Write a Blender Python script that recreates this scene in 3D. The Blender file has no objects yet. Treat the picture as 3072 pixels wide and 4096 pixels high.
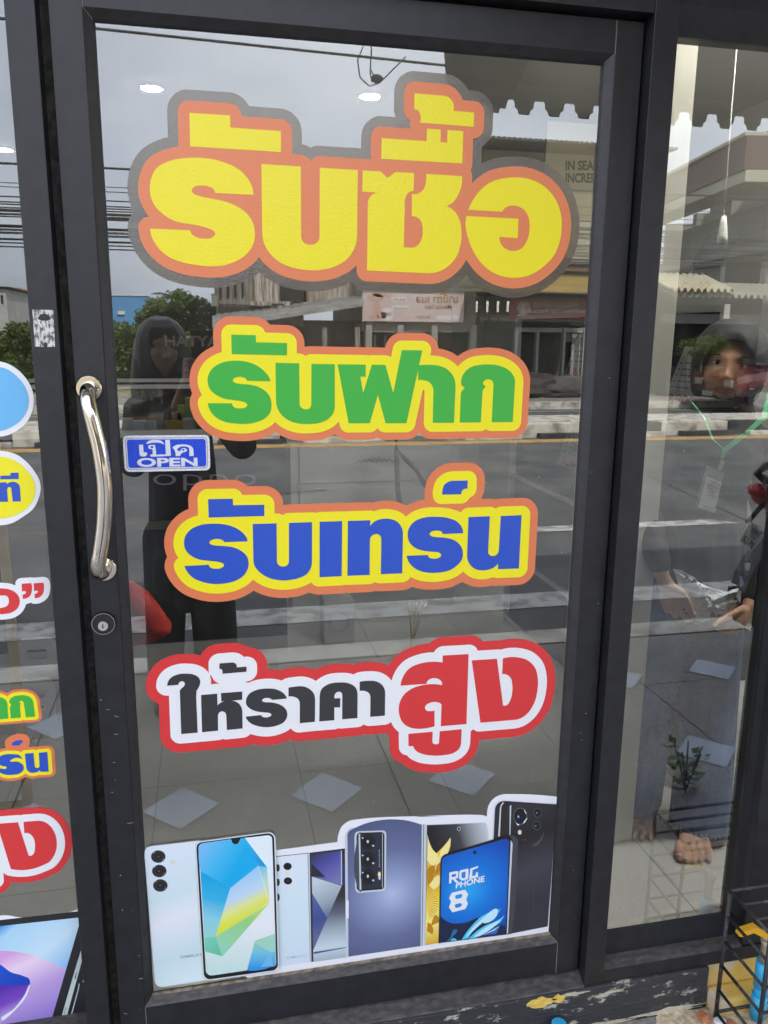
import bpy, bmesh, math, random
import numpy as np
from mathutils import Vector, Matrix, noise
random.seed(7)
S = bpy.context.scene
COL = S.collection
R = math.radians
# ------------------------------------------------------------------ camera
CAM = np.array([0.16408, -1.47411, 1.33177])
FPX, YAW, PITCH, ROLL = 3258.03, 0.21482, -0.21641, 0.01005   # focal length in pixels of the 3072x4096 photograph
_f = np.array([math.sin(YAW)*math.cos(PITCH), math.cos(YAW)*math.cos(PITCH), math.sin(PITCH)])
_r = np.cross(_f, [0, 0, 1]); _r /= np.linalg.norm(_r); _u = np.cross(_r, _f)
_r2 = math.cos(ROLL)*_r + math.sin(ROLL)*_u; _u2 = -math.sin(ROLL)*_r + math.cos(ROLL)*_u
cd = bpy.data.cameras.new('camera'); cam = bpy.data.objects.new('camera', cd); COL.objects.link(cam)
cd.sensor_fit = 'VERTICAL'; cd.sensor_height = 36.0; cd.lens = 36.0*FPX/4096
cd.clip_start = 0.02; cd.clip_end = 3000
M3 = Matrix(((_r2[0], _u2[0], -_f[0]), (_r2[1], _u2[1], -_f[1]), (_r2[2], _u2[2], -_f[2])))
cam.matrix_world = Matrix.Translation(Vector(CAM)) @ M3.to_4x4()
S.camera = cam
# ------------------------------------------------------------------ sky, sun, exposure
SUN_EL, SUN_AZ = 50.0, 22.0         # the sun stands behind the shop, a little to the right
sun_dir = Vector((math.sin(R(SUN_AZ))*math.cos(R(SUN_EL)), math.cos(R(SUN_AZ))*math.cos(R(SUN_EL)), math.sin(R(SUN_EL))))
w = bpy.data.worlds.new("World"); S.world = w; w.use_nodes = True
nt = w.node_tree; N = nt.nodes; L = nt.links
for n in list(N): N.remove(n)
out = N.new('ShaderNodeOutputWorld'); bg = N.new('ShaderNodeBackground'); sky = N.new('ShaderNodeTexSky')
sky.sky_type = 'NISHITA'; sky.sun_disc = False; sky.sun_elevation = R(SUN_EL); sky.sun_rotation = R(SUN_AZ)
sky.air_density = 1.0; sky.dust_density = 3.0
tc = N.new('ShaderNodeTexCoord'); mp = N.new('ShaderNodeMapping'); mp.inputs['Scale'].default_value = (1, 1, 2.2)
nz = N.new('ShaderNodeTexNoise'); nz.inputs['Scale'].default_value = 2.3; nz.inputs['Detail'].default_value = 7; nz.inputs['Roughness'].default_value = .55
cr = N.new('ShaderNodeValToRGB'); cr.color_ramp.elements[0].position = .30; cr.color_ramp.elements[1].position = .70
cr.color_ramp.elements[0].color = (.45, .45, .45, 1); cr.color_ramp.elements[1].color = (.97, .97, .97, 1)
nz2 = N.new('ShaderNodeTexNoise'); nz2.inputs['Scale'].default_value = 1.3; nz2.inputs['Detail'].default_value = 5
cr2 = N.new('ShaderNodeValToRGB')
cr2.color_ramp.elements[0].position = .35; cr2.color_ramp.elements[1].position = .7
cr2.color_ramp.elements[0].color = (10.0, 10.6, 12.6, 1); cr2.color_ramp.elements[1].color = (15.0, 15.3, 16.4, 1)
mx = N.new('ShaderNodeMix'); mx.data_type = 'RGBA'
L.new(tc.outputs['Generated'], mp.inputs['Vector']); L.new(mp.outputs[0], nz.inputs['Vector']); L.new(mp.outputs[0], nz2.inputs['Vector'])
L.new(nz.outputs['Fac'], cr.inputs[0]); L.new(nz2.outputs['Fac'], cr2.inputs[0])
L.new(cr.outputs[0], mx.inputs[0]); L.new(sky.outputs[0], mx.inputs[6]); L.new(cr2.outputs[0], mx.inputs[7])
L.new(mx.outputs[2], bg.inputs[0]); bg.inputs[1].default_value = 0.135; L.new(bg.outputs[0], out.inputs[0])
sd = bpy.data.lights.new('sun', 'SUN'); sd.energy = 4.3; sd.angle = R(.6); sd.color = (1, .95, .87)
so = bpy.data.objects.new('sun', sd); COL.objects.link(so); so.rotation_euler = sun_dir.to_track_quat('Z', 'Y').to_euler(); so.location = (3, 10, 15)
S.view_settings.view_transform = 'Standard'; S.view_settings.look = 'None'; S.view_settings.gamma = 1
S.view_settings.exposure = 0.80
S.render.engine = 'CYCLES'
S.cycles.use_denoising = True; S.cycles.max_bounces = 8; S.cycles.transparent_max_bounces = 16
S.cycles.glossy_bounces = 5; S.cycles.caustics_reflective = False; S.cycles.caustics_refractive = False; S.cycles.sample_clamp_indirect = 6
# ------------------------------------------------------------------ helpers
def ray(px, py): return _f + (px-1536)/FPX*_r2 - (py-2048)/FPX*_u2
def on(px, py, y=0.0):      # point of the plane y = const behind pixel (px, py)
    d = ray(px, py); t = (y-CAM[1])/d[1]; return CAM + t*d
def onz(px, py, z):
    d = ray(px, py); t = (z-CAM[2])/d[2]; return CAM + t*d
def mir(px, py, y):         # point at world y (< 0, in the street) that the glass mirrors to this pixel
    p = on(px, py, -y); p[1] = y; return p
def mirz(px, py, z):
    p = onz(px, py, z); p[1] = -p[1]; return p
def srgb(r, g, b):
    return tuple(((c/255)/12.92 if c/255 <= .04045 else ((c/255+.055)/1.055)**2.4) for c in (r, g, b)) + (1,)
MATS = {}
def mat(name, col=(.5, .5, .5), rough=.5, metal=0, var=0, vscale=20, bump=0, bscale=200, coat=0, spec=.5, emit=None, estr=1, col2=None, detail=4, stretch=None, croug=.03, ramp=(.35, .65)):
    if name in MATS: return MATS[name]
    m = bpy.data.materials.new(name); m.use_nodes = True; MATS[name] = m
    n = m.node_tree.nodes; l = m.node_tree.links; b = n['Principled BSDF']
    c = tuple(col)[:3]+(1,)
    b.inputs['Base Color'].default_value = c; b.inputs['Roughness'].default_value = rough; b.inputs['Metallic'].default_value = metal
    b.inputs['Coat Weight'].default_value = coat; b.inputs['Coat Roughness'].default_value = croug; b.inputs['Specular IOR Level'].default_value = spec
    if emit: b.inputs['Emission Color'].default_value = tuple(emit)[:3]+(1,); b.inputs['Emission Strength'].default_value = estr
    if var or col2 or bump:
        t = n.new('ShaderNodeTexCoord'); src = t.outputs['Object']
        if stretch:
            q = n.new('ShaderNodeMapping'); q.inputs['Scale'].default_value = stretch; l.new(src, q.inputs[0]); src = q.outputs[0]
    if var or col2:
        z = n.new('ShaderNodeTexNoise'); z.inputs['Scale'].default_value = vscale; z.inputs['Detail'].default_value = detail; l.new(src, z.inputs[0])
        r = n.new('ShaderNodeValToRGB'); r.color_ramp.elements[0].position, r.color_ramp.elements[1].position = ramp
        if col2: r.color_ramp.elements[0].color = c; r.color_ramp.elements[1].color = tuple(col2)[:3]+(1,)
        else:
            r.color_ramp.elements[0].color = tuple(x*(1-var) for x in c[:3])+(1,); r.color_ramp.elements[1].color = tuple(min(1, x*(1+var)) for x in c[:3])+(1,)
        l.new(z.outputs['Fac'], r.inputs[0]); l.new(r.outputs[0], b.inputs['Base Color'])
    if bump:
        z = n.new('ShaderNodeTexNoise'); z.inputs['Scale'].default_value = bscale; z.inputs['Detail'].default_value = 2; l.new(src, z.inputs[0])
        u = n.new('ShaderNodeBump'); u.inputs['Strength'].default_value = bump; u.inputs['Distance'].default_value = .002
        l.new(z.outputs['Fac'], u.inputs['Height']); l.new(u.outputs[0], b.inputs['Normal'])
        if coat: l.new(u.outputs[0], b.inputs['Coat Normal'])
    return m
def gmat(name, p0, p1, cols, rough=.3, coat=.4, radial=False):
    """printed colour gradient across a sheet lying in an x-z plane (object space)"""
    m = bpy.data.materials.new(name); m.use_nodes = True; n = m.node_tree.nodes; l = m.node_tree.links; b = n['Principled BSDF']
    b.inputs['Roughness'].default_value = rough; b.inputs['Coat Weight'].default_value = coat; b.inputs['Coat Roughness'].default_value = .05
    t = n.new('ShaderNodeTexCoord'); p0 = Vector(p0); p1 = Vector(p1); d = p1-p0
    s = n.new('ShaderNodeVectorMath'); s.operation = 'SUBTRACT'; l.new(t.outputs['Object'], s.inputs[0]); s.inputs[1].default_value = p0
    if radial:
        q = n.new('ShaderNodeVectorMath'); q.operation = 'LENGTH'; l.new(s.outputs[0], q.inputs[0]); o = q.outputs['Value']
        k = n.new('ShaderNodeMath'); k.operation = 'DIVIDE'; l.new(o, k.inputs[0]); k.inputs[1].default_value = d.length; o = k.outputs[0]
    else:
        q = n.new('ShaderNodeVectorMath'); q.operation = 'DOT_PRODUCT'; l.new(s.outputs[0], q.inputs[0]); q.inputs[1].default_value = d/d.length_squared; o = q.outputs['Value']
    r = n.new('ShaderNodeValToRGB'); l.new(o, r.inputs[0]); e = r.color_ramp.elements
    while len(e) < len(cols): e.new(.5)
    for i, (pos, c) in enumerate(cols): e[i].position = pos; e[i].color = c
    l.new(r.outputs[0], b.inputs['Base Color']); return m
def tag(o, label=None, cat=None, group=None, kind=None):
    if label: o['label'] = label
    if cat: o['category'] = cat
    if group: o['group'] = group
    if kind: o['kind'] = kind
    elif cat and not kind: o['kind'] = 'thing'
    return o
def empty(name, loc=(0, 0, 0), label=None, cat=None, group=None, rz=0):
    o = bpy.data.objects.new(name, None); COL.objects.link(o); o.location = loc; o.rotation_euler = (0, 0, rz); o.empty_display_size = .1
    return tag(o, label, cat, group)
def add(name, me, m, parent=None, smooth=False, world=True):
    """link a mesh; its vertices are world coordinates unless world is False (then they are the parent's)"""
    o = bpy.data.objects.new(name, me); COL.objects.link(o)
    if m is not None:
        ms = m if isinstance(m, (list, tuple)) else [m]
        idx = np.zeros(len(me.polygons), dtype=np.int32); me.polygons.foreach_get('material_index', idx)
        me.materials.clear()
        for k in ms: me.materials.append(k)
        me.polygons.foreach_set('material_index', np.minimum(idx, len(ms)-1))
    if smooth: me.polygons.foreach_set('use_smooth', [True]*len(me.polygons))
    if parent is not None:
        o.parent = parent
        if world:
            off = Vector((0, 0, 0)); p = parent
            while p is not None: off += p.location; p = p.parent
            me.transform(Matrix.Translation(-off))
    elif world and len(me.vertices):
        co = np.empty(len(me.vertices)*3); me.vertices.foreach_get('co', co); co = co.reshape(-1, 3)
        c = Vector(((co[:, 0].min()+co[:, 0].max())/2, (co[:, 1].min()+co[:, 1].max())/2, co[:, 2].min()))
        me.transform(Matrix.Translation(-c)); o.location = c
    return o
class MB:
    """collects shapes that become ONE mesh"""
    def __init__(s): s.bm = bmesh.new()
    def box(s, x0, x1, y0, y1, z0, z1, rot=None, bev=0, mi=0):
        c = Vector(((x0+x1)/2, (y0+y1)/2, (z0+z1)/2))
        M = Matrix.Translation(c) @ (rot.to_4x4() if rot else Matrix()) @ Matrix.Diagonal((abs(x1-x0), abs(y1-y0), abs(z1-z0), 1))
        g = bmesh.ops.create_cube(s.bm, size=1, matrix=M); fs = list({f for v in g['verts'] for f in v.link_faces})
        for f in fs: f.material_index = mi
        if bev:
            es = list({e for v in g['verts'] for e in v.link_edges})
            bmesh.ops.bevel(s.bm, geom=es, offset=bev, segments=2, affect='EDGES', profile=.6)
        return s
    def quad(s, *pts, mi=0):
        f = s.bm.faces.new([s.bm.verts.new(p) for p in pts]); f.material_index = mi; return s
    def bar(s, a, b, w, d=None, up=(0, 0, 1), mi=0):
        a = Vector(a); b = Vector(b); d = w if d is None else d; t = (b-a).normalized(); up = Vector(up)
        if abs(t.dot(up)) > .98: up = Vector((0, 1, 0)) if abs(t.y) < .9 else Vector((1, 0, 0))
        x = t.cross(up).normalized(); y = x.cross(t)
        M = Matrix((x, t, y)).transposed().to_4x4(); M = Matrix.Translation((a+b)/2) @ M @ Matrix.Diagonal((w, (b-a).length, d, 1))
        g = bmesh.ops.create_cube(s.bm, size=1, matrix=M)
        for f in {f for v in g['verts'] for f in v.link_faces}: f.material_index = mi
        return s
    def tube(s, pts, r, n=12, cap=True, mi=0):
        pts = [Vector(p) for p in pts]; rs = r if isinstance(r, (list, tuple)) else [r]*len(pts)
        rings = []; prev = None
        for i, p in enumerate(pts):
            t = (pts[min(i+1, len(pts)-1)]-pts[max(i-1, 0)]).normalized()
            if prev is None:
                a = Vector((0, 0, 1)) if abs(t.z) < .9 else Vector((1, 0, 0)); x = t.cross(a).normalized()
            else: x = (prev-t*prev.dot(t)).normalized()
            prev = x; y = t.cross(x)
            rings.append([s.bm.verts.new(p+(x*math.cos(2*math.pi*k/n)+y*math.sin(2*math.pi*k/n))*rs[i]) for k in range(n)])
        for a, b in zip(rings, rings[1:]):
            for k in range(n):
                f = s.bm.faces.new((a[k], a[(k+1) % n], b[(k+1) % n], b[k])); f.material_index = mi; f.smooth = True
        if cap:
            s.bm.faces.new(rings[0][::-1]).material_index = mi; s.bm.faces.new(rings[-1]).material_index = mi
        return s
    def disc(s, c, axis, r, h, n=24, r2=None, mi=0):
        c = Vector(c); a = Vector(axis).normalized(); return s.tube([c, c+a*h], [r, r if r2 is None else r2], n, mi=mi)
    def ball(s, c, r, sc=(1, 1, 1), seg=16, rot=None):
        M = Matrix.Translation(c) @ (rot.to_4x4() if rot else Matrix()) @ Matrix.Diagonal((r*sc[0], r*sc[1], r*sc[2], 1))
        g = bmesh.ops.create_uvsphere(s.bm, u_segments=seg, v_segments=seg//2+2, radius=1, matrix=M)
        for f in {f for v in g['verts'] for f in v.link_faces}: f.smooth = True
        return s
    def prism(s, poly, y0, y1, axis='y', mi=0):
        f = {'y': lambda a, b, c: (a, c, b), 'x': lambda a, b, c: (c, a, b), 'z': lambda a, b, c: (a, b, c)}[axis]
        A = [s.bm.verts.new(f(a, b, y0)) for a, b in poly]; B = [s.bm.verts.new(f(a, b, y1)) for a, b in poly]
        fs = [s.bm.faces.new(A), s.bm.faces.new(B[::-1])]; n = len(poly)
        for i in range(n): fs.append(s.bm.faces.new((A[(i+1) % n], A[i], B[i], B[(i+1) % n])))
        for q in fs: q.material_index = mi
        bmesh.ops.recalc_face_normals(s.bm, faces=fs); return s
    def build(s, name, m, parent=None, smooth=False, world=True):
        me = bpy.data.meshes.new(name); s.bm.to_mesh(me); s.bm.free(); return add(name, me, m, parent, smooth, world)
def copy_tree(o, parent=None):
    c = o.copy(); COL.objects.link(c); c.parent = parent
    for ch in [x for x in list(COL.objects) if x.parent is o]: copy_tree(ch, c)
    return c
# ---- traced outlines: "x,y" smooth, "*" corner, "|" straight segment into the point
def loop_px(s, ox, oy, sc, step=7):
    P = []; C = []; Ln = []
    for tk in s.split():
        ln = '|' in tk; co = '*' in tk; a, b = tk.replace('*', '').replace('|', '').split(',')
        P.append((ox+float(a)/sc, oy+float(b)/sc)); C.append(co); Ln.append(ln)
    P = np.array(P); n = len(P); T_in = np.zeros((n, 2)); T_out = np.zeros((n, 2))
    str_ = [Ln[i] or (C[i] and C[i-1]) for i in range(n)]        # is the segment into point i straight
    for i in range(n):
        a = P[i]-P[i-1]; b = P[(i+1) % n]-P[i]; la = max(np.linalg.norm(a), 1e-6); lb = max(np.linalg.norm(b), 1e-6)
        if C[i]: continue
        if str_[i]: T = a/la
        elif str_[(i+1) % n]: T = b/lb
        else: T = (a/la*lb+b/lb*la); T /= max(np.linalg.norm(T), 1e-6)
        T_in[i] = T_out[i] = T
    res = []
    for i in range(n):
        j = (i+1) % n; p, q = P[i], P[j]; d = q-p; ln = np.linalg.norm(d)
        res.append(p)
        if str_[j] or ln < 2: continue
        k = max(2, int(ln/step))
        u = d/max(ln, 1e-6)
        t0, t1 = T_out[i], T_in[j]
        if C[i] and C[j]: continue
        if C[i]: t0 = 2*u*np.dot(u, t1)-t1 if np.dot(u, t1) > 0 else u
        if C[j]: t1 = 2*u*np.dot(u, t0)-t0 if np.dot(u, t0) > 0 else u
        t0 = t0*ln; t1 = t1*ln
        for s_ in range(1, k):
            t = s_/k; h = (2*t**3-3*t**2+1, t**3-2*t**2+t, -2*t**3+3*t**2, t**3-t**2)
            res.append(h[0]*p+h[1]*t0+h[2]*q+h[3]*t1)
    return np.array(res)
def to_glass(lp, y=0.0): return np.array([on(a, b, y)[[0, 2]] for a, b in lp])
def fill(loops, y, thick=.0002):
    """flat sheet in the plane y, filled even-odd, from loops of (x, z)"""
    cu = bpy.data.curves.new('c', 'CURVE'); cu.dimensions = '2D'; cu.fill_mode = 'BOTH'; cu.extrude = thick/2
    for lp in loops:
        sp = cu.splines.new('POLY'); sp.points.add(len(lp)-1); sp.use_cyclic_u = True
        for p, (a, b) in zip(sp.points, lp): p.co = (a, b, 0, 1)
    o = bpy.data.objects.new('c', cu); me = bpy.data.meshes.new_from_object(o)
    bpy.data.objects.remove(o); bpy.data.curves.remove(cu)
    me.transform(Matrix(((1, 0, 0, 0), (0, 0, -1, y), (0, 1, 0, 0), (0, 0, 0, 1)))); return me
def join(mes, name='m'):
    bm = bmesh.new()
    for m in mes: bm.from_mesh(m); bpy.data.meshes.remove(m)
    me = bpy.data.meshes.new(name); bm.to_mesh(me); bm.free(); return me
def sdf(loops, pad, res):
    A = np.concatenate(loops); x0, z0 = A.min(0)-pad; x1, z1 = A.max(0)+pad
    xs = np.arange(x0, x1+res, res); zs = np.arange(z0, z1+res, res); X, Z = np.meshgrid(xs, zs)
    D = np.full(X.shape, 9.0); I = np.zeros(X.shape, bool)
    for lp in loops:
        ins = np.zeros(X.shape, bool)
        for i in range(len(lp)):
            a, b = lp[i-1], lp[i]; d = b-a; q = max(d@d, 1e-12)
            t = np.clip(((X-a[0])*d[0]+(Z-a[1])*d[1])/q, 0, 1)
            D = np.minimum(D, (X-a[0]-t*d[0])**2+(Z-a[1]-t*d[1])**2)
            if (a[1] > b[1]) != (a[1] < b[1]) or True:
                c = ((a[1] > Z) != (b[1] > Z))
                if c.any(): ins ^= c & (X < (b[0]-a[0])*(Z-a[1])/((b[1]-a[1]) if abs(b[1]-a[1]) > 1e-12 else 1e-12)+a[0])
        I |= ins
    D = np.sqrt(D); return xs, zs, np.where(I, -D, D)
def contour(xs, zs, F, lv, amin=4e-5):
    G = F-lv; nx = {}; h, wd = G.shape
    def ex(j, i): t = G[j, i]/(G[j, i]-G[j, i+1]); return (xs[i]+t*(xs[i+1]-xs[i]), zs[j])
    def ez(j, i): t = G[j, i]/(G[j, i]-G[j+1, i]); return (xs[i], zs[j]+t*(zs[j+1]-zs[j]))
    neg = G < 0; s = neg[:-1, :-1].astype(int)+2*neg[:-1, 1:]+4*neg[1:, 1:]+8*neg[1:, :-1]
    T = {1: [(3, 0)], 2: [(0, 1)], 3: [(3, 1)], 4: [(1, 2)], 5: [(3, 2), (1, 0)], 6: [(0, 2)], 7: [(3, 2)], 8: [(2, 3)], 9: [(2, 0)], 10: [(0, 3), (2, 1)], 11: [(2, 1)], 12: [(1, 3)], 13: [(1, 0)], 14: [(0, 3)]}
    pt = {}
    for j, i in zip(*np.nonzero((s > 0) & (s < 15))):
        K = [('x', j, i), ('z', j, i+1), ('x', j+1, i), ('z', j, i)]
        for a, b in T[s[j, i]]: nx[K[a]] = K[b]
    loops = []; seen = set()
    for k0 in list(nx):
        if k0 in seen: continue
        lp = []; k = k0
        while k in nx and k not in seen:
            seen.add(k); lp.append(ex(k[1], k[2]) if k[0] == 'x' else ez(k[1], k[2])); k = nx[k]
        lp = np.array(lp)
        if len(lp) < 8: continue
        a = .5*abs(np.sum(lp[:, 0]*np.roll(lp[:, 1], -1)-lp[:, 1]*np.roll(lp[:, 0], -1)))
        if a > amin: loops.append(lp)
    return loops
def text_mesh(txt, bold=.0, res=3, space=1.0):
    cu = bpy.data.curves.new('t', 'FONT'); cu.body = txt; cu.align_x = 'LEFT'; cu.offset = bold; cu.resolution_u = res; cu.space_character = space
    o = bpy.data.objects.new('t', cu); me = bpy.data.meshes.new_from_object(o); bpy.data.objects.remove(o); bpy.data.curves.remove(cu); return me
def text_map(txt, f, bold=0, space=1.0):
    """text with its bounding box (0..1, 0..1; v up) mapped through f(u, v) to world points"""
    me = text_mesh(txt, bold, space=space); n = len(me.vertices); co = np.empty(n*3); me.vertices.foreach_get('co', co); co = co.reshape(-1, 3)
    a = co.min(0); b = co.max(0); W = np.maximum(b-a, 1e-6)
    for i in range(n): co[i] = f((co[i, 0]-a[0])/W[0], (co[i, 1]-a[1])/W[1])
    me.vertices.foreach_set('co', co.ravel()); me.update(); return me
def quad_on(q, y, ox=0, oy=0, sc=1):
    """bilinear map of a pixel quad (TL, TR, BR, BL) to the plane y"""
    W = [on(ox+a/sc, oy+b/sc, y) for a, b in q]
    return lambda u, v: (W[3]*(1-u)+W[2]*u)*(1-v)+(W[0]*(1-u)+W[1]*u)*v
def quad_w(TL, TR, BR, BL):
    W = [np.array(p, float) for p in (TL, TR, BR, BL)]
    return lambda u, v: (W[3]*(1-u)+W[2]*u)*(1-v)+(W[0]*(1-u)+W[1]*u)*v
# ================================================================== SETTING
Zp = -0.21      # pavement
Zi = -0.08      # shop floor
M_ = mat
frame_m = mat('dark_aluminium', (.0125, .0130, .0160), rough=.42, var=.22, vscale=35, bump=.05, bscale=900, spec=.5)
frame_d = mat('dark_aluminium_groove', (.014, .014, .015), rough=.55, var=.3, vscale=60)
bead_m = mat('glazing_bead', (.022, .022, .025), rough=.45, var=.2, vscale=50)
dirt_m = mat('dusty_aluminium', (.035, .034, .036), rough=.6, col2=(.105, .088, .074), vscale=48, detail=10, ramp=(.40, .78), stretch=(1, 2, 2), bump=.25, bscale=400)
silic = mat('old_sealant', (.30, .25, .19), rough=.7, col2=(.10, .08, .06), vscale=70)
chrome = mat('chrome', (.66, .62, .56), rough=.10, metal=1, bump=.03, bscale=60)
steel = mat('steel', (.5, .5, .5), rough=.3, metal=1)
white_p = mat('white_paint', (.72, .73, .72), rough=.5, var=.05, vscale=8)
def ground_mat(name, c1, c2, joint=0, rough=.8):
    m = mat(name, c1, rough=rough, col2=c2, vscale=1.6, detail=10, bump=.6, bscale=160)
    n = m.node_tree.nodes; l = m.node_tree.links; b = n['Principled BSDF']
    t = n.new('ShaderNodeTexCoord'); z = n.new('ShaderNodeTexNoise'); z.inputs['Scale'].default_value = 90; z.inputs['Detail'].default_value = 3
    l.new(t.outputs['Object'], z.inputs[0]); r = n.new('ShaderNodeMapRange'); r.inputs[1].default_value = .3; r.inputs[2].default_value = .7; r.inputs[3].default_value = .65; r.inputs[4].default_value = 1.35
    l.new(z.outputs['Fac'], r.inputs[0]); q = n.new('ShaderNodeVectorMath'); q.operation = 'SCALE'
    src = b.inputs['Base Color'].links[0].from_socket; l.new(src, q.inputs[0]); l.new(r.outputs[0], q.inputs['Scale']); l.new(q.outputs[0], b.inputs['Base Color'])
    return m
asphalt = ground_mat('asphalt', (.095, .094, .094), (.155, .152, .147))
concrete_pv = ground_mat('pavement_concrete', (.22, .205, .185), (.33, .31, .28))
gravelly = ground_mat('weathered_concrete', (.42, .33, .21), (.62, .52, .37))
tile_d = mat('blue_grey_tile', (.46, .52, .62), rough=.4, var=.06, vscale=6)
# ground as one sheet, street on top of it
mb = MB(); mb.quad((-600, 60, Zp-.012), (-600, -900, Zp-.012), (600, -900, Zp-.012), (600, 60, Zp-.012))
g = mb.build('ground', ground_mat('far_ground', (.16, .15, .10), (.24, .21, .15))); tag(g, kind='structure')
mb = MB(); mb.quad((-60, -14.7, Zp-.004), (80, -14.7, Zp-.004), (80, -2.35, Zp-.004), (-60, -2.35, Zp-.004))
tag(mb.build('road', asphalt), kind='structure')
# shop pavement: concrete bays with pale square tiles let in cornerwise
mb = MB()
for i in range(-16, 22):
    x0 = .77+(i-1)*1.28; mb.box(x0+.004, x0+1.276, -1.62, -.03 if x0 > 1.2 or x0 < -2 else -.052, Zp-.06, Zp)
    mb.box(x0+.004, x0+1.276, -2.17, -1.628, Zp-.06, Zp-.001)
tag(mb.build('pavement', concrete_pv), kind='structure')
mb = MB()
for i in range(-8, 16):
    for j, yy in enumerate((-1.03, -1.72)):
        cx_ = .52+.485*i; h = .125; cy_ = yy
        mb.quad((cx_-h, cy_, Zp+.003), (cx_, cy_-h, Zp+.003), (cx_+h, cy_, Zp+.003), (cx_, cy_+h, Zp+.003))
tag(mb.build('pavement_tiles', tile_d), kind='structure')
wl = mat('road_paint_white', (.62, .61, .57), rough=.7, col2=(.30, .29, .28), vscale=9, detail=10, ramp=(.45, .62))
ylw = mat('road_paint_yellow', (.66, .40, .12), rough=.7, col2=(.45, .27, .10), vscale=6, detail=8)
kerb_w = mat('kerb_white', (.70, .67, .58), rough=.75, col2=(.30, .27, .22), vscale=5, detail=10, ramp=(.45, .68))
kerb_b = mat('kerb_black', (.045, .047, .05), rough=.6, var=.4, vscale=6)
mb = MB()
mb.box(-60, 80, -2.36, -2.18, Zp-.1, Zp+.004)                       # kerb stone of the shop pavement
tag(mb.build('kerb', kerb_w), kind='structure')
mb = MB()
mb.quad((-60, -2.98, Zp), (80, -2.98, Zp), (80, -2.72, Zp), (-60, -2.72, Zp))
for k in range(-6, 12): x0 = 4.45-3-9*k; mb.quad((x0, -4.62, Zp), (x0+2.9, -4.62, Zp), (x0+3.1, -4.45, Zp), (x0, -4.45, Zp))
mb.quad((-60, -13.3, Zp), (80, -13.3, Zp), (80, -13.12, Zp), (-60, -13.12, Zp))
mb.quad((-60, -14.3, Zp), (80, -14.3, Zp), (80, -14.2, Zp), (-60, -14.2, Zp))
tag(mb.build('road_marking_white', wl), kind='structure')
mb = MB(); mb.quad((-60, -9.95, Zp), (80, -9.95, Zp), (80, -9.62, Zp), (-60, -9.62, Zp))
tag(mb.build('road_marking_yellow', ylw), kind='structure')
mb = MB(); q = random.Random(6)
for (a, b, w_) in (((2600, 1905), (3060, 2115), .05), ((2060, 1850), (2330, 1990), .04), ((700, 2010), (1300, 1960), .03)):
    p0 = mirz(*a, Zp); p1 = mirz(*b, Zp); n_ = 24
    for k in range(n_):
        u, v = k/n_, (k+1)/n_; A_ = p0+(p1-p0)*u; B_ = p0+(p1-p0)*v; w0 = w_*(.6+.8*q.random()); mb.quad((A_[0], A_[1]-w0/2, Zp+.001), (B_[0], B_[1]-w0/2, Zp+.001), (B_[0], B_[1]+w0/2, Zp+.001), (A_[0], A_[1]+w0/2, Zp+.001))
tag(mb.build('road_crack', mat('tar_seam', (.03, .03, .03), rough=.7)), kind='structure')
# median kerb in black and white lengths
rd = random.Random(3)
mw = MB(); mk = MB(); x = -30.0; k = 0
while x < 45:
    (mw if k % 2 else mk).box(x, x+1.18, -11.45, -10.2, Zp-.02, Zp+.21, bev=.015); (mk if k % 2 else mw).box(x+.3, x+1.2, -10.19, -10.05, Zp-.02, Zp+.05+rd.random()*.02); x += 1.2; k += 1
tag(mw.build('median_kerb_white', kerb_w), kind='structure'); tag(mk.build('median_kerb_black', kerb_b), kind='structure')
mb = MB(); mb.box(-60, 80, -11.3, -10.35, Zp+.211, Zp+.225); tag(mb.build('median_top', kerb_w), kind='structure')
mb = MB(); mb.box(-60, 80, -17.2, -14.9, Zp-.05, Zp+.14); tag(mb.build('far_pavement', concrete_pv), kind='structure')
mb = MB(); mb.box(-60, 80, -14.9, -14.7, Zp-.05, Zp+.145); tag(mb.build('far_kerb', kerb_w), kind='structure')

# ================================================================== THE SHOP
plaster = mat('shop_plaster', (.55, .54, .50), rough=.8, var=.08, vscale=3)
ceil_m = mat('shop_ceiling', (.72, .72, .70), rough=.8)
wall_in = mat('shop_inner_wall', (.50, .50, .47), rough=.75, var=.05, vscale=2)
shop = empty('shop_building', (0, 0, Zp), 'pale shop house wall and room around the dark framed glass front', 'building')
mb = MB(); mb.box(-3.2, 7.0, -.045, .12, 1.95, 3.35); mb.box(1.43, 7, -.03, .12, Zp, 1.95); mb.box(-3.2, -1.08, -.03, .12, Zp, 1.95)
mb.box(-3.3, 7.1, -.75, 6.5, 3.35, 3.5); mb.build('upper_wall', plaster, shop)
mb = MB(); mb.box(-3.2, 2.9, .121, 6.3, 2.42, 2.5); mb.build('ceiling', ceil_m, shop)
mb = MB(); mb.box(-3.2, 2.9, 6.2, 6.3, Zi, 2.42); mb.box(-3.2, -3.1, .121, 6.2, Zi, 2.42); mb.box(2.8, 2.9, .121, 6.2, Zi, 2.42); mb.build('inner_wall', wall_in, shop)
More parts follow.
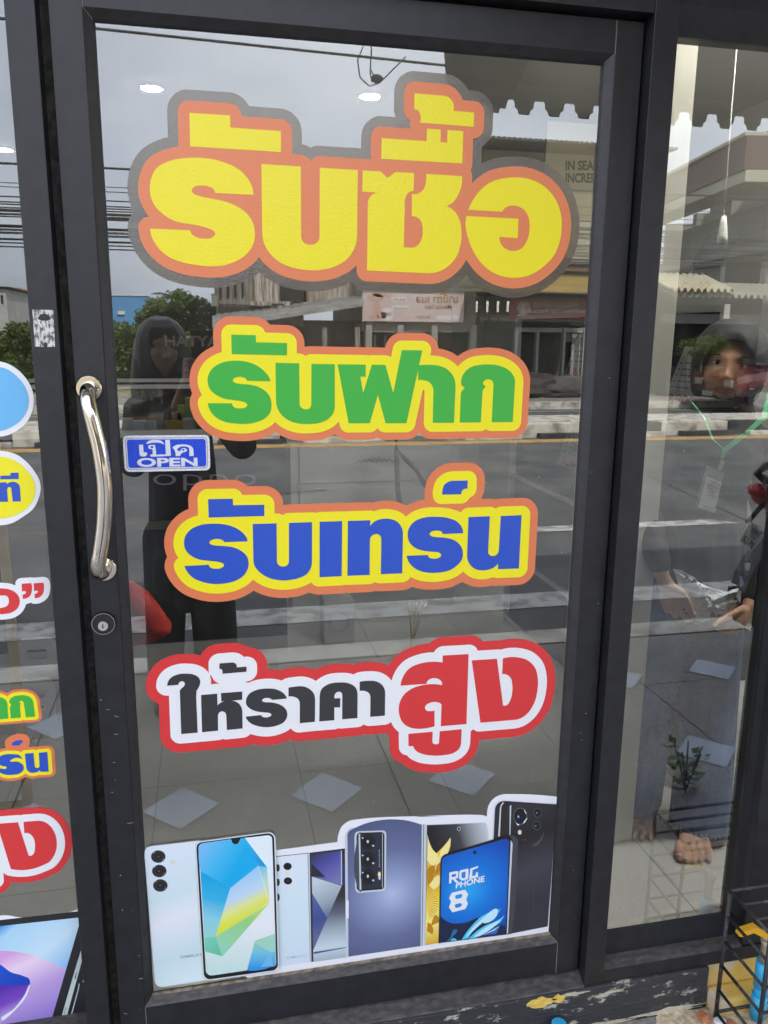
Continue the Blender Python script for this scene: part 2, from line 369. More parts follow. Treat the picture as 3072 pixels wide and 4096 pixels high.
# base wall below the glazing: black paint flaking over yellow and grey render
def flaky():
    m = bpy.data.materials.new('flaking_black_paint'); m.use_nodes = True; n = m.node_tree.nodes; l = m.node_tree.links; b = n['Principled BSDF']
    t = n.new('ShaderNodeTexCoord'); z = n.new('ShaderNodeTexNoise'); z.inputs['Scale'].default_value = 15; z.inputs['Detail'].default_value = 12; z.inputs['Roughness'].default_value = .70
    q = n.new('ShaderNodeMapping'); q.inputs['Scale'].default_value = (1, 1, 2.6); l.new(t.outputs['Object'], q.inputs[0]); l.new(q.outputs[0], z.inputs[0])
    r = n.new('ShaderNodeValToRGB'); e = r.color_ramp.elements; e[0].position = .0; e[0].color = (.022, .024, .028, 1); e[1].position = 1; e[1].color = (.5, .46, .36, 1)
    a = e.new(.575); a.color = (.035, .037, .042, 1); c = e.new(.60); c.color = (.30, .29, .26, 1); d = e.new(.66); d.color = (.50, .47, .38, 1)
    l.new(z.outputs['Fac'], r.inputs[0]); l.new(r.outputs[0], b.inputs['Base Color']); b.inputs['Roughness'].default_value = .55
    z2 = n.new('ShaderNodeTexNoise'); z2.inputs['Scale'].default_value = 40; z2.inputs['Detail'].default_value = 6; l.new(q.outputs[0], z2.inputs[0])
    u = n.new('ShaderNodeBump'); u.inputs['Strength'].default_value = .9; u.inputs['Distance'].default_value = .004; l.new(z2.outputs['Fac'], u.inputs['Height']); l.new(u.outputs[0], b.inputs['Normal'])
    return m
flk = flaky(); yel_w = mat('yellow_render', (.62, .42, .10), rough=.8, col2=(.55, .48, .36), vscale=9, detail=8, ramp=(.5, .62), bump=.5, bscale=60)
base = empty('base_wall', (.1, 0, Zp), 'low plinth of flaking black paint under the glass door frame', 'wall')
mb = MB(); mb.box(-1.3, 1.262, -.05, .10, Zp-.05, -.103, bev=.004); mb.build('plinth', flk, base)
rr = random.Random(5)
def blob(cx, cz, rx, rz, n=22, j=.3, seed=0):
    q = random.Random(seed); ph = [q.random()*6.28 for _ in range(4)]
    return [(cx+rx*math.cos(a)*(1+j*.5*math.sin(3*a+ph[0])+j*.35*math.sin(7*a+ph[1])+j*.2*math.sin(13*a+ph[2])), cz+rz*math.sin(a)*(1+j*.5*math.sin(4*a+ph[3])+j*.3*math.sin(9*a+ph[0]))) for a in [6.2832*i/n for i in range(n)]]
for cx_, cz_, rx_, rz_, sd_ in ((.842, -.119, .032, .012, 1), (.885, -.117, .014, .010, 2)): MB().prism(blob(cx_, cz_, rx_, rz_, 30, .35, sd_), -.0516, -.049).build('bare_patch', mat('bare_yellow', (.72, .50, .10), rough=.8, var=.15, vscale=60), base)
for cx_, cz_, rx_, rz_, sd_ in ((1.00, -.206, .07, .005, 5), (1.17, -.203, .08, .008, 6), (.92, -.111, .03, .004, 4)): MB().prism(blob(cx_, cz_, rx_, rz_, 34, .5, sd_), -.0511, -.049).build('bare_patch', mat('bare_render', (.48, .44, .34), rough=.85, var=.2, vscale=40, bump=.5, bscale=50), base)
yw = empty('yellow_step', (1.5, 0, Zp), 'chipped yellow rendered ledge beside the black plinth', 'step')
mb = MB(); mb.box(1.264, 2.6, -.036, .10, Zp-.05, -.103, bev=.004); mb.box(1.266, 2.6, -.085, -.037, Zp-.04, -.165, bev=.008); mb.build('ledge', yel_w, yw)
mb = MB(); mb.prism(blob(1.35, 0, .62, .11, 60, .35, 9), 0, .003, 'z'); o = mb.build('cement_spill', gravelly, None); o.location = (1.40, -.165, Zp); tag(o, 'rough sandy cement smear along the foot of the plinth', 'cement patch')
# shop floor
ftile = mat('floor_tile', (.70, .70, .66), rough=.16, var=.05, vscale=3, spec=.5); grout = mat('grout', (.42, .40, .36), rough=.8)
mb = MB(); mb.box(-3.1, 2.8, .04, 6.2, Zi-.1, Zi-.002); tag(mb.build('floor_grout', grout), kind='structure')
mb = MB()
for i in range(-6, 6):
    for j in range(0, 13): mb.box(.87+.45*i+.0015, .87+.45*(i+1)-.0015, .055+.45*j, .055+.45*(j+1)-.003, Zi-.01, Zi)
tag(mb.build('floor', ftile), kind='structure')

# ---- glass
def glass_mat(name, f0=1.95, tint=(.90, .92, .91), dust=False):
    m = bpy.data.materials.new(name); m.use_nodes = True; n = m.node_tree.nodes; l = m.node_tree.links; n.remove(n['Principled BSDF'])
    o = n['Material Output']; t = n.new('ShaderNodeBsdfTransparent'); t.inputs[0].default_value = tint+(1,)
    g_ = n.new('ShaderNodeBsdfGlossy'); g_.inputs['Roughness'].default_value = 0; g_.inputs[0].default_value = (.97, 1, .99, 1)
    x = n.new('ShaderNodeMixShader'); fr = n.new('ShaderNodeFresnel'); fr.inputs[0].default_value = f0
    l.new(fr.outputs[0], x.inputs[0]); l.new(t.outputs[0], x.inputs[1]); l.new(g_.outputs[0], x.inputs[2]); l.new(x.outputs[0], o.inputs[0])
    if dust:    # a film of dust, wiping smears and dried specks on the pane
        d = n.new('ShaderNodeBsdfDiffuse'); d.inputs[0].default_value = (.62, .60, .56, 1); tc_ = n.new('ShaderNodeTexCoord')
        mp_ = n.new('ShaderNodeMapping'); mp_.inputs['Scale'].default_value = (3, 1, 1); mp_.inputs['Rotation'].default_value = (0, .5, 0); l.new(tc_.outputs['Object'], mp_.inputs[0])
        z = n.new('ShaderNodeTexNoise'); z.inputs['Scale'].default_value = 5; z.inputs['Detail'].default_value = 9; z.inputs['Roughness'].default_value = .65; l.new(mp_.outputs[0], z.inputs[0])
        a = n.new('ShaderNodeMapRange'); a.inputs[1].default_value = .52; a.inputs[2].default_value = .88; a.inputs[3].default_value = .002; a.inputs[4].default_value = .06; l.new(z.outputs['Fac'], a.inputs[0])
        v = n.new('ShaderNodeTexVoronoi'); v.inputs['Scale'].default_value = 34; l.new(tc_.outputs['Object'], v.inputs['Vector'])
        s1 = n.new('ShaderNodeMath'); s1.operation = 'LESS_THAN'; s1.inputs[1].default_value = .045; l.new(v.outputs['Distance'], s1.inputs[0])
        sp = n.new('ShaderNodeSeparateColor'); l.new(v.outputs['Color'], sp.inputs[0]); s2 = n.new('ShaderNodeMath'); s2.operation = 'GREATER_THAN'; s2.inputs[1].default_value = .86; l.new(sp.outputs[0], s2.inputs[0])
        s3 = n.new('ShaderNodeMath'); s3.operation = 'MULTIPLY'; l.new(s1.outputs[0], s3.inputs[0]); l.new(s2.outputs[0], s3.inputs[1]); s4 = n.new('ShaderNodeMath'); s4.operation = 'MULTIPLY_ADD'; s4.inputs[1].default_value = .55; l.new(s3.outputs[0], s4.inputs[0]); l.new(a.outputs[0], s4.inputs[2])
        y = n.new('ShaderNodeMixShader'); l.new(s4.outputs[0], y.inputs[0]); l.new(x.outputs[0], y.inputs[1]); l.new(d.outputs[0], y.inputs[2]); l.new(y.outputs[0], o.inputs[0])
    return m
glass = glass_mat('window_glass', 2.62, (.97, .985, .975), True)
def pane(name, x0, x1, z0, z1, parent, y0=0.0):
    me = bpy.data.meshes.new(name); me.from_pydata([(x0, y0, z0), (x1, y0, z0), (x1, y0, z1), (x0, y0, z1)], [], [(0, 1, 2, 3)]); return add(name, me, glass, parent)
def bevel_frame(mb_, x0, x1, z0, z1, yf, g_, yb=0.0, th=.012, sides='LRTB', mis=(0, 0, 0, 0)):
    """sloping glazing bead round an opening x0..x1, z0..z1: from the front face yf in to the pane"""
    o = [(x0, z0), (x1, z0), (x1, z1), (x0, z1)]; i = [(x0+g_, z0+g_), (x1-g_, z0+g_), (x1-g_, z1-g_), (x0+g_, z1-g_)]
    s = g_*.78; k = [(x0+s, z0+s), (x1-s, z0+s), (x1-s, z1-s), (x0+s, z1-s)]; yk = yb-.0055
    for a in range(4):
        b = (a+1) % 4
        mb_.quad((o[a][0], yf, o[a][1]), (o[b][0], yf, o[b][1]), (k[b][0], yk, k[b][1]), (k[a][0], yk, k[a][1]), mi=mis[a])
        mb_.quad((k[a][0], yk, k[a][1]), (k[b][0], yk, k[b][1]), (i[b][0], yb+.0005, i[b][1]), (i[a][0], yb+.0005, i[a][1]), mi=mis[a])
# ---- the door leaf
W_, H_ = .89, 1.8166; YF = -.0189; G_ = .0157
lx0, lx1, lz0, lz1 = -.050, .943, -.079, 1.871
door = empty('door_leaf', (.445, 0, lz0), 'dark framed glass shop door with curved chrome handle and big Thai stickers', 'door')
mb = MB(); mb.box(lx0, -.0004, YF, .022, lz0, lz1, bev=.0015); mb.build('stile', frame_m, door)
mb = MB(); mb.box(W_+.0004, lx1, YF, .022, lz0, lz1, bev=.0015); mb.build('stile', frame_m, door)
mb = MB(); mb.box(0, W_, YF+.0004, .022, H_, lz1, bev=.001); mb.build('top_rail', frame_m, door)
mb = MB(); mb.box(0, W_, YF+.0004, .022, lz0, 0, bev=.001); mb.build('bottom_rail', frame_m, door)
mb = MB(); bevel_frame(mb, 0, W_, 0, H_, YF, G_, mis=(1, 0, 0, 0)); mb.build('glazing_bead', [bead_m, dirt_m], door)
pane('glass_pane', .004, W_-.004, .004, H_-.004, door)
mb = MB(); mb.box(G_*.8, W_-G_*.8, -.0054, -.0012, G_*.8, G_+.0015); mb.build('sealant', silic, door)
mb = MB(); yj = YF-.0002
jm = mat('joint_dust', (.22, .20, .18), rough=.8)
for x in (.0, W_): MB().box(x-.0005, x+.0005, yj, YF+.001, lz0, -.0006).build('joint_line', jm, door); MB().box(x-.0004, x+.0004, yj, YF+.001, H_, lz1).build('joint_line', jm, door)
for (xa0, za0, xa1, za1) in ((0, 0, G_*.78, G_*.78), (W_, 0, W_-G_*.78, G_*.78), (0, H_, G_*.78, H_-G_*.78), (W_, H_, W_-G_*.78, H_-G_*.78)): MB().bar((xa0, YF-.0001, za0), (xa1, -.0057, za1), .0010).build('joint_line', jm, door)
# handle
hp = [(-.028, YF, 1.236), (-.0275, YF-.018, 1.235), (-.026, YF-.036, 1.231), (-.0245, YF-.050, 1.220), (-.0215, YF-.056, 1.204), (-.017, YF-.058, 1.180), (-.011, YF-.059, 1.145), (-.0075, YF-.060, 1.108), (-.0065, YF-.060, 1.073), (-.009, YF-.060, 1.036), (-.014, YF-.059, 1.000), (-.0205, YF-.058, .967), (-.0255, YF-.055, .946), (-.0265, YF-.048, .932), (-.025, YF-.035, .923), (-.0235, YF-.018, .920), (-.023, YF, .920)]
P_ = [Vector(p) for p in hp]; sm = []
for i in range(len(P_)-1):
    a, b, c, d = P_[max(i-1, 0)], P_[i], P_[i+1], P_[min(i+2, len(P_)-1)]
    for t in (0, .25, .5, .75): sm.append(.5*((2*b)+(c-a)*t+(2*a-5*b+4*c-d)*t*t+(3*b-a-3*c+d)*t**3))
sm.append(P_[-1])
h = MB().tube(sm, .0127, 20).build('handle', chrome, door, smooth=True)
for zc, xc in ((1.236, -.028), (.920, -.023)):
    mb = MB(); mb.disc((xc, YF-.0004, zc), (0, -1, 0), .0225, .004, 36, .020); mb.build('rosette', chrome, h, smooth=False)
lk = MB().disc((-.030, YF-.0004, .820), (0, -1, 0), .0215, .005, 40, .0185).build('lock', mat('black_plastic', (.015, .015, .017), rough=.35), door)
mb = MB()
for k in range(40):
    a = 2*math.pi*k/40; b = 2*math.pi*(k+1)/40
    mb.bar((-.030+.0195*math.cos(a), YF-.006, .820+.0195*math.sin(a)), (-.030+.0195*math.cos(b), YF-.006, .820+.0195*math.sin(b)), .0012)
mb.build('lock_ring', steel, lk)
MB().disc((-.0305, YF-.0054, .8165), (0, -1, 0), .0085, .003, 28).build('cylinder_plug', mat('zinc', (.65, .65, .62), rough=.4, metal=.9, bump=.3, bscale=400), lk)
mb = MB(); mb.box(-.0313, -.0297, YF-.0092, YF-.0083, .8125, .821); mb.box(-.0322, -.0302, YF-.0092, YF-.0083, .8145, .8165); mb.build('keyhole', frame_d, lk)
# specks and scratches on the stiles stay in one part
mb = MB(); q = random.Random(11)
for k in range(22):
    xx = q.choice((q.uniform(-.048, -.004), q.uniform(.895, .94))); zz = q.uniform(-.06, 1.3)**1; r_ = q.uniform(.0003, .0011)
    mb.disc((xx, YF-.0002, zz), (0, -1, 0), r_, .0004, 7)
for k in range(7):
    xx = q.uniform(-.045, -.008); zz = q.uniform(-.05, .9); a = q.uniform(-.6, .6); ln = q.uniform(.003, .011)
    mb.bar((xx, YF-.0004, zz), (xx+ln*math.cos(a), YF-.0004, zz+ln*math.sin(a)), .0005)
o = mb.build('paint_fleck', mat('pale_fleck', (.45, .45, .44), rough=.7), door); tag(o, kind='stuff')
# ---- the fixed frames round the door
fr = empty('entrance_surround', (.445, .02, -.1), 'dark aluminium surround the glass door hangs in', 'door frame')
lp0, lp1 = -.110, -.0665
mb = MB(); mb.box(lp0, lp1, -.036, .05, -.102, 2.0, bev=.0015); mb.build('left_post', frame_m, fr)
mb = MB(); mb.box(lp1+.0002, lx0-.0035, .004, .045, -.102, 1.95); mb.build('draught_strip', mat('brush_strip', (.05, .047, .038), rough=.9, col2=(.012, .012, .012), vscale=90), fr)
mb = MB(); mb.box(.9475, .9945, -.045, .05, -.102, 2.0, bev=.0015); mb.build('right_post', frame_m, fr)
mb = MB(); mb.box(lx1+.0015, .947, .006, .045, -.08, 1.9); mb.build('draught_strip', frame_d, fr)
mb = MB(); mb.box(lp1+.0003, .9472, -.044, .05, 1.8775, 1.999, bev=.0015); mb.build('head', frame_m, fr)
mb = MB(); mb.prism([(-.0485, -.101), (.03, -.101), (.03, -.083), (-.012, -.083), (-.020, -.0855), (-.046, -.0975)], lp1+.0003, .9472, 'x'); mb.build('threshold', dirt_m, fr)
# worn sticker remnant on the left post
def peeled():
    m = bpy.data.materials.new('peeled_foil'); m.use_nodes = True; n = m.node_tree.nodes; l = m.node_tree.links; b = n['Principled BSDF']
    t = n.new('ShaderNodeTexCoord'); z = n.new('ShaderNodeTexNoise'); z.inputs['Scale'].default_value = 120; z.inputs['Detail'].default_value = 6
    q = n.new('ShaderNodeMapping'); q.inputs['Scale'].default_value = (1.8, 1, .8); l.new(t.outputs['Object'], q.inputs[0]); l.new(q.outputs[0], z.inputs[0])
    r = n.new('ShaderNodeValToRGB'); r.color_ramp.elements[0].position = .42; r.color_ramp.elements[0].color = (.10, .10, .10, 1); r.color_ramp.elements[1].position = .55; r.color_ramp.elements[1].color = (.62, .62, .60, 1)
    l.new(z.outputs['Fac'], r.inputs[0]); l.new(r.outputs[0], b.inputs['Base Color']); b.inputs['Roughness'].default_value = .6; return m
yl = -.0364
def px_loop(pts, y): return np.array([on(a, b, y)[[0, 2]] for a, b in pts])
A = [(129+0, 1238), (213, 1240), (220, 1387), (190, 1388), (188, 1370), (176, 1370), (176, 1388), (140, 1386)]
me = fill([px_loop(A, yl), px_loop([(160, 1258), (180, 1254), (196, 1262), (205, 1276), (190, 1283), (165, 1282), (150, 1276)], yl)], yl, .0003)
o = add('sticker_remnant', me, peeled()); tag(o, 'scraped silver remains of a sticker on the dark left post', 'sticker')
# ---- right fixed window
rw = empty('fixed_window', (1.17, 0, -.1), 'narrow fixed window right of the door with a woman standing behind it', 'window')
mb = MB(); mb.box(.9948, 1.42, -.0445, .04, -.1018, -.067, bev=.001); mb.prism([(-.012, -.060), (-.004, -.004), (.003, -.004), (.003, -.060)], .9950, 1.3465, 'x'); mb.build('bottom_frame', frame_m, rw)
mb = MB(); mb.prism([(-.0443, -.0668), (-.030, -.0605), (-.0125, -.0570), (-.0125, -.0668)], .9950, 1.3465, 'x'); mb.build('dusty_ledge', dirt_m, rw)
mb = MB(); mb.box(.9948, 1.42, -.030, .04, 1.90, 1.999, bev=.001); mb.prism([(-.030, 1.900), (-.004, 1.858), (.03, 1.858), (.03, 1.90)], .9949, 1.4198, 'x'); mb.build('top_frame', frame_m, rw)
mb = MB(); mb.box(1.347, 1.425, -.043, .05, -.064, 1.8575, bev=.0015); mb.prism([(1.3395, -.003), (1.3465, -.02), (1.3465, .03), (1.3395, .03)], -.004, 1.8575, 'z'); mb.build('right_frame', frame_m, rw)
mb = MB(); mb.prism([(.9948, -.03), (1.004, -.004), (1.004, .03), (.9948, .03)], -.004, 1.8575, 'z'); mb.build('left_bead', bead_m, rw)
pane('glass_pane', 1.000, 1.345, -.006, 1.862, rw)
# ---- left fixed window
lw = empty('fixed_window', (-.6, 0, -.1), 'wide fixed window left of the door post covered with round and Thai stickers', 'window')
mb = MB(); mb.box(-1.08, lp0-.0004, -.0355, .04, -.1018, -.004, bev=.001); mb.build('bottom_frame', dirt_m, lw)
mb = MB(); mb.box(-1.08, lp0-.0004, -.0355, .04, 1.86, 1.999, bev=.001); mb.build('top_frame', frame_m, lw)
mb = MB(); mb.box(-1.08, -1.02, -.0356, .04, -.003, 1.859, bev=.001); mb.build('left_frame', frame_m, lw)
pane('glass_pane', -1.03, lp0+.004, -.01, 1.865, lw)
# ================================================================== STICKERS (vinyl stuck on the outside of the panes)
def vinyl(name, c, rough=.5, coat=.42, b=.10, bs=420, **k): return mat(name, c, rough=rough, coat=coat, croug=.13, bump=b, bscale=bs, **k)
V = {'yellow': vinyl('vinyl_yellow', (.84, .73, .002), b=.22, bs=260), 'orange': vinyl('vinyl_orange', (.72, .205, .075), b=.22, bs=260),
     'yellow2': vinyl('vinyl_yellow_gloss', (.86, .77, .002)), 'orange2': vinyl('vinyl_orange_gloss', (.72, .19, .07)),
     'green': vinyl('vinyl_green', (.035, .42, .04), b=.2, bs=300), 'blue': vinyl('vinyl_blue', (.012, .075, .50)),
     'white': vinyl('vinyl_white', (.80, .81, .83)), 'red': vinyl('vinyl_red', (.66, .030, .032)), 'black': vinyl('vinyl_black', (.028, .028, .032), b=.25, bs=240),
     'lblue': vinyl('vinyl_sky_blue', (.13, .46, .80), b=.2, bs=300), 'pale': mat('sticker_cut_edge', (.62, .60, .55), rough=.5)}
def clear_film():
    m = bpy.data.materials.new('clear_film'); m.use_nodes = True; n = m.node_tree.nodes; l = m.node_tree.links; n.remove(n['Principled BSDF'])
    o = n['Material Output']; t = n.new('ShaderNodeBsdfTransparent'); t.inputs[0].default_value = (.70, .65, .57, 1)
    g_ = n.new('ShaderNodeBsdfGlossy'); g_.inputs['Roughness'].default_value = .22; d = n.new('ShaderNodeBsdfDiffuse'); d.inputs[0].default_value = (.16, .145, .13, 1)
    z = n.new('ShaderNodeTexNoise'); z.inputs['Scale'].default_value = 240; tc_ = n.new('ShaderNodeTexCoord'); l.new(tc_.outputs['Object'], z.inputs[0])
    u = n.new('ShaderNodeBump'); u.inputs['Strength'].default_value = .18; u.inputs['Distance'].default_value = .002; l.new(z.outputs['Fac'], u.inputs['Height']); l.new(u.outputs[0], g_.inputs['Normal'])
    x = n.new('ShaderNodeMixShader'); x.inputs[0].default_value = .12; y = n.new('ShaderNodeMixShader'); y.inputs[0].default_value = .10
    l.new(t.outputs[0], x.inputs[1]); l.new(g_.outputs[0], x.inputs[2]); l.new(x.outputs[0], y.inputs[1]); l.new(d.outputs[0], y.inputs[2]); l.new(y.outputs[0], o.inputs[0]); return m
film_m = clear_film()
SA = (500, 300, 1.659); SB = (1400, 260, 1.659); SC = (750, 1260, 2.37); SD_ = (1400, 1260, 2.212); SE = (650, 1880, 2.1269); SF = (1400, 1830, 2.1269); SG = (570, 2550, 2.212); SH = (1250, 2520, 1.659)
def band(l0, a, b, sc): # width on the glass of a traced band: outline x=a to x=b of frame l0 at that row
    p = on(l0[0]+a[0]/l0[2], l0[1]+a[1]/l0[2]); q = on(l0[0]+b/l0[2], l0[1]+a[1]/l0[2]); return abs(p[0]-q[0])
G1 = [(SA, "428,253* 697,270* 699,350* 1034,374* 1034,513* 432,475*"),
      (SA, "166,1020* 433,1031* 442,1055 470,1075 525,1087 575,1080 599,1052 585,1034 545,1016 490,1001 430,990 340,973 260,930 200,870 172,810 165,750 175,685 210,620 280,578 370,556 460,550 560,557 660,582 750,625 815,690 845,750 853,797* 599,784* 590,762 560,743 505,735 460,744 442,768 455,788 500,806 560,819 650,837 740,872 810,922 848,980 861,1040 855,1110 820,1175 750,1230 670,1260 580,1270 480,1262 370,1240 280,1200 215,1140 182,1085"),
      (SA, "905,592* 1166,608* 1168,1070| 1185,1112 1228,1128 1272,1114 1290,1075 1292,617*| 1544,632* 1539,1070| 1520,1155 1470,1225 1385,1274 1270,1296 1150,1287 1040,1250 965,1190 922,1115 910,1035 905,592*|"),
      (SB, "427,190* 600,204| 650,215 678,245 685,306* 822,317* 819,412* 463,384* 463,325 450,303 425,296*"),
      (SB, "209,487* 507,507* 510,424* 601,431* 599,513* 643,517* 645,433* 750,441* 743,655* 206,624*"),
      (SB, "83,701* 200,707* 248,750* 300,712* 424,718* 420,836* 388,848 368,880 362,950 355,1210*| 410,1213| 455,1190 480,1130 480,1080 468,1035 440,1010 408,1004* 410,857* 460,850 490,820 502,775 504,724* 742,739* 738,800 715,865 685,910 638,937* 690,970 725,1030 738,1110 730,1200 700,1280 645,1340 580,1374 510,1382 112,1364*| 117,940| 125,888 148,860 178,848* 80,842*"),
      (SB, "782,963* 810,905 860,835 940,775 1020,753 1090,747 1200,762 1300,818 1370,910 1398,1000 1402,1080 1390,1170 1350,1265 1280,1340 1190,1395 1100,1413 1000,1400 900,1345 830,1260 785,1160 765,1060 771,1003* 1115,1021* 1111,1150* 989,1142* 998,1185 1030,1220 1085,1235 1140,1215 1175,1160 1190,1075 1180,1005 1145,955 1090,935 1040,942 1007,975*")]
G2 = [(SC, "415,186* 646,191* 649,258* 943,266* 942,382* 420,370*"),
      (SC, "192,836* 421,836* 430,862 455,880 500,884 545,877 568,853 555,832 510,817 430,805 350,792 270,755 215,705 192,640 195,580 225,520 290,468 370,440 460,433 560,443 660,480 730,535 770,585 787,627* 565,623* 550,600 520,588 480,586 445,597 428,620 445,640 490,651 560,657 640,670 710,700 765,750 792,810 796,860 785,920 740,975 660,1012 560,1030 460,1028 350,1010 265,965 215,905"),
      (SC, "834,453* 1058,458* 1061,830| 1070,868 1095,888 1130,893 1160,880 1173,845 1174,463*| 1395,467* 1395,850| 1385,920 1345,975 1270,1015 1150,1032 1040,1025 945,990 875,925 843,850 838,780 834,453*|"),
      (SD_, "-111,436* 138,439* 137,545* 90,545* 115,690* 192,440* 312,441* 381,690* 457,311* 637,313* 498,956* 313,957* 246,706* 174,956* -13,957*"),
      (SD_, "611,443* 700,441 780,448 850,475 905,530 928,590 931,650 918,952*| 730,953* 737,680*| 728,630 700,593 655,577 601,574* 601,455*"),
      (SD_, "983,618* 984,565 1010,510 1070,460 1150,441 1230,437 1310,446 1390,480 1440,530 1457,600 1437,946*| 1252,947* 1268,610|* 1255,580 1225,567 1190,577 1172,607* 1198,636* 1175,660 1168,700 1155,948*| 969,950* 978,700*| 988,672 1014,648*")]
G3 = [(SE, "388,247* 597,243* 600,298* 865,294* 866,390* 393,403*"),
      (SE, "186,815* 393,804* 400,822 422,835 460,838 505,830 525,808 510,790 470,779 400,771 310,758 240,725 195,675 183,620 195,560 240,505 320,468 430,455 540,464 630,495 690,540 718,580 724,605* 525,612* 515,598 490,587 460,584 425,591 398,616 415,633 455,641 520,645 600,656 670,687 715,728 732,780 725,840 690,895 620,940 530,963 430,967 340,950 260,915 215,870"),
      (SE, "767,458* 970,452* 973,775| 985,805 1020,820 1062,808 1075,775 1075,448*| 1271,442* 1271,760| 1265,820 1230,880 1160,917 1080,934 1000,936 910,917 835,875 790,825 773,770 767,458*|"),
      (SE, "1336,439* 1527,433* 1523,901* 1335,910*"),
      (SF, "-19,538* 170,532* 170,582* 210,542 260,523 330,520 400,545 438,595 449,650 443,983*| 261,991* 265,695| 255,663 222,648 185,663 168,695 165,997*| -23,1004*"),
      (SF, "999,194* 997,265* 965,268 948,285 945,311* 783,315* 786,270 802,230 835,206 880,197 999,194*|"),
      (SF, "480,834* 661,828* 668,847 690,857 720,859 760,850 776,830 765,813 700,800 620,790 550,765 505,720 489,660 500,600 545,545 620,512 730,503 830,513 910,545 948,590 960,642* 786,649* 778,630 750,621 720,621 688,630 675,652 690,667 740,676 820,683 890,705 940,750 958,805 950,865 910,915 850,955 770,975 680,979 600,965 530,925 492,875"),
      (SF, "1006,505* 1187,498* 1173,795| 1180,823 1212,837 1248,823 1264,790 1281,496*| 1457,489* 1434,942* 1257,948* 1258,900* 1220,935 1170,953 1110,958 1050,940 1010,895 994,830 1006,505*|")]
G4a = [(SG, "219,424* 225,390 250,355 310,325 390,317 460,328 500,355 511,390 503,425 478,467* 476,560 488,838*| 343,851* 330,465* 350,443 370,425 374,402 360,386 338,386 321,400 320,415*"),
      (SG, "680,227* 780,219| 812,221 830,237 834,262* 920,255* 920,300* 707,318* 706,290 698,277 680,277*"),
      (SG, "518,506* 661,494* 663,598* 685,578 715,564 742,559* 697,563* 694,489* 882,475* 882,547* 785,557* 840,572 873,610 883,660 885,801*| 747,815* 741,690| 732,662 705,650 680,660 667,690 668,821*| 527,835*"),
      (SG, "913,697* 1050,683* 1060,698 1085,704 1120,699 1142,680 1128,667 1080,660 1010,650 950,625 918,590 915,555 940,500 1000,465 1090,449 1180,456 1240,485 1268,515 1276,537* 1146,549* 1130,536 1100,531 1070,538 1056,555 1075,568 1120,570 1180,579 1240,605 1275,645 1280,690 1255,740 1190,775 1100,790 1020,780 950,750 922,720"),
      (SG, "1291,441* 1350,432 1420,430 1480,455 1515,495 1526,560 1524,742*| 1391,755* 1391,590| 1382,548 1350,525 1291,519*"),
      (SH, "44,604* 47,440| 60,390 100,360 180,346 240,352 285,380 298,430 297,582*| 196,590* 197,430| 190,412 170,407 150,420 145,452* 184,450* 182,511* 144,511* 144,596*|"),
      (SH, "312,341* 370,335 425,340 465,368 481,415 479,566*| 382,574* 384,445| 372,415 345,402 312,402*")]
G4b = [(SH, "583,367* 597,315 640,255 710,222 800,209 862,213* 863,168* 1034,158* 1020,622* 850,636* 855,492* 838,480 812,475 775,482 750,498 745,518 755,532 780,537 808,532* 808,637* 750,650 690,653 635,640 595,608 573,550 575,490 600,435 650,392 720,366 790,357 858,364* 855,340 835,323 810,317 780,322 760,338 756,355*"),
      (SH, "635,687* 796,673* 794,735| 800,752 820,756 838,748 843,670*| 988,656* 985,740| 972,785 930,815 870,828 790,830 720,817 680,793 667,768* 636,769*"),
      (SH, "1055,200* 1222,189* 1263,500* 1288,497 1310,465 1325,400 1324,360 1315,318 1290,295 1257,290* 1262,187* 1370,181 1430,202 1475,250 1493,320 1490,400 1470,480 1430,545 1390,578 1340,594 1113,613*|")]
def glyphs(G): return [to_glass(loop_px(s, f[0], f[1], f[2])) for f, s in G]
def px_w(x0, x1, y): return abs(on(x0, y)[0]-on(x1, y)[0])
def sticker(name, label, layers, bands, group='Thai lettering stickers on the door', res=.0013):
    """layers: [(glyph loops, vinyl)], bands: [(cumulative offset, vinyl, keep holes above)] innermost first"""
    allg = [g for gl, m in layers for g in gl]
    A_ = np.concatenate(allg); root = empty(name, ((A_[:, 0].min()+A_[:, 0].max())/2, -.001, A_[:, 1].min()), label, 'sticker', group)
    xs, zs, F = sdf(allg, bands[-1][0]+.008, res); nb = len(bands)
    for k, (off, m, hole) in enumerate(bands):
        lp = contour(xs, zs, F, off, hole); y = -.0006-.00045*(nb-1-k)
        add('film' if m is film_m else ('border' if k else 'outline'), fill(lp, y, .0003), m, root)
    y = -.0006-.00045*nb
    for gl, m in layers: add('lettering', join([fill([g], y-.00002*i, .0003) for i, g in enumerate(gl)]), m, root)
    return root
g1 = glyphs(G1); b1 = px_w(500+165/1.659, 500+87/1.659, 760); b1b = px_w(500+165/1.659, 500+17/1.659, 760)
sticker('sticker', 'largest door sticker: huge yellow Thai letters on orange with a clear film rim', [(g1, V['yellow'])], [(b1, V['orange'], 6e-5), (b1b, film_m, 2e-3)])
g2 = glyphs(G2); b2 = px_w(750+192/2.37, 750+97/2.37, 1530); b2b = px_w(750+192/2.37, 750+20/2.37, 1530)
sticker('sticker', 'green Thai letters outlined in yellow and orange at the middle of the door', [(g2, V['green'])], [(b2, V['yellow2'], 6e-5), (b2b, V['orange2'], 2e-3)])
g3 = glyphs(G3); b3 = px_w(650+183/2.1269, 650+93/2.1269, 2170); b3b = px_w(650+183/2.1269, 650+14/2.1269, 2170)
sticker('sticker', 'blue Thai letters outlined in yellow and orange below the open sign', [(g3, V['blue'])], [(b3, V['yellow2'], 6e-5), (b3b, V['orange2'], 2e-3)])
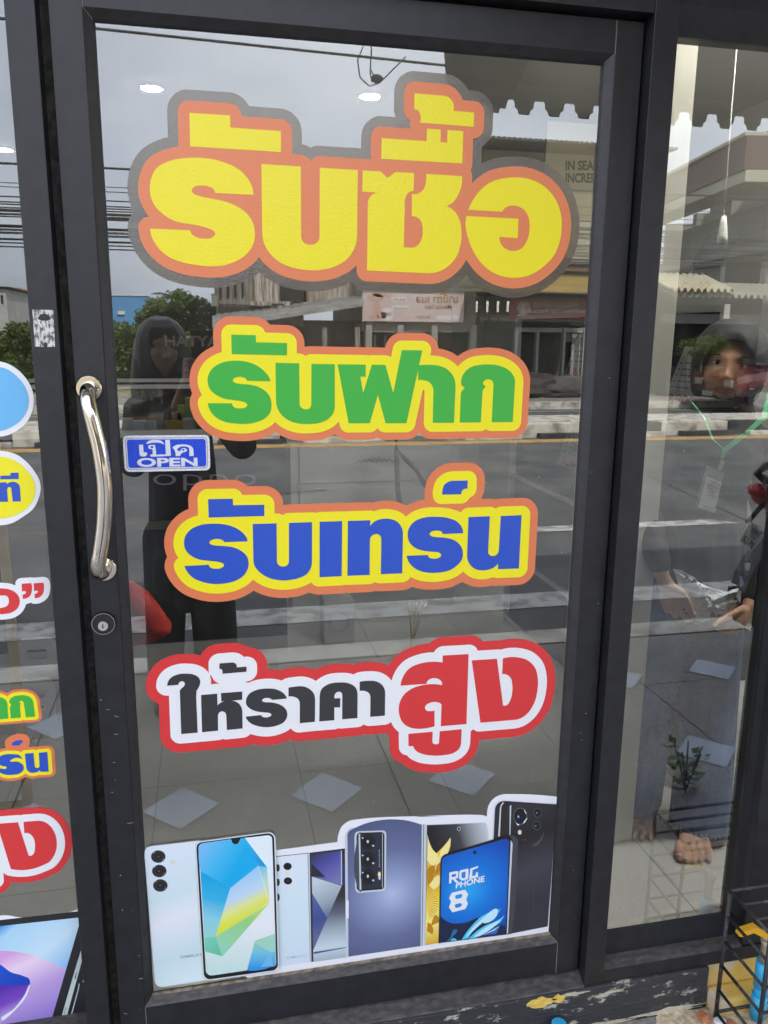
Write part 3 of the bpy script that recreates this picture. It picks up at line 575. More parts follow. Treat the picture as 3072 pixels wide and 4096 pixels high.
g4 = glyphs(G4a); g4b = glyphs(G4b); b4 = px_w(570+219/2.212, 570+121/2.212, 2740); b4b = px_w(570+219/2.212, 570+27/2.212, 2740)
sticker('sticker', 'black and red Thai letters on white with a red rim, lowest of the door stickers', [(g4, V['black']), (g4b, V['red'])], [(b4, V['white'], 1e-4), (b4b, V['red'], 2e-3)])
# ---- open / เปิด plate
def rrect(q, r, n=6):
    """rounded quad in pixels"""
    out_ = []; q = [np.array(p, float) for p in q]
    for i in range(4):
        p, a, b = q[i], q[i-1], q[(i+1) % 4]; u = (a-p)/np.linalg.norm(a-p); v = (b-p)/np.linalg.norm(b-p)
        for k in range(n+1):
            t = k/n; out_.append((1-t)**2*(p+u*r)+2*t*(1-t)*p+t*t*(p+v*r))
    return np.array(out_)
OS = (450, 1650, 2.552)
def oq(pts): return [(OS[0]+a/OS[2], OS[1]+b/OS[2]) for a, b in pts]
plate = empty('open_plate', (.14, -.001, .9), 'blue and white bilingual open plate stuck beside the chrome handle', 'sign')
def glitter(name, c, c2):
    return mat(name, c, rough=.35, coat=.6, col2=c2, vscale=700, detail=1, ramp=(.4, .6))
pw_ = glitter('plate_white', (.60, .62, .68), (.80, .81, .84)); pb_ = glitter('plate_blue', (.008, .035, .45), (.015, .09, .75))
Q = oq([(103, 236), (988, 228), (1000, 588), (128, 606)])
add('backing', fill([to_glass(rrect(Q, 22))], -.0012, .0012), pw_, plate)
def inset(q, d):
    q = [np.array(p, float) for p in q]; c = sum(q)/4; r_ = []
    for i in range(4):
        p, a, b = q[i], q[i-1], q[(i+1) % 4]; r_.append(p+d*((a-p)/np.linalg.norm(a-p)+(b-p)/np.linalg.norm(b-p)))
    return r_
add('border_line', fill([to_glass(rrect(inset(Q, 9.5), 16)), to_glass(rrect(inset(Q, 11), 15))], -.0020, .0003), mat('navy', (.01, .012, .08), rough=.4), plate)
add('face', fill([to_glass(rrect(inset(Q, 15.5), 12))], -.0020, .0003), pb_, plate)
me = text_map('OPEN', quad_on([(247, 464), (867, 460), (869, 549), (250, 557)], -.00235, *OS), .035); add('lettering', me, pw_, plate)
S4_ = [ "271,328* 313,326* 318,400| 335,405 352,408 355,425 345,440 315,447 285,440 277,420 271,328*|",
        "365,350 370,335 400,330 435,335 440,360| 445,428* 545,426* 538,278*| 585,276* 597,440* 390,450* 385,428* 412,425* 410,378| 395,372 372,366 365,350",
        "345,320* 360,295 400,280 450,278 500,288 530,325* 490,310 440,305 400,308 370,315",
        "645,443* 640,400 625,370 615,360 640,335 690,325 750,325 800,340 825,375 830,441*| 785,443* 785,385| 775,355 740,345 700,347 675,360 660,375 690,392 700,375 730,362 755,372 762,385 750,398 720,405 695,430 690,442*"]
H4_ = [None, "388,350 398,342 412,340 420,352 410,362 396,362", None, "708,380 722,371 737,378 730,388 716,388"]
ms = []
for s_, h_ in zip(S4_, H4_):
    lp = [to_glass(loop_px(s_, *OS, step=3))]
    if h_: lp.append(to_glass(loop_px(h_, *OS, step=3)))
    ms.append(fill(lp, -.0023, .0003))
add('lettering', join(ms), pw_, plate)
# ---- stickers of the left window
SI = (0, 1400, 2.949); SJ = (0, 2250, 2.457); SK = (0, 3100, 2.2209)
def ell(cx, cz, rx, rz, rot=0, n=72):
    c, s = math.cos(rot), math.sin(rot); return np.array([(cx+rx*math.cos(t)*c-rz*math.sin(t)*s, cz+rx*math.cos(t)*s+rz*math.sin(t)*c) for t in [2*math.pi*k/n for k in range(n)]])
LG = 'stickers on the left window'
def edge_arc(pts, sc, off): # right-hand arc in pixels, closed on the unseen left
    lp = loop_px(pts, *sc); return to_glass(lp)
rs = empty('sticker', (-.2, -.001, 1.1), 'round sky blue sticker with a white rim on the left window', 'sticker', LG)
add('border', fill([edge_arc("-420,580 -380,330 -240,180 0,135 150,190 270,290 350,400 398,540 397,650 370,750 300,870 200,950 50,1015 -150,1000 -330,850", SI, 0)], -.0007), V['white'], rs)
add('face', fill([edge_arc("-360,580 -330,380 -200,240 0,200 110,240 220,330 300,440 340,580 325,700 260,810 150,900 20,952 -120,940 -290,800", SI, 0)], -.0012), V['lblue'], rs)
ys = empty('sticker', (-.2, -.001, .85), 'round yellow sticker with blue Thai letters and white rim on the left window', 'sticker', LG)
add('border', fill([edge_arc("-400,1600 -360,1370 -220,1230 0,1190 60,1195 200,1235 320,1325 420,1450 470,1550 480,1640 460,1740 385,1880 280,1960 125,2047 -100,2050 -300,1900", SI, 0)], -.0007), V['white'], ys)
add('face', fill([edge_arc("-340,1620 -300,1400 -170,1290 0,1257 110,1275 220,1330 320,1420 395,1530 418,1640 395,1760 320,1860 200,1940 60,1980 -100,1985 -260,1850", SI, 0)], -.0012), V['yellow2'], ys)
g_ = [to_glass(loop_px(s_, *SI)) for s_ in ("4,1482* 126,1477* 126,1448* 220,1444* 224,1519* 6,1524*", "-120,1565* 77,1557* 82,1580* 110,1562 160,1552 210,1570 237,1620 248,1783*| 152,1785* 138,1660| 130,1620 108,1613 88,1630 86,1660 96,1787*| -115,1790*")]
add('lettering', join([fill([g], -.0017-.00002*i) for i, g in enumerate(g_)]), V['blue'], ys)
g_ = glyphs([(SJ, "214,207* 308,201* 314,275 300,320 270,345 227,356* 222,312* 250,305 256,285 218,286*"), (SJ, "332,203* 428,196* 432,265 420,310 390,338 343,350* 340,306* 366,298 374,280 336,282*"),
             (SJ, "-180,380 -120,300 -60,260 20,253 100,265 160,300 192,350 194,400 170,450 120,487 50,503 -60,500* -70,445* 40,438 70,425 88,390 85,350 65,325 30,322 -30,330 -80,370* -90,400*")])
sticker('sticker', 'red Thai letter and quotation marks on white on the left window', [(g_, V['red'])], [(px_w(174, 199, 2360), V['white'], 1e-3)], LG)
g_ = glyphs([(SJ, "-100,1330* 20,1325 60,1350 75,1400 83,1530*| -60,1540*"), (SJ, "93,1368* 100,1340 140,1312 190,1303 250,1303 300,1322 328,1370 347,1510*| 256,1517* 236,1380| 225,1358 200,1358 190,1372* 208,1382* 196,1400 205,1520*| 107,1528* 99,1415* 112,1396*")])
sticker('sticker', 'small green Thai letters on yellow and orange on the left window', [(g_, V['green'])], [(px_w(1510/2.457/4.3, 1510/2.457/4.3+15.5, 2850), V['yellow2'], 1e-3), (px_w(10, 37.5, 2850), V['orange2'], 1e-3)], LG)
g_ = glyphs([(SJ, "120,1770* 150,1752 222,1744* 220,1772* 200,1775 196,1792* 122,1795*"),
             (SJ, "-60,2025* 5,2020 60,2022 70,2010 20,1995 -20,1960 -10,1910 40,1885 120,1880 190,1890 225,1930* 110,1935 100,1945 180,1955 230,1990 235,2030 200,2065 130,2082 50,2080 0,2060"),
             (SJ, "246,1875* 330,1868* 342,1990| 350,2012 370,2015 388,2005 390,1985 383,1865*| 467,1858* 480,2050* 398,2053* 396,2035* 350,2060 300,2060 268,2035 258,1990 246,1875*|")])
sticker('sticker', 'small blue Thai letters on yellow and orange on the left window', [(g_, V['blue'])], [(px_w(10, 26, 2980), V['yellow2'], 1e-3), (px_w(10, 39, 2980), V['orange2'], 1e-3)], LG)
g_ = glyphs([(SK, "-120,436* -20,430* 160,416* 256,713* 285,710 303,690 312,640 308,580 290,540 260,515 218,512* 210,413* 330,403| 400,415 460,465 490,520 505,590 500,660 470,730 420,780 360,806| 98,830* -10,480*"),
             (SK, "-130,500* -60,500* -40,940* -130,945*")])
sticker('sticker', 'large red Thai letters on white with a red rim low on the left window', [(g_, V['red'])], [(px_w(226, 259, 3360), V['white'], 1e-3), (px_w(226, 288, 3360), V['red'], 1e-3)], LG)
# ================================================================== PRINTED PHONE POSTERS
P1 = (560, 3280, 2.765); P2 = (1080, 3230, 2.5136); P3 = (1680, 3150, 2.9105)
def mix(parts):
    r_ = []
    for (ox, oy, sc), s in parts:
        for tk in s.split():
            su = tk.lstrip('-0123456789.,'); a, b = tk[:len(tk)-len(su)] .split(',') if su else tk.split(',')
            r_.append('%.2f,%.2f%s' % (ox+float(a)/sc, oy+float(b)/sc, su))
    return ' '.join(r_)
class Print:
    def __init__(s, parent, y): s.p = parent; s.y = y; s.off = Vector(parent.location)
    def g(s, name, fr_, a, b, cols, radial=False):
        p = Vector(on(fr_[0]+a[0]/fr_[2], fr_[1]+a[1]/fr_[2], s.y))-s.off; q = Vector(on(fr_[0]+b[0]/fr_[2], fr_[1]+b[1]/fr_[2], s.y))-s.off
        q.y = p.y; return gmat(name, p, q, cols, radial=radial)
    def part(s, name, items):
        """items: (frame, [outline, holes...], material); each lies a hair above the one before; all one mesh"""
        mes = []; ms = []
        for fr_, lps, m in items:
            lp = [to_glass(loop_px(x, *fr_, step=4) if isinstance(x, str) else x, 0) for x in lps]
            me = fill(lp, s.y, 0); s.y -= .00002
            if m not in ms: ms.append(m)
            idx = ms.index(m)
            me.polygons.foreach_set('material_index', [idx]*len(me.polygons)); mes.append(me)
        bm = bmesh.new()
        for me in mes: bm.from_mesh(me); bpy.data.meshes.remove(me)
        me = bpy.data.meshes.new(name); bm.to_mesh(me); bm.free(); return add(name, me, ms, s.p)
    def text(s, txt, fr_, q, m, bold=.02, name='lettering'):
        me = text_map(txt, quad_on(q, s.y, *fr_), bold); s.y -= .00003; return add(name, me, m, s.p)
def C(*a): return srgb(*a)
def pm(name, c, **k): return mat(name, srgb(*c) if max(c) > 1 else c, rough=.38, coat=.35, croug=.08, bump=.03, bscale=300, **k)
pwhite = pm('print_white', (232, 234, 240)); pblack = pm('print_black', (16, 17, 20)); pdark = pm('print_dark', (40, 40, 46)); prim = pm('print_rim', (176, 200, 200)); psilv = pm('print_silver', (196, 206, 214))
pgrey = pm('print_lens_grey', (70, 74, 84)); pink_ = pm('print_ink_grey', (160, 182, 190)); pblue = pm('print_lens_blue', (40, 110, 230)); pgold = pm('print_gold', (236, 190, 40)); pgold2 = pm('print_gold_dark', (190, 130, 20)); pcream = pm('print_cream', (246, 232, 150))
poster = empty('phone_poster', (.5, -.001, .02), 'cut out printed row of seven smartphones along the bottom of the door glass', 'poster')
PR = Print(poster, -.0006)
PR.part('backing', [((0, 0, 1), [mix([(P2, "40,430* 676,345* 686,270 720,190 800,132 900,115 1659,90"), (P3, "0,340 650,315 720,318 778,335* 780,290 800,200 870,115 960,78 1060,75 1600,106* 1500,1680*"), (P2, "1659,1440* 0,1690*"), (P1, "1195,1745* 1145,1715*")])], pwhite)])
def lens(fr_, cx, cy, r, ry=None, ring=pgrey): ry = ry or r; return [(fr_, [ell(*[0, 0, 1, 1])*0+ell(cx, cy, r, ry)], pblack)]
def E_(fr_, cx, cy, rx, ry, rot=0): return np.array([(fr_[0]+a/fr_[2], fr_[1]+b/fr_[2]) for a, b in ell(cx, cy, rx, ry, rot, 36)])
def el(fr_, cx, cy, rx, ry, m, rot=0, hole=None):
    l_ = [E_(fr_, cx, cy, rx, ry, rot)]
    if hole: l_.append(E_(fr_, cx, cy, hole, hole*ry/rx, rot))
    return ((0, 0, 1), l_, m)
back = PR.g('print_pearl_back', P1, (60, 300), (700, 1800), [(0, C(222, 230, 242)), (.35, C(206, 226, 232)), (.5, C(228, 232, 240)), (.75, C(200, 224, 230)), (1, C(222, 236, 240))])
back2 = PR.g('print_pearl_back_small', P2, (80, 460), (380, 1560), [(0, C(222, 230, 242)), (.5, C(208, 230, 238)), (1, C(206, 222, 236))])
# phone behind, camera column on the right of the first pair
PR.part('printed_phone', [(P2, ["60,490* 380,458* 402,1552* 70,1600*"], back2), (P2, ["60,488* 382,454* 382,460* 60,495*"], pdark)]
        + [el(P2, 176, 590, 42, 37, pblack), el(P2, 180, 736, 42, 36, pblack), el(P2, 180, 736, 8, 7, pgrey), el(P2, 176, 662, 14, 12, pcream)] + [el(P2, 78, y, 20, 38, pdark) for y in (605, 750, 900)])
PR.text('SAMSUNG', P2, [(162, 1497), (378, 1474), (378, 1501), (162, 1525)], pm('print_faint_ink', (184, 204, 214)))
# folded dark tablet with the silver wallpaper
sw = PR.g('print_violet_dark', P2, (420, 480), (640, 760), [(0, C(50, 52, 72)), (.35, C(72, 74, 150)), (.6, C(92, 92, 168)), (1, C(120, 120, 170))])
sl = PR.g('print_silver_fold', P2, (440, 760), (620, 1100), [(0, C(196, 208, 216)), (.6, C(150, 165, 176)), (1, C(84, 100, 150))])
sl2 = PR.g('print_steel_fade', P2, (660, 900), (640, 1560), [(0, C(48, 46, 54)), (.25, C(96, 104, 120)), (.5, C(158, 176, 188)), (.75, C(200, 216, 224)), (1, C(150, 170, 184))])
sl3 = PR.g('print_blue_fold', P2, (430, 860), (520, 1300), [(0, C(88, 104, 168)), (.6, C(62, 78, 140)), (1, C(96, 104, 150))])
PR.part('printed_phone', [(P2, ["378,455* 760,408* 790,1500* 402,1552*"], pdark), (P2, ["383,456* 398,454* 416,1550* 404,1551*"], psilv), (P2, ["415,470* 757,428* 762,1505* 436,1550*"], sl2),
        (P2, ["412,465* 715,432* 720,780* 418,690*"], sw), (P2, ["418,560* 560,700* 418,690*"], pdark), (P2, ["420,692* 720,785* 580,1095* 436,1430*"], sl), (P2, ["424,860* 575,1110* 434,1430*"], sl3), (P2, ["438,1450* 762,1400* 762,1408* 438,1470*"], pm('print_blue_line', (60, 76, 140))), (P2, ["712,432* 722,431* 724,775* 716,778*"], psilv), (P2, ["724,560* 757,556* 757,772* 724,776*"], pm('print_deep_blue', (40, 52, 110))), el(P2, 742, 450, 12, 13, pblack)])
# lavender-blue folding phone with long camera island
lav = PR.g('print_lavender', P2, (1230, 870), (1230, 1650), [(0, C(176, 192, 222)), (.22, C(142, 156, 194)), (.55, C(100, 110, 150)), (1, C(78, 86, 124))], True)
ix = [(P2, ["762,1505* 752,330| 765,250 820,200 1530,165| 1548,168*  1535,1385*"], psilv), (P2, ["788,1495* 778,330| 790,240 850,205 1525,172* 1512,1390*"], lav), (P2, ["1530,168* 1556,166* 1538,1384* 1518,1388*"], psilv), (P2, ["1541,168* 1547,167* 1530,1385* 1524,1386*"], pgrey),
      (P2, ["762,930* 790,930* 790,1110* 764,1115*"], pwhite),
      (P2, ["848,300 860,250 900,235 1120,228| 1155,235 1168,270 1165,790| 1155,825 1120,838 910,855| 870,845 855,810 848,300|"], psilv), (P2, ["868,300 878,262 905,250 1115,243| 1138,250 1150,275 1147,780| 1138,808 1110,820 915,836| 885,828 870,800 868,300|"], pblack),
      (P2, ["878,310 885,280 890,265 890,825 880,800"], pgrey), (P2, ["905,262* 1125,250* 1122,800* 920,822*"], pm('print_island', (40, 44, 62))), (P2, ["890,262* 905,262* 918,820* 900,825*"], psilv), (P2, ["1128,252* 1134,252* 1132,798* 1126,800*"], psilv)]
for y in (345, 520, 692): ix += [el(P2, 984, y, 73, 80, pblack), el(P2, 984, y, 60, 66, pdark), el(P2, 984, y, 52, 57, pblack), el(P2, 982, y-6, 12, 16, psilv), el(P2, 930, y-42, 9, 8, psilv), el(P2, 1036, y+36, 12, 10, psilv)]
ix += [el(P2, 1098, 668, 15, 28, pcream), el(P2, 1100, 702, 12, 20, psilv)] + [el(P2, 1097, 425+18*k, 5, 4, psilv) for k in range(10)]
PR.part('printed_phone', ix)
# open screen with yellow flower
fl = PR.g('print_screen_grey', P3, (150, 640), (740, 420), [(0, C(30, 28, 32)), (.5, C(60, 62, 68)), (1, C(190, 198, 204))])
pet = PR.g('print_petal', P3, (60, 600), (230, 1800), [(0, C(250, 244, 190)), (.15, C(236, 200, 60)), (.4, C(214, 158, 40)), (.6, C(246, 214, 60)), (.8, C(250, 236, 130)), (1, C(214, 170, 40))])
it = [(P3, ["60,428* 730,402| 765,410 775,440 770,700* 220,1800* 45,1830*"], psilv), (P3, ["78,432* 720,408| 750,415 758,440 750,700* 220,1800* 62,1828*"], fl),
      (P3, ["85,540* 110,640 180,765* 260,690 352,575* 345,700 300,800 240,900* 230,1800* 62,1826*"], pet)]
for k in range(26):
    a = -1.35+2.7*k/25; it.append((P3, ["%d,%d* %d,%d* %d,%d*" % (82, 1330+k*3-36, 82+125*math.cos(a), 1355+160*math.sin(a), 82+125*math.cos(a+.05), 1355+160*math.sin(a+.05))], pcream if k % 2 else pgold2))
for s_ in ("85,600* 150,720 190,760* 150,900 80,800*", "240,720* 350,590* 330,720 250,880 160,960*", "100,1130* 140,1060 220,1010* 222,1120 150,1180*"): it.append((P3, [s_], pcream))
for s_ in ("78,960* 150,900 150,1060* 90,1140*", "85,1560* 150,1640 140,1700* 78,1660*", "190,900* 230,860* 225,960 170,1010*", "120,1600* 190,1480 215,1560*"): it.append((P3, [s_], pgold2))
it += [el(P3, 448, 474, 21, 23, psilv), el(P3, 448, 474, 15, 17, pdark)]
PR.part('printed_phone', it)
# dark gaming phone seen from behind
bk = PR.g('print_black_back', P3, (1100, 300), (1350, 1300), [(0, C(44, 46, 52)), (.3, C(30, 29, 32)), (.65, C(62, 62, 72)), (1, C(48, 49, 58))])
ix = [(P3, ["850,640* 868,260| 885,200 930,160 1000,150 1590,190*| 1480,1608* 1010,1700* 900,1000*"], pdark), (P3, ["905,560* 925,240| 940,190 965,165 975,168 950,200 940,240 925,560*|"], psilv), (P3, ["925,560* 945,240| 958,190 1000,158 1050,165 1020,200 1005,260 1000,540*|"], pm('print_brown_black', (46, 34, 36))),
      (P3, ["1000,540* 1018,240| 1030,200 1060,180 1110,178 1585,205*| 1480,1608* 1010,1700*"], bk), (P3, ["1040,210* 1058,195* 1046,540* 1036,540*"], psilv)]
for cx, cy, r in ((1162, 325, 82), (1366, 285, 46), (1352, 435, 44)):
    ix += [el(P3, cx, cy, r, r*1.25, pblack), el(P3, cx, cy, r*.97, r*1.2, pm('print_ring', (110, 112, 118)), hole=r*.9), el(P3, cx-r*.25, cy+r*.1, r*.17, r*.22, pblue), el(P3, cx-r*.28, cy+r*.05, r*.07, r*.08, pwhite)]
ix += [(P3, ["1192,410* 1225,360 1240,345 1215,400*"], pwhite), (P3, ["1110,395* 1130,415 1150,420* 1145,432 1118,415*"], pwhite), (P3, ["1205,240* 1235,290* 1225,300* 1208,262*"], psilv), el(P3, 1155, 512, 22, 27, pm('print_flash', (210, 220, 200))), (P3, ["1280,665* 1360,620 1430,520* 1440,490* 1425,570 1350,675*"], pgrey), (P3, ["1150,598* 1195,598* 1195,603* 1150,603*"], pgrey), el(P3, 1217, 601, 6, 7, pm('print_red', (220, 50, 60)))]
ix += [(P3, ["1310,%d* 1318,%d* 1317,%d* 1308,%d*" % (y, y, y+12, y+12)], pgrey) for y in range(1130, 1500, 22)]
PR.part('printed_phone', ix)
rog = PR.g('print_rog_blue', P3, (560, 1200), (560, 2050), [(0, C(30, 170, 240)), (.3, C(10, 120, 216)), (.6, C(10, 84, 188)), (.85, C(12, 58, 140)), (1, C(20, 40, 90))], True)
ix = [(P3, ["215,1800* 235,860| 250,800 300,765 960,560| 1040,545 1110,565 1135,620 1110,1200| 1060,1690* 1000,1700*"], pm('print_edge_grey', (66, 66, 74))), (P3, ["212,1800* 233,860| 248,800 300,762 960,558| 1020,548 1060,580 1065,640 1005,1690*|"], pblack), (P3, ["1050,600* 1072,640* 1018,1685* 1003,1688*"], psilv), (P3, ["228,1795* 248,870| 262,810 300,785 965,590| 1010,588 1032,620 1030,680 990,1640* 900,1690*"], rog),
      (P3, ["226,1795* 230,1480* 340,1560 520,1560 700,1500 860,1560 985,1600* 982,1695*"], pm('print_night', (22, 34, 70)))]
cyan = pm('print_cyan', (70, 200, 235)); pale = pm('print_pale_cyan', (190, 236, 248))
for s_, m_ in (("480,1760* 640,1550 700,1495 830,1430 940,1400* 820,1490 660,1600 560,1740*", cyan), ("520,1740* 690,1540 900,1420 720,1560*", pale), ("560,1750* 760,1590 880,1540 975,1475* 940,1540 780,1650 640,1740*", cyan), ("620,1725* 800,1590 935,1530* 800,1650 680,1720*", pale), ("700,1712* 930,1580* 880,1690*", pm('print_mid_blue', (50, 100, 190))), ("730,1705* 920,1600* 860,1650*", pale), ("300,1780* 340,1740 400,1640 420,1640 360,1740 330,1775*", pm('print_dim_cyan', (40, 110, 160))), ("350,1770* 390,1740 420,1765 400,1768*", cyan)): ix.append((P3, [s_], m_))
for k in range(9): ix.append(el(P3, 690+28*k, 1512-10*k, 5, 4, pwhite)); ix.append(el(P3, 720+25*k, 1660-16*k, 5, 4, pwhite))
for s_ in (["335,975* 432,957* 442,975* 437,1035* 405,1050* 442,1085* 410,1092* 375,1055* 362,1058* 358,1098* 332,1105*", "362,1000* 412,990* 410,1022* 364,1030*"], ["465,950* 552,930* 558,940* 555,1045* 545,1055* 480,1070* 448,1045* 452,965*", "478,975* 525,963* 522,1035* 490,1042* 476,1030*"],
           ["580,930* 672,898* 668,920* 605,945* 600,1018* 640,1008* 643,978* 668,968* 668,1030* 565,1052*"], ["365,1210* 520,1175* 557,1230* 530,1285* 552,1340* 520,1400* 370,1438* 330,1380* 355,1315* 332,1270*", "410,1240* 475,1222* 488,1245* 470,1272* 415,1283* 400,1262*", "405,1345* 465,1330* 485,1352* 462,1375* 415,1387* 397,1368*"]): ix.append((P3, s_, pwhite))
ix += [el(P3, 630, 742, 27, 30, rog), el(P3, 630, 742, 18, 20, pblack)]
PR.part('printed_phone', ix); PR.text('PHONE', P3, [(420, 1108), (752, 1024), (750, 1096), (415, 1178)], pwhite, .03)
# white phone, back, and its screen in front (nearest layer)
ix = [(P1, ["50,380 62,305 140,270 665,210*| 750,1755*| 260,1832| 190,1815 160,1760 50,380|"], pm('print_edge', (178, 196, 200))), (P1, ["56,382 68,312 145,276 660,217*| 745,1750*| 262,1824| 196,1808 167,1755 56,382|"], back)]
for k, cy in enumerate((390, 549, 708)): ix += [el(P1, 203+11.5*k, cy, 80, 69, pblack), el(P1, 200+11.5*k, cy-2, 72, 61, pdark), el(P1, 203+11.5*k, cy, 40, 36, pblack), el(P1, 203+11.5*k, cy, 13, 12, pgrey), (P1, ["%d,%d* %d,%d %d,%d* %d,%d*" % (232+11*k, cy+52, 258+11*k, cy+38, 268+11*k, cy+15, 252+11*k, cy+42)], psilv), (P1, ["%d,%d* %d,%d %d,%d*" % (146+11*k, cy-34, 152+11*k, cy-48, 168+11*k, cy-54)], psilv)]
ix += [el(P1, 362, 451, 24, 20, prim), el(P1, 361, 451, 17, 14, pcream)]
PR.part('printed_phone', ix); PR.text('SAMSUNG', P1, [(443, 1502), (722, 1466), (722, 1499), (443, 1533)], pink_, .03)
s1 = PR.g('print_sky_blue', P1, (680, 300), (1080, 480), [(0, C(120, 190, 240)), (.5, C(70, 185, 238)), (1, C(2, 172, 230))]); s2 = PR.g('print_teal_fade', P1, (980, 700), (720, 1270), [(0, C(0, 166, 222)), (.35, C(50, 178, 226)), (.7, C(140, 208, 226)), (1, C(150, 212, 206))])
s3 = PR.g('print_facet', P1, (1090, 640), (1290, 1010), [(0, C(158, 206, 242)), (.45, C(190, 218, 240)), (.72, C(226, 232, 140)), (1, C(222, 230, 60))]); s4 = PR.g('print_green_facet', P1, (860, 1380), (1400, 940), [(0, C(150, 214, 180)), (.6, C(150, 210, 130)), (1, C(196, 224, 90))])
s5 = PR.g('print_screen_white', P1, (1300, 300), (900, 1680), [(0, C(226, 240, 246)), (.6, C(232, 236, 240)), (1, C(196, 226, 220))]); s6 = PR.g('print_corner_facet', P1, (1300, 1320), (1260, 1640), [(0, C(160, 208, 150)), (.4, C(120, 200, 220)), (1, C(40, 150, 228))])
s7 = PR.g('print_green_deep', P1, (720, 1300), (900, 1480), [(0, C(130, 208, 190)), (1, C(90, 196, 150))]); s8 = PR.g('print_cyan_edge', P1, (1200, 250), (1390, 500), [(0, C(40, 180, 236)), (1, C(0, 150, 214))]); s9 = PR.g('print_lime_edge', P1, (1340, 520), (1420, 860), [(0, C(120, 200, 236)), (.5, C(190, 224, 200)), (1, C(206, 226, 90))])
PR.part('printed_phone', [(P1, ["610,310 618,245 680,215 1390,121| 1470,135 1498,195 1540,1560| 1535,1620 1475,1662 790,1756| 720,1745 690,1690 610,310|"], prim), (P1, ["616,310 624,250 684,221 1392,127| 1464,140 1491,197 1533,1560| 1528,1615 1470,1655 790,1749| 726,1738 697,1688 616,310|"], pwhite), (P1, ["624,312 633,258 690,228 1392,133| 1458,146 1483,200 1524,1560| 1518,1608 1465,1647 790,1742| 733,1730 705,1682 624,312|"], pblack),
    (P1, ["647,320 652,270 700,240 1000,198| 1012,215 1025,240 1060,252 1090,235 1102,205 1125,186 1400,155| 1445,165 1460,205 1503,1530| 1500,1580 1450,1605 815,1698| 755,1690 728,1650 647,320|"], s5),
    (P1, ["648,330 652,272 700,241 1000,199*| 1012,215 1025,240 1060,252 1090,235 1102,205 1125,186 1160,184* 1305,490* 995,738* 668,548*"], s1), (P1, ["1140,185* 1160,184* 1400,503* 1308,490*"], s8), (P1, ["1308,490* 1403,503* 1430,900* 1410,800*"], s9), (P1, ["668,548* 995,738* 835,1273* 712,1278*"], s2),
    (P1, ["995,738* 1305,490* 1428,895* 835,1273*"], s3), (P1, ["1430,900* 835,1273* 915,1487*"], s4), (P1, ["712,1278* 835,1273* 912,1487* 720,1435*"], s7), (P1, ["1270,1320* 1488,1240* 1500,1540| 1495,1580 1450,1603 1182,1643*"], s6), (P1, ["1270,1340* 1445,1445* 1488,1435* 1486,1245*"], pm('print_mint', (160, 214, 196))), (P1, ["1445,1450* 1330,1610* 1470,1590*"], pm('print_soft_blue', (110, 184, 232)))])
# ---- tablet poster low on the left window
tp = empty('tablet_poster', (-.25, -.001, 0), 'cut out printed tablet with purple wave wallpaper low on the left window', 'poster')
PT = Print(tp, -.0006)
w1 = PT.g('print_tab_sky', SK, (0, 1350), (560, 1800), [(0, C(60, 150, 226)), (.12, C(170, 214, 240)), (.6, C(200, 228, 244)), (1, C(120, 184, 236))]); w2 = PT.g('print_tab_lilac', SK, (60, 1600), (420, 2200), [(0, C(214, 160, 220)), (.2, C(236, 214, 236)), (.5, C(190, 160, 220)), (1, C(140, 120, 206))])
w3 = PT.g('print_tab_violet', SK, (0, 1900), (150, 2150), [(0, C(80, 40, 170)), (.5, C(120, 70, 190)), (1, C(200, 180, 230))]); w4 = PT.g('print_tab_blue', SK, (0, 1700), (260, 1840), [(0, C(10, 80, 200)), (1, C(8, 60, 180))])
PT.part('backing', [(SK, ["-300,1300* 0,1247* 90,1247 130,1255 702,1183* 730,1183* 800,1900* 830,2400* -300,2400*"], pwhite)])
PT.part('printed_tablet', [(SK, ["-300,1322* 110,1274* 735,1205* 790,1700* 860,2400* -300,2400*"], pm('print_bezel', (34, 34, 40))), (SK, ["-300,1380* 0,1341* 712,1263* 712,1300* 440,2230* 380,2450* -300,2450*"], w1),
    (SK, ["-300,1560* 0,1560* 250,1590 420,1650 587,1720* 540,1880* 440,2230* 380,2450* -300,2450*"], w2), (SK, ["-200,1870* 150,1850 268,1840 255,1900 180,2020 30,2180 -100,2300*"], w3), (SK, ["-300,1600* 0,1680 100,1750 200,1780 262,1815 265,1850 220,1865 100,1866 0,1866 -300,1880*"], w4), (SK, ["255,1870* 268,1855* 240,1950 140,2080 30,2180* 20,2175 130,2070 225,1940*"], pwhite),
    (SK, ["735,1505* 742,1600* 560,2260* 530,2320* 515,2260* 600,1960 690,1650*"], pm('print_tab_edge', (190, 206, 204))), (SK, ["664,1800* 678,1750* 683,1752* 671,1812*"], pblack)] + [(SK, ["%d,%d* %d,%d* %d,%d* %d,%d*" % (552+5*k, 2168-16*k, 560+5*k, 2168-16*k, 560+5*k, 2160-16*k, 552+5*k, 2160-16*k)], pblack) for k in range(7)]
    + [(SK, ["700,1850* 708,1850* 700,1900* 620,2200* 610,2200* 692,1900*"], psilv), (SK, ["745,1800* 760,1790* 765,1880* 735,1830*"], pwhite)])
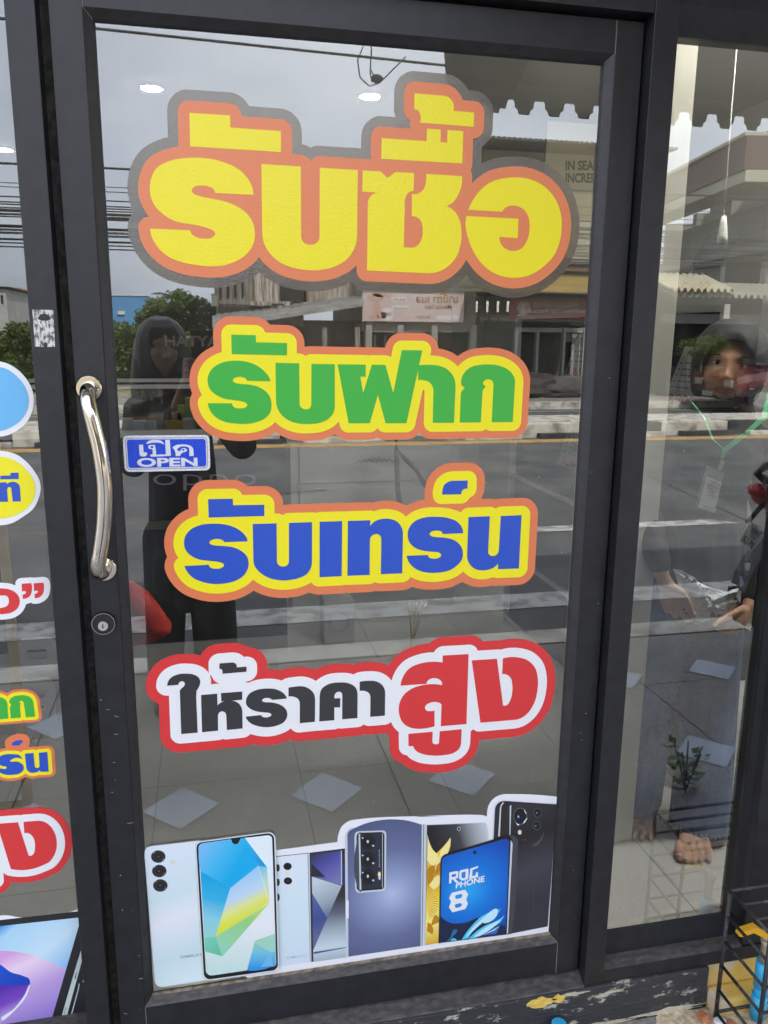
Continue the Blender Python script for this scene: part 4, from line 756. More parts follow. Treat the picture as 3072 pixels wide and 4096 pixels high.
# ================================================================== INSIDE THE SHOP
LIT = mat('lit_diffuser', (1, 1, 1), rough=.5, emit=(1, .97, .92), estr=90)
LIT2 = mat('added_tube_glow', (1, 1, 1), rough=.5, emit=(1, .97, .92), estr=92)  # glow of the added tube above the window head
first = None
for i, (x, y) in enumerate(((-.03, 2.72), (.965, 2.60), (-1.0, 4.30), (.5, 4.5))):
    lbl = ['round ceiling downlight seen above the left end of the biggest sticker', 'round ceiling downlight hanging over the middle of the biggest sticker', 'round ceiling downlight seen through the left window'][i] if i < 3 else 'round ceiling downlight deepest inside the shop'
    if first is None:
        t = empty('downlight', (x, y, 2.42), lbl, 'lamp', 'round ceiling downlights'); mb = MB(); mb.disc((0, 0, -.001), (0, 0, -1), .054, .006, 32); mb.build('trim_ring', white_p, t, world=False)
        mb = MB(); mb.disc((0, 0, -.0075), (0, 0, -1), .045, .002, 32); mb.build('diffuser', LIT, t, world=False); first = t
    else:
        t = copy_tree(first); t.location = (x, y, 2.42); t['label'] = lbl

alu = mat('silver_aluminium', (.62, .63, .62), rough=.35, metal=.3); lam_w = mat('white_laminate', (.50, .50, .47), rough=.4, var=.04, vscale=5); blk_g = mat('black_gloss_panel', (.02, .021, .024), rough=.25)
showg = glass_mat('showcase_glass', 1.35, (.94, .96, .95))
def gpane(p, x0, x1, y0, y1, z0, z1, m=None): return MB().box(x0, x1, y0, y1, z0, z1).build('glass', m or showg, p)
t = empty('added_tube_lamp', (1.25, .2, 2.33), 'added tube lamp out of view, brightening the woman behind the narrow window', 'lamp')  # unseen tube added to brighten the woman and the floor near her
mb = MB(); mb.box(1.33, 2.92-.15, .17, .23, 2.375, 2.42); mb.build('housing', white_p, t); mb = MB(); mb.tube([(1.35, .20, 2.355), (2.75, .20, 2.355)], .017, 12); mb.build('tube', LIT2, t)
# counter with the brand sign
ct = empty('display_counter', (-.6, 2.2, Zi), 'black glass topped counter with white rails and pale brand lettering behind the open plate', 'counter')
cy = 2.0; cx0, cx1 = -2.2, on(1140, 1900, cy)[0]; zt_, zs_, zl_ = on(500, 1555, cy)[2], on(500, 1722, cy)[2], on(580, 2100, cy)[2]
mb = MB(); mb.box(cx0, cx1, cy, cy+.45, Zi+.08, zs_-.03); mb.build('cabinet', blk_g, ct)
mb = MB(); mb.box(cx0, cx1, cy-.004, cy+.012, zt_, zt_+.016); mb.box(cx0, cx1, cy-.006, cy+.02, zs_-.029, zs_); mb.box(cx0, cx1, cy+.44, cy+.45, zt_, zt_+.016); mb.build('rail', alu, ct)
mb = MB(); mb.box(cx0, cx1, cy-.008, cy-.0005, zl_-.02, zl_+.016); mb.build('ledge', mat('bronze_trim', (.12, .105, .085), rough=.4), ct)
mb = MB(); mb.box(cx0, cx1, cy-.005, cy+.45, Zi, Zi+.079); mb.build('plinth', lam_w, ct)
gpane(ct, cx0+.002, cx1-.002, cy+.002, cy+.006, zs_+.001, zt_-.001)
f_ = quad_w(on(612, 1897, cy-.001), on(1026, 1897, cy-.001), on(1026, 1962, cy-.001), on(612, 1962, cy-.001)); add('lettering', text_map('oppo', f_, -.01, 1.05), mat('sign_lilac', (.30, .28, .34), rough=.5), ct)
bc = [((.62, .62, .60), 'white'), ((.66, .68, .70), 'pale grey'), ((.66, .42, .10), 'orange'), ((.5, .52, .50), 'grey'), ((.30, .50, .12), 'green'), ((.55, .30, .25), 'salmon')]
for i, (px, w_, h_, c, n_) in enumerate(((505, .035, .022, 0, 'tilted white'), (552, .040, .016, 1, 'pale blue grey'), (600, .035, .014, 3, 'flat grey'), (697, .055, .015, 2, 'flat orange'), (752, .03, .020, 0, 'small white'), (727, .022, .055, 4, 'upright green'), (765, .03, .075, 4, 'tallest green'), (708, .03, .035, 5, 'salmon'))):
    yy = cy+.04+.05*(i > 4); p = on(px, 1712, yy); mb = MB(); mb.box(p[0]-w_*.7, p[0]+w_*.7, yy, yy+.05, zs_-.028, zs_+.01+h_*1.5, bev=.001)
    tag(mb.build('phone_box', mat('carton_%d' % c, bc[c][0], rough=.5)), n_+' phone carton on the shelf of the black counter', 'box', 'phone cartons in the counter')
# white ornate drawer cabinet further back
cb = empty('drawer_cabinet', (1.0, 2.7, Zi), 'white carved drawer cabinet standing behind the blue lettering', 'cabinet')
mb = MB(); mb.box(.557, 1.42, 2.5, 2.95, Zi, .80); mb.box(.54, 1.44, 2.47, 2.96, .801, .835); mb.build('carcass', lam_w, cb)
for z0, z1 in ((.60, .78), (.36, .57), (.13, .33)):
    mb = MB(); mb.box(.60, 1.38, 2.488, 2.4995, z0, z1, bev=.003); d_ = mb.build('drawer', lam_w, cb)
    mb = MB()
    for k in range(21):
        a = (k-10)/10; mb.ball((.99+.13*a, 2.484, (z0+z1)/2+.018*(1-a*a)+.006*(k % 2)), .009*(1.25-abs(a)), (1, .4, 1), 8)
    mb.build('ornament', mat('tarnished_gold', (.40, .33, .20), rough=.5, metal=.4), d_)
# brass stand and white stool
br = mat('brass', (.60, .45, .16), rough=.3, metal=.9); st = MB(); c0 = Vector((.852, 1.2, .26))
for k in range(6): st.tube([c0+Vector((.002*k, 0, 0)), c0+Vector((-.012+.004*k+(0 if k < 3 else .018*(k-2)), .01*(k % 3), .135))], .0016, 6)
st.tube([c0, c0+Vector((0, 0, -.34))], .003, 8); st.disc((.852, 1.2, Zi+.012), (0, 0, -1), .07, .012, 24)
tag(st.build('brass_stand', br), 'thin brass wire stand seen below the blue lettering', 'stand')
mb = MB(); mb.box(.655, .80, 2.05, 2.2, Zi, .13, bev=.01); t = empty('stool', (.72, 2.1, Zi), 'small white block stool on the shop floor with a round recess', 'stool'); mb.build('seat', lam_w, t)
mb = MB()
for k in range(24): a = k*math.pi/12; b = a+math.pi/12; mb.bar((.727+.045*math.cos(a), 2.045, .03+.045*math.sin(a)), (.727+.045*math.cos(b), 2.045, .03+.045*math.sin(b)), .008)
mb.build('ring', mat('grey_ring', (.4, .4, .4)), t)
# black bag
mb = MB(); mb.tube([(1.02, 2.2, .80), (1.03, 2.2, .62), (1.05, 2.2, .47)], .012, 8); mb.tube([(1.02, 2.2, .80), (1.12, 2.2, .70), (1.18, 2.2, .60)], .010, 8); mb.ball((1.10, 2.2, .40), .10, (1, .5, 1.1), 16)
t = empty('shoulder_bag', (1.1, 2.2, .3), 'dark shoulder bag with long strap hung before the white cabinet', 'bag'); mb.build('body', mat('dark_cloth', (.05, .048, .045), rough=.8), t, smooth=True)
mb = MB(); mb.tube([(1.02, 2.2, .80), (1.02, 2.2, .86), (1.10, 2.36, .84)], .008, 8); mb.build('strap', mat('dark_cloth', ()), t)
# aluminium showcase along the right
sc = empty('glass_showcase', (2.0, 1.4, Zi), 'long glass showcase with silver edges along the right side of the shop', 'showcase')
mb = MB(); a_ = .018
for y in (2.2, .62):
    mb.box(1.59, 1.59+a_, y, y+a_, Zi, 1.42)
    mb.box(2.1, 2.1+a_, y, y+a_, Zi, 1.42)
for z in (1.40, .66, .27, -.06):
    mb.box(1.5905, 1.5905+a_*.9, .638, 2.2, z, z+a_); mb.box(1.608, 2.1, 2.2005, 2.2165, z, z+a_)
mb.build('edge_profile', alu, sc)
for z in (.655, .265): mb = MB(); mb.box(1.61, 2.1, .64, 2.2, z, z+.004); mb.build('shelf', showg, sc)
gpane(sc, 1.597, 1.600, .64, 2.198, -.04, 1.40); mb = MB(); mb.box(1.612, 2.1, .64, 2.19, Zi, -.062); mb.build('base_board', lam_w, sc)
cardm = mat('card_grey', (.36, .375, .40), rough=.4); redt = mat('price_red', (.34, .03, .05), rough=.5); inkm = mat('card_ink', (.05, .06, .09), rough=.6)
def card(y0, y1, sh, z0, z1, head, price, lbl, lines=5):
    root = empty('price_card', (1.588, (y0+y1)/2+sh/2, z0), lbl, 'price card', 'price cards on the glass showcase'); X = 1.588
    F_ = lambda o_: (lambda u, v: np.array((X-o_, y0+(y1-y0)*u+sh*(1-v), z0+(z1-z0)*v)))
    S_ = lambda a, b, c, d: (lambda u, v, f=F_(.0008): f(a+(b-a)*u, c+(d-c)*v))
    def qm(fs, nm, m):
        vs = []; fc = []
        for f in fs: fc.append(tuple(range(len(vs), len(vs)+4))); vs += [tuple(f(0, 0)), tuple(f(1, 0)), tuple(f(1, 1)), tuple(f(0, 1))]
        me = bpy.data.meshes.new(nm); me.from_pydata(vs, [], fc); return add(nm, me, m, root)
    qm([F_(0)], 'card', cardm)
    if head: add('heading', text_map(head, S_(.16, .62, .86, .96), .03), inkm, root)
    add('price', text_map(price, S_(.06, .94, .04, .22), .03), redt, root)
    r_ = random.Random(len(lbl)); fs = []
    for k in range(lines):
        v = .32+.10*k; fs.append(S_(.07, .12, v, v+.03)); u = .22
        for j in range(r_.randint(5, 9)): fs.append(S_(u, u+.055, v+.005, v+.03)); u += .08
    tag(qm(fs, 'text_line', inkm), kind='stuff'); return root
card(.797, .625, .10, 1.115, 1.300, 'ASUS', '9,900', 'tilted grey price card reading 9,900 beside the woman in the headscarf')
card(.73, .56, .15, 1.45, 1.62, '', '5,900', 'upper grey price card reading 5,900 above the woman', 3)
card(1.52, 1.25, .13, 1.165, 1.36, '', '10,900', 'price card reading 10,900 at the right edge of the door glass', 4)
card(1.55, 1.24, .12, .80, 1.0, '', '9,900', 'price card reading 9,900 low at the right edge of the door glass', 4)
# white post just inside the fixed window
mb = MB(); mb.box(1.262, 1.307, .40, .60, Zi, 2.42, bev=.002); mb.box(1.16, 1.2605, .395, .60, Zi, 2.42, bev=.002)
tag(mb.build('white_post', mat('cream_paint', (.62, .61, .52), rough=.6, var=.08, vscale=4)), 'cream painted post just inside the narrow window', 'post')
# pull cord
t = empty('pull_cord', (1.475, .5, 1.6), 'white pull cord with long white knob hanging in the narrow window', 'cord')
mb = MB(); mb.tube([(1.468, .5, 2.42), (1.474, .5, 1.9), (1.481, .5, 1.63)], .0016, 8); mb.build('cord', white_p, t)
mb = MB(); mb.tube([(1.481, .5, 1.634), (1.4812, .5, 1.615), (1.4822, .5, 1.585), (1.4826, .5, 1.565)], [.006, .009, .0125, .013], 14); mb.build('knob', white_p, t, smooth=True)
# wall signs
t = empty('wall_board', (2.3, 2.6, 1.72), 'cream board with grey capital letters behind the right edge of the door glass', 'board')
mb = MB(); mb.box(1.86, 2.62, 2.60, 2.62, 1.72, 2.36); mb.build('panel', mat('board_cream', (.22, .20, .14), rough=.6), t)
ik = mat('board_ink', (.035, .033, .028), rough=.6); bq = lambda y0, y1, x1: quad_w(on(2262, y0, 2.597), on(x1, y0, 2.597), on(x1, y1, 2.597), on(2262, y1, 2.597))
add('lettering', text_map('IN SEARCH', bq(642, 682, 2450), .04), ik, t)
add('lettering', text_map('INCREDIBLE', bq(692, 732, 2455), .04), ik, t)
t = empty('wall_sign', (.1, 3.5, 1.0), 'dark wall sign with faint place name lettering seen through the photographer reflection', 'sign')
mb = MB(); mb.box(-1.2, .62, 3.50, 3.53, 1.0, 1.62); mb.build('panel', mat('sign_dark', (.03, .028, .026), rough=.4), t)
add('lettering', text_map('HATYAI', quad_w((-.06, 3.495, 1.305), (.265, 3.495, 1.305), (.265, 3.495, 1.243), (-.06, 3.495, 1.243)), .025), mat('sign_faint', (.16, .155, .15), rough=.5), t)
mb = MB(); mb.box(-3.0, 1.7, 3.6, 4.1, Zi, 1.9); tag(mb.build('back_shelving', mat('dark_wood', (.05, .042, .035), rough=.6, var=.2, vscale=6)), 'dark storage unit filling the back of the shop', 'shelving')
# red bag hanging by the door stile
rb = MB(); rr_ = random.Random(2)
pts = [(-.06, .80), (-.01, .792), (.022, .765), (.045, .73), (.055, .712), (.058, .705), (.068, .69), (.069, .683), (.05, .672), (.02, .662), (-.02, .655), (-.06, .66)]
lo = [rb.bm.verts.new((x, .30-.02, z)) for x, z in pts]; li = [rb.bm.verts.new((x*.6-.01, .27+rr_.uniform(-.006, .006), (z-.72)*.62+.72)) for x, z in pts]; lb = [rb.bm.verts.new((x, .33, z)) for x, z in pts]
n = len(pts)
for i in range(n):
    j = (i+1) % n; rb.bm.faces.new((lo[i], lo[j], li[j], li[i])); rb.bm.faces.new((lo[j], lo[i], lb[i], lb[j]))
rb.bm.faces.new(li); rb.bm.faces.new(lb[::-1])
tag(rb.build('red_cloth_bag', mat('red_cloth', (.80, .05, .035), rough=.6, bump=.4, bscale=25), smooth=True), 'bright red cloth bag bulging into view beside the lock', 'bag')
# things behind the left window
t = empty('yellow_stand', (-.41, .93, Zi), 'tall yellow metal stand behind the left window', 'stand'); ym = mat('yellow_metal', (.42, .31, .08), rough=.5, var=.15, vscale=12)
mb = MB(); mb.box(-.423, -.397, .92, .935, Zi+.012, 1.3); mb.build('upright', ym, t)
mb = MB(); mb.box(-.80, -.397, .92, .94, Zi, Zi+.012); mb.build('foot', ym, t)
t = empty('floor_sign', (-.46, 1.47, Zi), 'white plastic folding board with a handle hole behind the left window', 'floor sign')
cw = mat('white_plastic', (.55, .56, .58), rough=.4, var=.05, vscale=8)
def rr2(x0, x1, z0, z1, r, n=6):
    o_ = []
    for cx, cz, a0 in ((x1-r, z1-r, 0), (x0+r, z1-r, 90), (x0+r, z0+r, 180), (x1-r, z0+r, 270)): o_ += [(cx+r*math.cos(R(a0+90*k/n)), cz+r*math.sin(R(a0+90*k/n))) for k in range(n+1)]
    return np.array(o_)
add('board', fill([rr2(-.535, -.392, Zi+.002, .255, .04), rr2(-.50, -.425, .175, .215, .014)], 1.47, .02), cw, t)
add('board', fill([rr2(-.525, -.40, Zi+.002, .13, .035), rr2(-.495, -.43, .06, .095, .012)], 1.40, .02), cw, t)
mb = MB(); mb.box(-.475, -.432, 1.388, 1.3895, .012, .036); mb.build('label', white_p, t)
add('lettering', text_map('RDER', quad_w((-.472, 1.3875, .032), (-.435, 1.3875, .032), (-.435, 1.3875, .020), (-.472, 1.3875, .020)), .03), inkm, t)
# ================================================================== IN FRONT OF THE GLASS
rust = mat('black_painted_iron', (.018, .018, .020), rough=.5, col2=(.10, .085, .075), vscale=60, detail=8, ramp=(.52, .72), bump=.5, bscale=300)
rk = empty('wire_rack', (1.5, -.14, Zp), 'small black iron bar rack standing against the yellow ledge', 'rack')
xa, xb, ya, yb, zt = 1.262, 1.80, -.088, -.225, .128
zl = [zt, .065, .000, -.064, -.130, -.190]
for x in (xa, xb):
    for y in (ya, yb): MB().tube([(x, y, Zp), (x, y, zt)], .0048, 10).build('leg', rust, rk)
for x in (xa, xb):
    mb = MB()
    for z in zl: mb.tube([(x, ya, z), (x, yb, z)], .0036, 8)
    mb.build('side_bars', rust, rk)
mb = MB()
for z in zl[1:]: mb.tube([(xa, yb, z), (xb, yb, z)], .0032, 8)
for y in (ya, ya-.046, ya-.092, yb): mb.tube([(xa, y, zt), (xb, y, zt)], .0042, 8)
for z in (-.19,): mb.tube([(xa, ya, z), (xb, ya, z)], .0036, 8)
mb.build('long_bars', rust, rk)
pbl = mat('blue_pvc', (.03, .38, .68), rough=.35, var=.06, vscale=20); bras = mat('old_brass', (.42, .36, .26), rough=.45, metal=.5, var=.2, vscale=40)
tp_ = empty('garden_tap', (1.355, -.062, Zp), 'blue plastic standpipe with brass tap and yellow lever by the rack', 'tap')
mb = MB(); mb.tube([(1.356, -.108, Zp), (1.356, -.108, -.055)], .0135, 20); mb.tube([(1.356, -.108, -.198), (1.356, -.108, -.140)], .0175, 20); mb.tube([(1.356, -.108, -.118), (1.356, -.108, -.052)], .0170, 20); mb.build('pipe', pbl, tp_)
mb = MB(); mb.tube([(1.356, -.108, -.055), (1.356, -.108, -.035), (1.356, -.108, -.012), (1.356, -.108, .004)], [.0125, .0115, .0105, .014], 18); mb.ball((1.357, -.108, .012), .015, (1.1, 1, 1)); mb.tube([(1.357, -.108, .012), (1.357, -.15, .012), (1.357, -.165, -.004)], .009, 14); mb.build('valve', bras, tp_, smooth=True)
mb = MB(); mb.prism([(1.276, .033), (1.279, .044), (1.318, .050), (1.345, .028), (1.357, .024), (1.357, .016), (1.341, .018), (1.312, .036), (1.285, .031)], -.118, -.102); mb.build('lever', mat('yellow_lever', (.78, .42, .02), rough=.4), tp_)
mb = MB(); mb.tube([(.878, -.075, Zp), (.878, -.075, -.158)], .0165, 24); mb.build('stub', pbl, None).name = 'pipe_stub'
o = bpy.data.objects['pipe_stub']; tag(o, 'short blue pipe stub rising by the plinth under the door', 'pipe')
for i, (x, y, s_, c, lb) in enumerate(((1.235, -.085, .016, (.45, .17, .08), 'crumpled brown dry leaf in the plinth corner'), (1.262, -.105, .014, (.72, .72, .74), 'crumpled silver scrap in the plinth corner'), (1.285, -.115, .012, (.5, .2, .1), 'small brown leaf in front of the silver scrap'))):
    bm = bmesh.new(); bmesh.ops.create_icosphere(bm, subdivisions=2, radius=s_)
    for v in bm.verts: v.co *= 1+.5*noise.noise(v.co*90+Vector((i, 0, 0))); v.co.z *= .45
    me = bpy.data.meshes.new('scrap'); bm.to_mesh(me); bm.free(); me.transform(Matrix.Translation((x, y, Zp+.008))); tag(add('litter_scrap', me, mat('scrap_%d' % i, c, rough=.5)), lb, 'litter')
# ================================================================== ABOVE THE PAVEMENT
awm = mat('awning_sheet', (.40, .38, .34), rough=.6, var=.15, vscale=3)
aw = empty('awning', (3.2, -.9, 2.1), 'corrugated sheet awning of the neighbouring front with a stepped edge', 'awning')
mb = MB(); mb.quad((1.16, -1.825, 2.29), (6.4, -1.825, 2.29), (6.4, -.05, 2.95), (.80, -.05, 2.95)); mb.quad((1.16, -1.825, 2.302), (.80, -.05, 2.962), (6.4, -.05, 2.962), (6.4, -1.825, 2.302)); mb.build('roof_sheet', awm, aw)
mb = MB(); x = 1.17; pr_ = [(0, 0), (.034, 0), (.039, .018), (.050, .024), (.052, .044), (.056, .052), (.094, .052), (.098, .044), (.100, .024), (.111, .018), (.116, .002), (.128, 0)]
while x < 6.3:
    for (a0, b0), (a1, b1) in zip(pr_, pr_[1:]): mb.quad((x+a0, -1.83, 2.183+b0), (x+a1, -1.83, 2.183+b1), (x+a1, -1.83, 2.31), (x+a0, -1.83, 2.31))
    x += .128
mb.build('valance', awm, aw)
mb = MB(); E_a = Vector((1.12, -1.83, 2.22)); E_b = Vector((.58, -.35, 2.82)); nn_ = 60
a = [mb.bm.verts.new(E_a.lerp(E_b, k/nn_)+Vector((0, 0, .012*(k % 2)))) for k in range(nn_+1)]; b = [mb.bm.verts.new((1.36, -1.83+1.48*k/nn_, 2.20+1.48*k/nn_*.4185+.02*(k % 2))) for k in range(nn_+1)]
for i in range(nn_): mb.bm.faces.new((a[i], a[i+1], b[i+1], b[i]))
mb.build('side_sheet', mat('rusty_sheet', (.20, .16, .13), rough=.7, col2=(.10, .075, .06), vscale=5, stretch=(1, 6, .6)), aw)
mb = MB(); mb.box(1.25, 1.29, -1.78, -.05, 2.98, 3.02); mb.box(3.9, 3.94, -1.78, -1.74, Zp, 2.2); mb.bar((1.3, -1.2, 2.41), (6.2, -1.2, 2.41), .03); mb.build('support', steel, aw)
cabm = mat('cable_black', (.02, .02, .022), rough=.6)
def cable(p, q, sag, r, lbl, grp='power and telephone cables over the street', n=24):
    p = Vector(p); q = Vector(q); pts = [p.lerp(q, t/n)-Vector((0, 0, sag*4*(t/n)*(1-t/n))) for t in range(n+1)]
    return tag(MB().tube(pts, r, 6).build('cable', cabm), lbl, 'cable', grp)
a = mir(420, 118, -4.5); b = mir(2000, 285, -4.5); d = b-a; cable(a-d*3, b+d*3, .0, .009, 'single cable crossing the sky above the biggest sticker')
q = random.Random(4)
ys = [558, 632, 652, 690, 708, 722, 728, 742, 748, 756, 762, 770, 800, 806, 818, 824, 830, 838, 856, 872, 884]
words = ['topmost', 'second', 'third', 'fourth', 'fifth', 'sixth', 'seventh', 'eighth', 'ninth', 'tenth', 'eleventh', 'twelfth', 'thirteenth', 'fourteenth', 'fifteenth', 'sixteenth', 'seventeenth', 'eighteenth', 'nineteenth', 'twentieth', 'lowest']
for i, y0 in enumerate(ys):
    a = mir(430, y0*1.0+55+8*q.random(), -15.6-.03*i); sl = q.uniform(-.012, .02)
    cable((a[0]-40, a[1], a[2]+40*sl*.3), (a[0]+60, a[1], a[2]-60*sl*.3+.2), .35, q.choice((.008, .010, .014, .022)), words[i]+' of the parallel cables strung along the far side of the street')
# wire loop
pts = [mir(*c, -2.2) for c in ((1455, 180), (1430, 240), (1440, 310), (1478, 345), (1520, 330), (1570, 280), (1650, 200))]
sm = []
for i in range(len(pts)-1):
    for t in (0, .33, .66): sm.append(Vector(pts[i]).lerp(Vector(pts[i+1]), t))
mb = MB(); mb.tube(sm, .003, 6); pts = [mir(*c, -2.2) for c in ((1480, 150), (1486, 200), (1480, 290), (1488, 330), (1494, 300), (1484, 280))]; mb.tube(pts, .003, 6)
c_ = mir(1508, 315, -2.2); mb.ball(c_, .022, (1.2, 1, .8), 10); tag(mb.build('wire_loop', cabm), 'tangled loop of wire with a dark clump hanging against the sky', 'wire')
# ================================================================== ACROSS THE STREET (seen only mirrored in the glass)
def bx_(mb_, p0, p1, y, d=.2, **k):
    a = mir(p0[0], p0[1], y); b = mir(p1[0], p1[1], y); return mb_.box(min(a[0], b[0]), max(a[0], b[0]), y-d, y, min(a[2], b[2]), max(a[2], b[2]), **k)
def zof(px, py, y): return mir(px, py, y)[2]
def xof(px, py, y): return mir(px, py, y)[0]
def wood(name, a, b, sc=(6, 1, .5)): return mat(name, a, rough=.8, col2=b, vscale=4, detail=9, stretch=sc, ramp=(.4, .62))
mw1 = wood('old_boards', (.17, .14, .11), (.34, .31, .26)); mw2 = wood('peeling_boards', (.26, .17, .12), (.60, .58, .52)); mdark = mat('dark_opening', (.015, .014, .013), rough=.7); tin = wood('old_tin', (.22, .20, .18), (.42, .41, .38), (.6, 4, 1))
GF = -.07
def shrub_mesh(cells, n, size, seed, trunk=None):
    rd_ = random.Random(seed); bm = bmesh.new()
    for k in range(n):
        c, r = rd_.choices(cells, [c_[1]**2 for c_ in cells])[0]
        while True:
            v = Vector((rd_.uniform(-1, 1), rd_.uniform(-1, 1), rd_.uniform(-1, 1)))
            if .35 < v.length < 1: break
        v = v.normalized()*(v.length**.5)*(1+.25*noise.noise(v*2.3+Vector(c)))
        p = Vector(c)+Vector((v.x*r, v.y*r, v.z*r*.85)); s_ = size*rd_.uniform(.6, 1.4)
        a_ = Vector((rd_.gauss(0, 1), rd_.gauss(0, 1), rd_.gauss(0, .6))).normalized(); b_ = a_.cross(Vector((rd_.gauss(0, 1), rd_.gauss(0, 1), rd_.gauss(0, 1)))).normalized()
        f = bm.faces.new([bm.verts.new(p+a_*s_*x_+b_*s_*y_) for x_, y_ in ((0, 0), (.5, .32), (1, 0), (.5, -.32))]); f.material_index = rd_.choice((0, 0, 1, 1, 2))
    me = bpy.data.meshes.new('crown'); bm.to_mesh(me); bm.free(); return me
def leafm(n, c, tr=.25):
    m = mat(n, c, rough=.55); nn = m.node_tree.nodes; l = m.node_tree.links; b = nn['Principled BSDF']; t = nn.new('ShaderNodeBsdfTranslucent'); t.inputs[0].default_value = tuple(min(1, x*1.3) for x in c)+(1,)
    x = nn.new('ShaderNodeMixShader'); x.inputs[0].default_value = tr; l.new(b.outputs[0], x.inputs[1]); l.new(t.outputs[0], x.inputs[2]); l.new(x.outputs[0], nn['Material Output'].inputs[0]); return m
LV = [leafm('leaf_mid', (.11, .17, .035), .35), leafm('leaf_light', (.20, .25, .055), .35), leafm('leaf_dark', (.06, .10, .028), .3)]
bark = mat('bark', (.12, .095, .07), rough=.9, var=.3, vscale=15)
def tree(lbl, px, pz, y, r, n, seed, size=.09, h0=GF, grp='trees and bushes across the street', name='bush'):
    """crown made of several clumps round the mirrored spot (px, pz)"""
    c = Vector(mir(px, pz, y)); rd_ = random.Random(seed); t = empty(name, (c.x, y, h0), lbl, 'tree' if name != 'bush' else 'bush', grp)
    cells = [(tuple(c+Vector((rd_.uniform(-.75, .75)*r, rd_.uniform(-.6, .6)*r, rd_.uniform(-.6, .55)*r))), r*rd_.uniform(.32, .6)) for k in range(9)]
    k = c.z
    while k-r*.5 > h0+r*.3: k -= r*.6; cells.append(((c.x+rd_.uniform(-.3, .3)*r, y+rd_.uniform(-.3, .3)*r, k), r*.55))
    add('crown', shrub_mesh(cells, n, size, seed), LV, t)
    mb = MB(); mb.tube([(c.x, y, h0-.1), (c.x+.05*r, y, (c.z+h0)/2), (c.x, y, c.z+.2*r)], [r*.07, r*.055, r*.02], 8)
    for q_ in cells[:6]: mb.tube([(c.x, y, max(h0+.1, c.z-.5*r)), q_[0]], [r*.035, r*.012], 6)
    mb.build('trunk', bark, t); return t
tree('rounded green tree highest of the clump left of the wooden house', 800, 1255, -20, .62, 5200, 1, .10, name='broadleaf_tree')
tree('loose leafy tree leaning toward the blue warehouse', 640, 1265, -20.5, .60, 4800, 2, .10, name='broadleaf_tree')
tree('wide bush below the loose leafy tree', 560, 1400, -19, .70, 5200, 3)
tree('dark bush behind the photographer reflection', 760, 1420, -19, .75, 5200, 4)
tree('low bush at the left edge of the door glass', 480, 1370, -18.6, .50, 3600, 5)
tree('bush in front of the grey walled house', 40, 1400, -18.5, .75, 5000, 6)
tree('spindly bush at the foot of the orange roofed house', 105, 1330, -18, .45, 3000, 7)
tree('low undergrowth bush beside the round blue sticker', 90, 1440, -18, .50, 4000, 8)
# palm
c = Vector(mir(690, 1185, -26)); t = empty('palm_tree', (c.x, -26, -.3), 'small palm with drooping fronds rising behind the green trees', 'tree', 'trees and bushes across the street')
MB().tube([(c.x, -26, -.4), (c.x, -26, c.z)], [.09, .06], 8).build('trunk', bark, t); bm = bmesh.new(); rd_ = random.Random(9)
for k in range(22):
    a = k*2.4; e = rd_.uniform(-.2, 1.1); L_ = rd_.uniform(.5, .72)
    for s_ in range(16):
        u = s_/15; p = c+Vector((math.cos(a)*math.cos(e)*L_*u, math.sin(a)*math.cos(e)*L_*u, math.sin(e)*L_*u-.35*u*u*L_))
        sd = Vector((-math.sin(a), math.cos(a), -.35)); w_ = .17*math.sin(math.pi*min(.97, u+.08))
        for g_ in (-1, 1): bm.faces.new([bm.verts.new(p), bm.verts.new(p+sd*g_*w_+Vector((math.cos(a)*.08, math.sin(a)*.08, -.05))), bm.verts.new(p+Vector((math.cos(a)*.035, math.sin(a)*.035, 0)))])
me = bpy.data.meshes.new('fronds'); bm.to_mesh(me); bm.free(); add('fronds', me, LV[0], t)
# rough bank of grass and earth behind the far pavement on the left
mb = MB(); bm = mb.bm; g_ = {}
for i in range(60):
    for j in range(14):
        x = -22+i*.40; y = -17.2-j*.45; g_[i, j] = bm.verts.new((x, y, Zp+.12+.16*j*.35+.10*noise.noise(Vector((x*1.3, y*1.3, 0)))+.05*noise.noise(Vector((x*5, y*5, 0)))))
for i in range(59):
    for j in range(13): bm.faces.new((g_[i, j], g_[i+1, j], g_[i+1, j+1], g_[i, j+1]))
tag(mb.build('earth_bank', mat('dry_earth_grass', (.13, .16, .06), rough=.9, col2=(.42, .33, .22), vscale=1.2, detail=9, ramp=(.42, .6))), kind='structure')
# far buildings
t = empty('blue_warehouse', (-3.0, -44, Zp), 'bright blue box shaped warehouse with a small white sign', 'building'); bw = mat('blue_cladding', (.12, .33, .62), rough=.6, var=.05, vscale=2)
mb = MB(); a = mir(395, 1182, -44); b = mir(590, 1182, -44); mb.box(a[0], b[0], -50, -44, Zp, a[2]); mb.build('wall', bw, t)
mb = MB(); mb.box(a[0]-.05, b[0]+.05, -50.1, -43.95, a[2]+.01, a[2]+.06); mb.build('roof', white_p, t)
mb = MB(); bx_(mb, (470, 1244), (500, 1258), -43.9, .05); mb.build('sign', white_p, t)
t = empty('orange_roofed_house', (-6, -38, Zp), 'white walled house with an orange tiled gable roof', 'house'); yy = -38
mb = MB(); a = mir(15, 1215, yy); b = mir(112, 1215, yy); mb.box(a[0], b[0], yy-5, yy, Zp, a[2]); mb.build('wall', mat('grey_white_wall', (.50, .50, .48), rough=.8, col2=(.30, .29, .27), vscale=1.5, stretch=(3, 1, .5)), t)
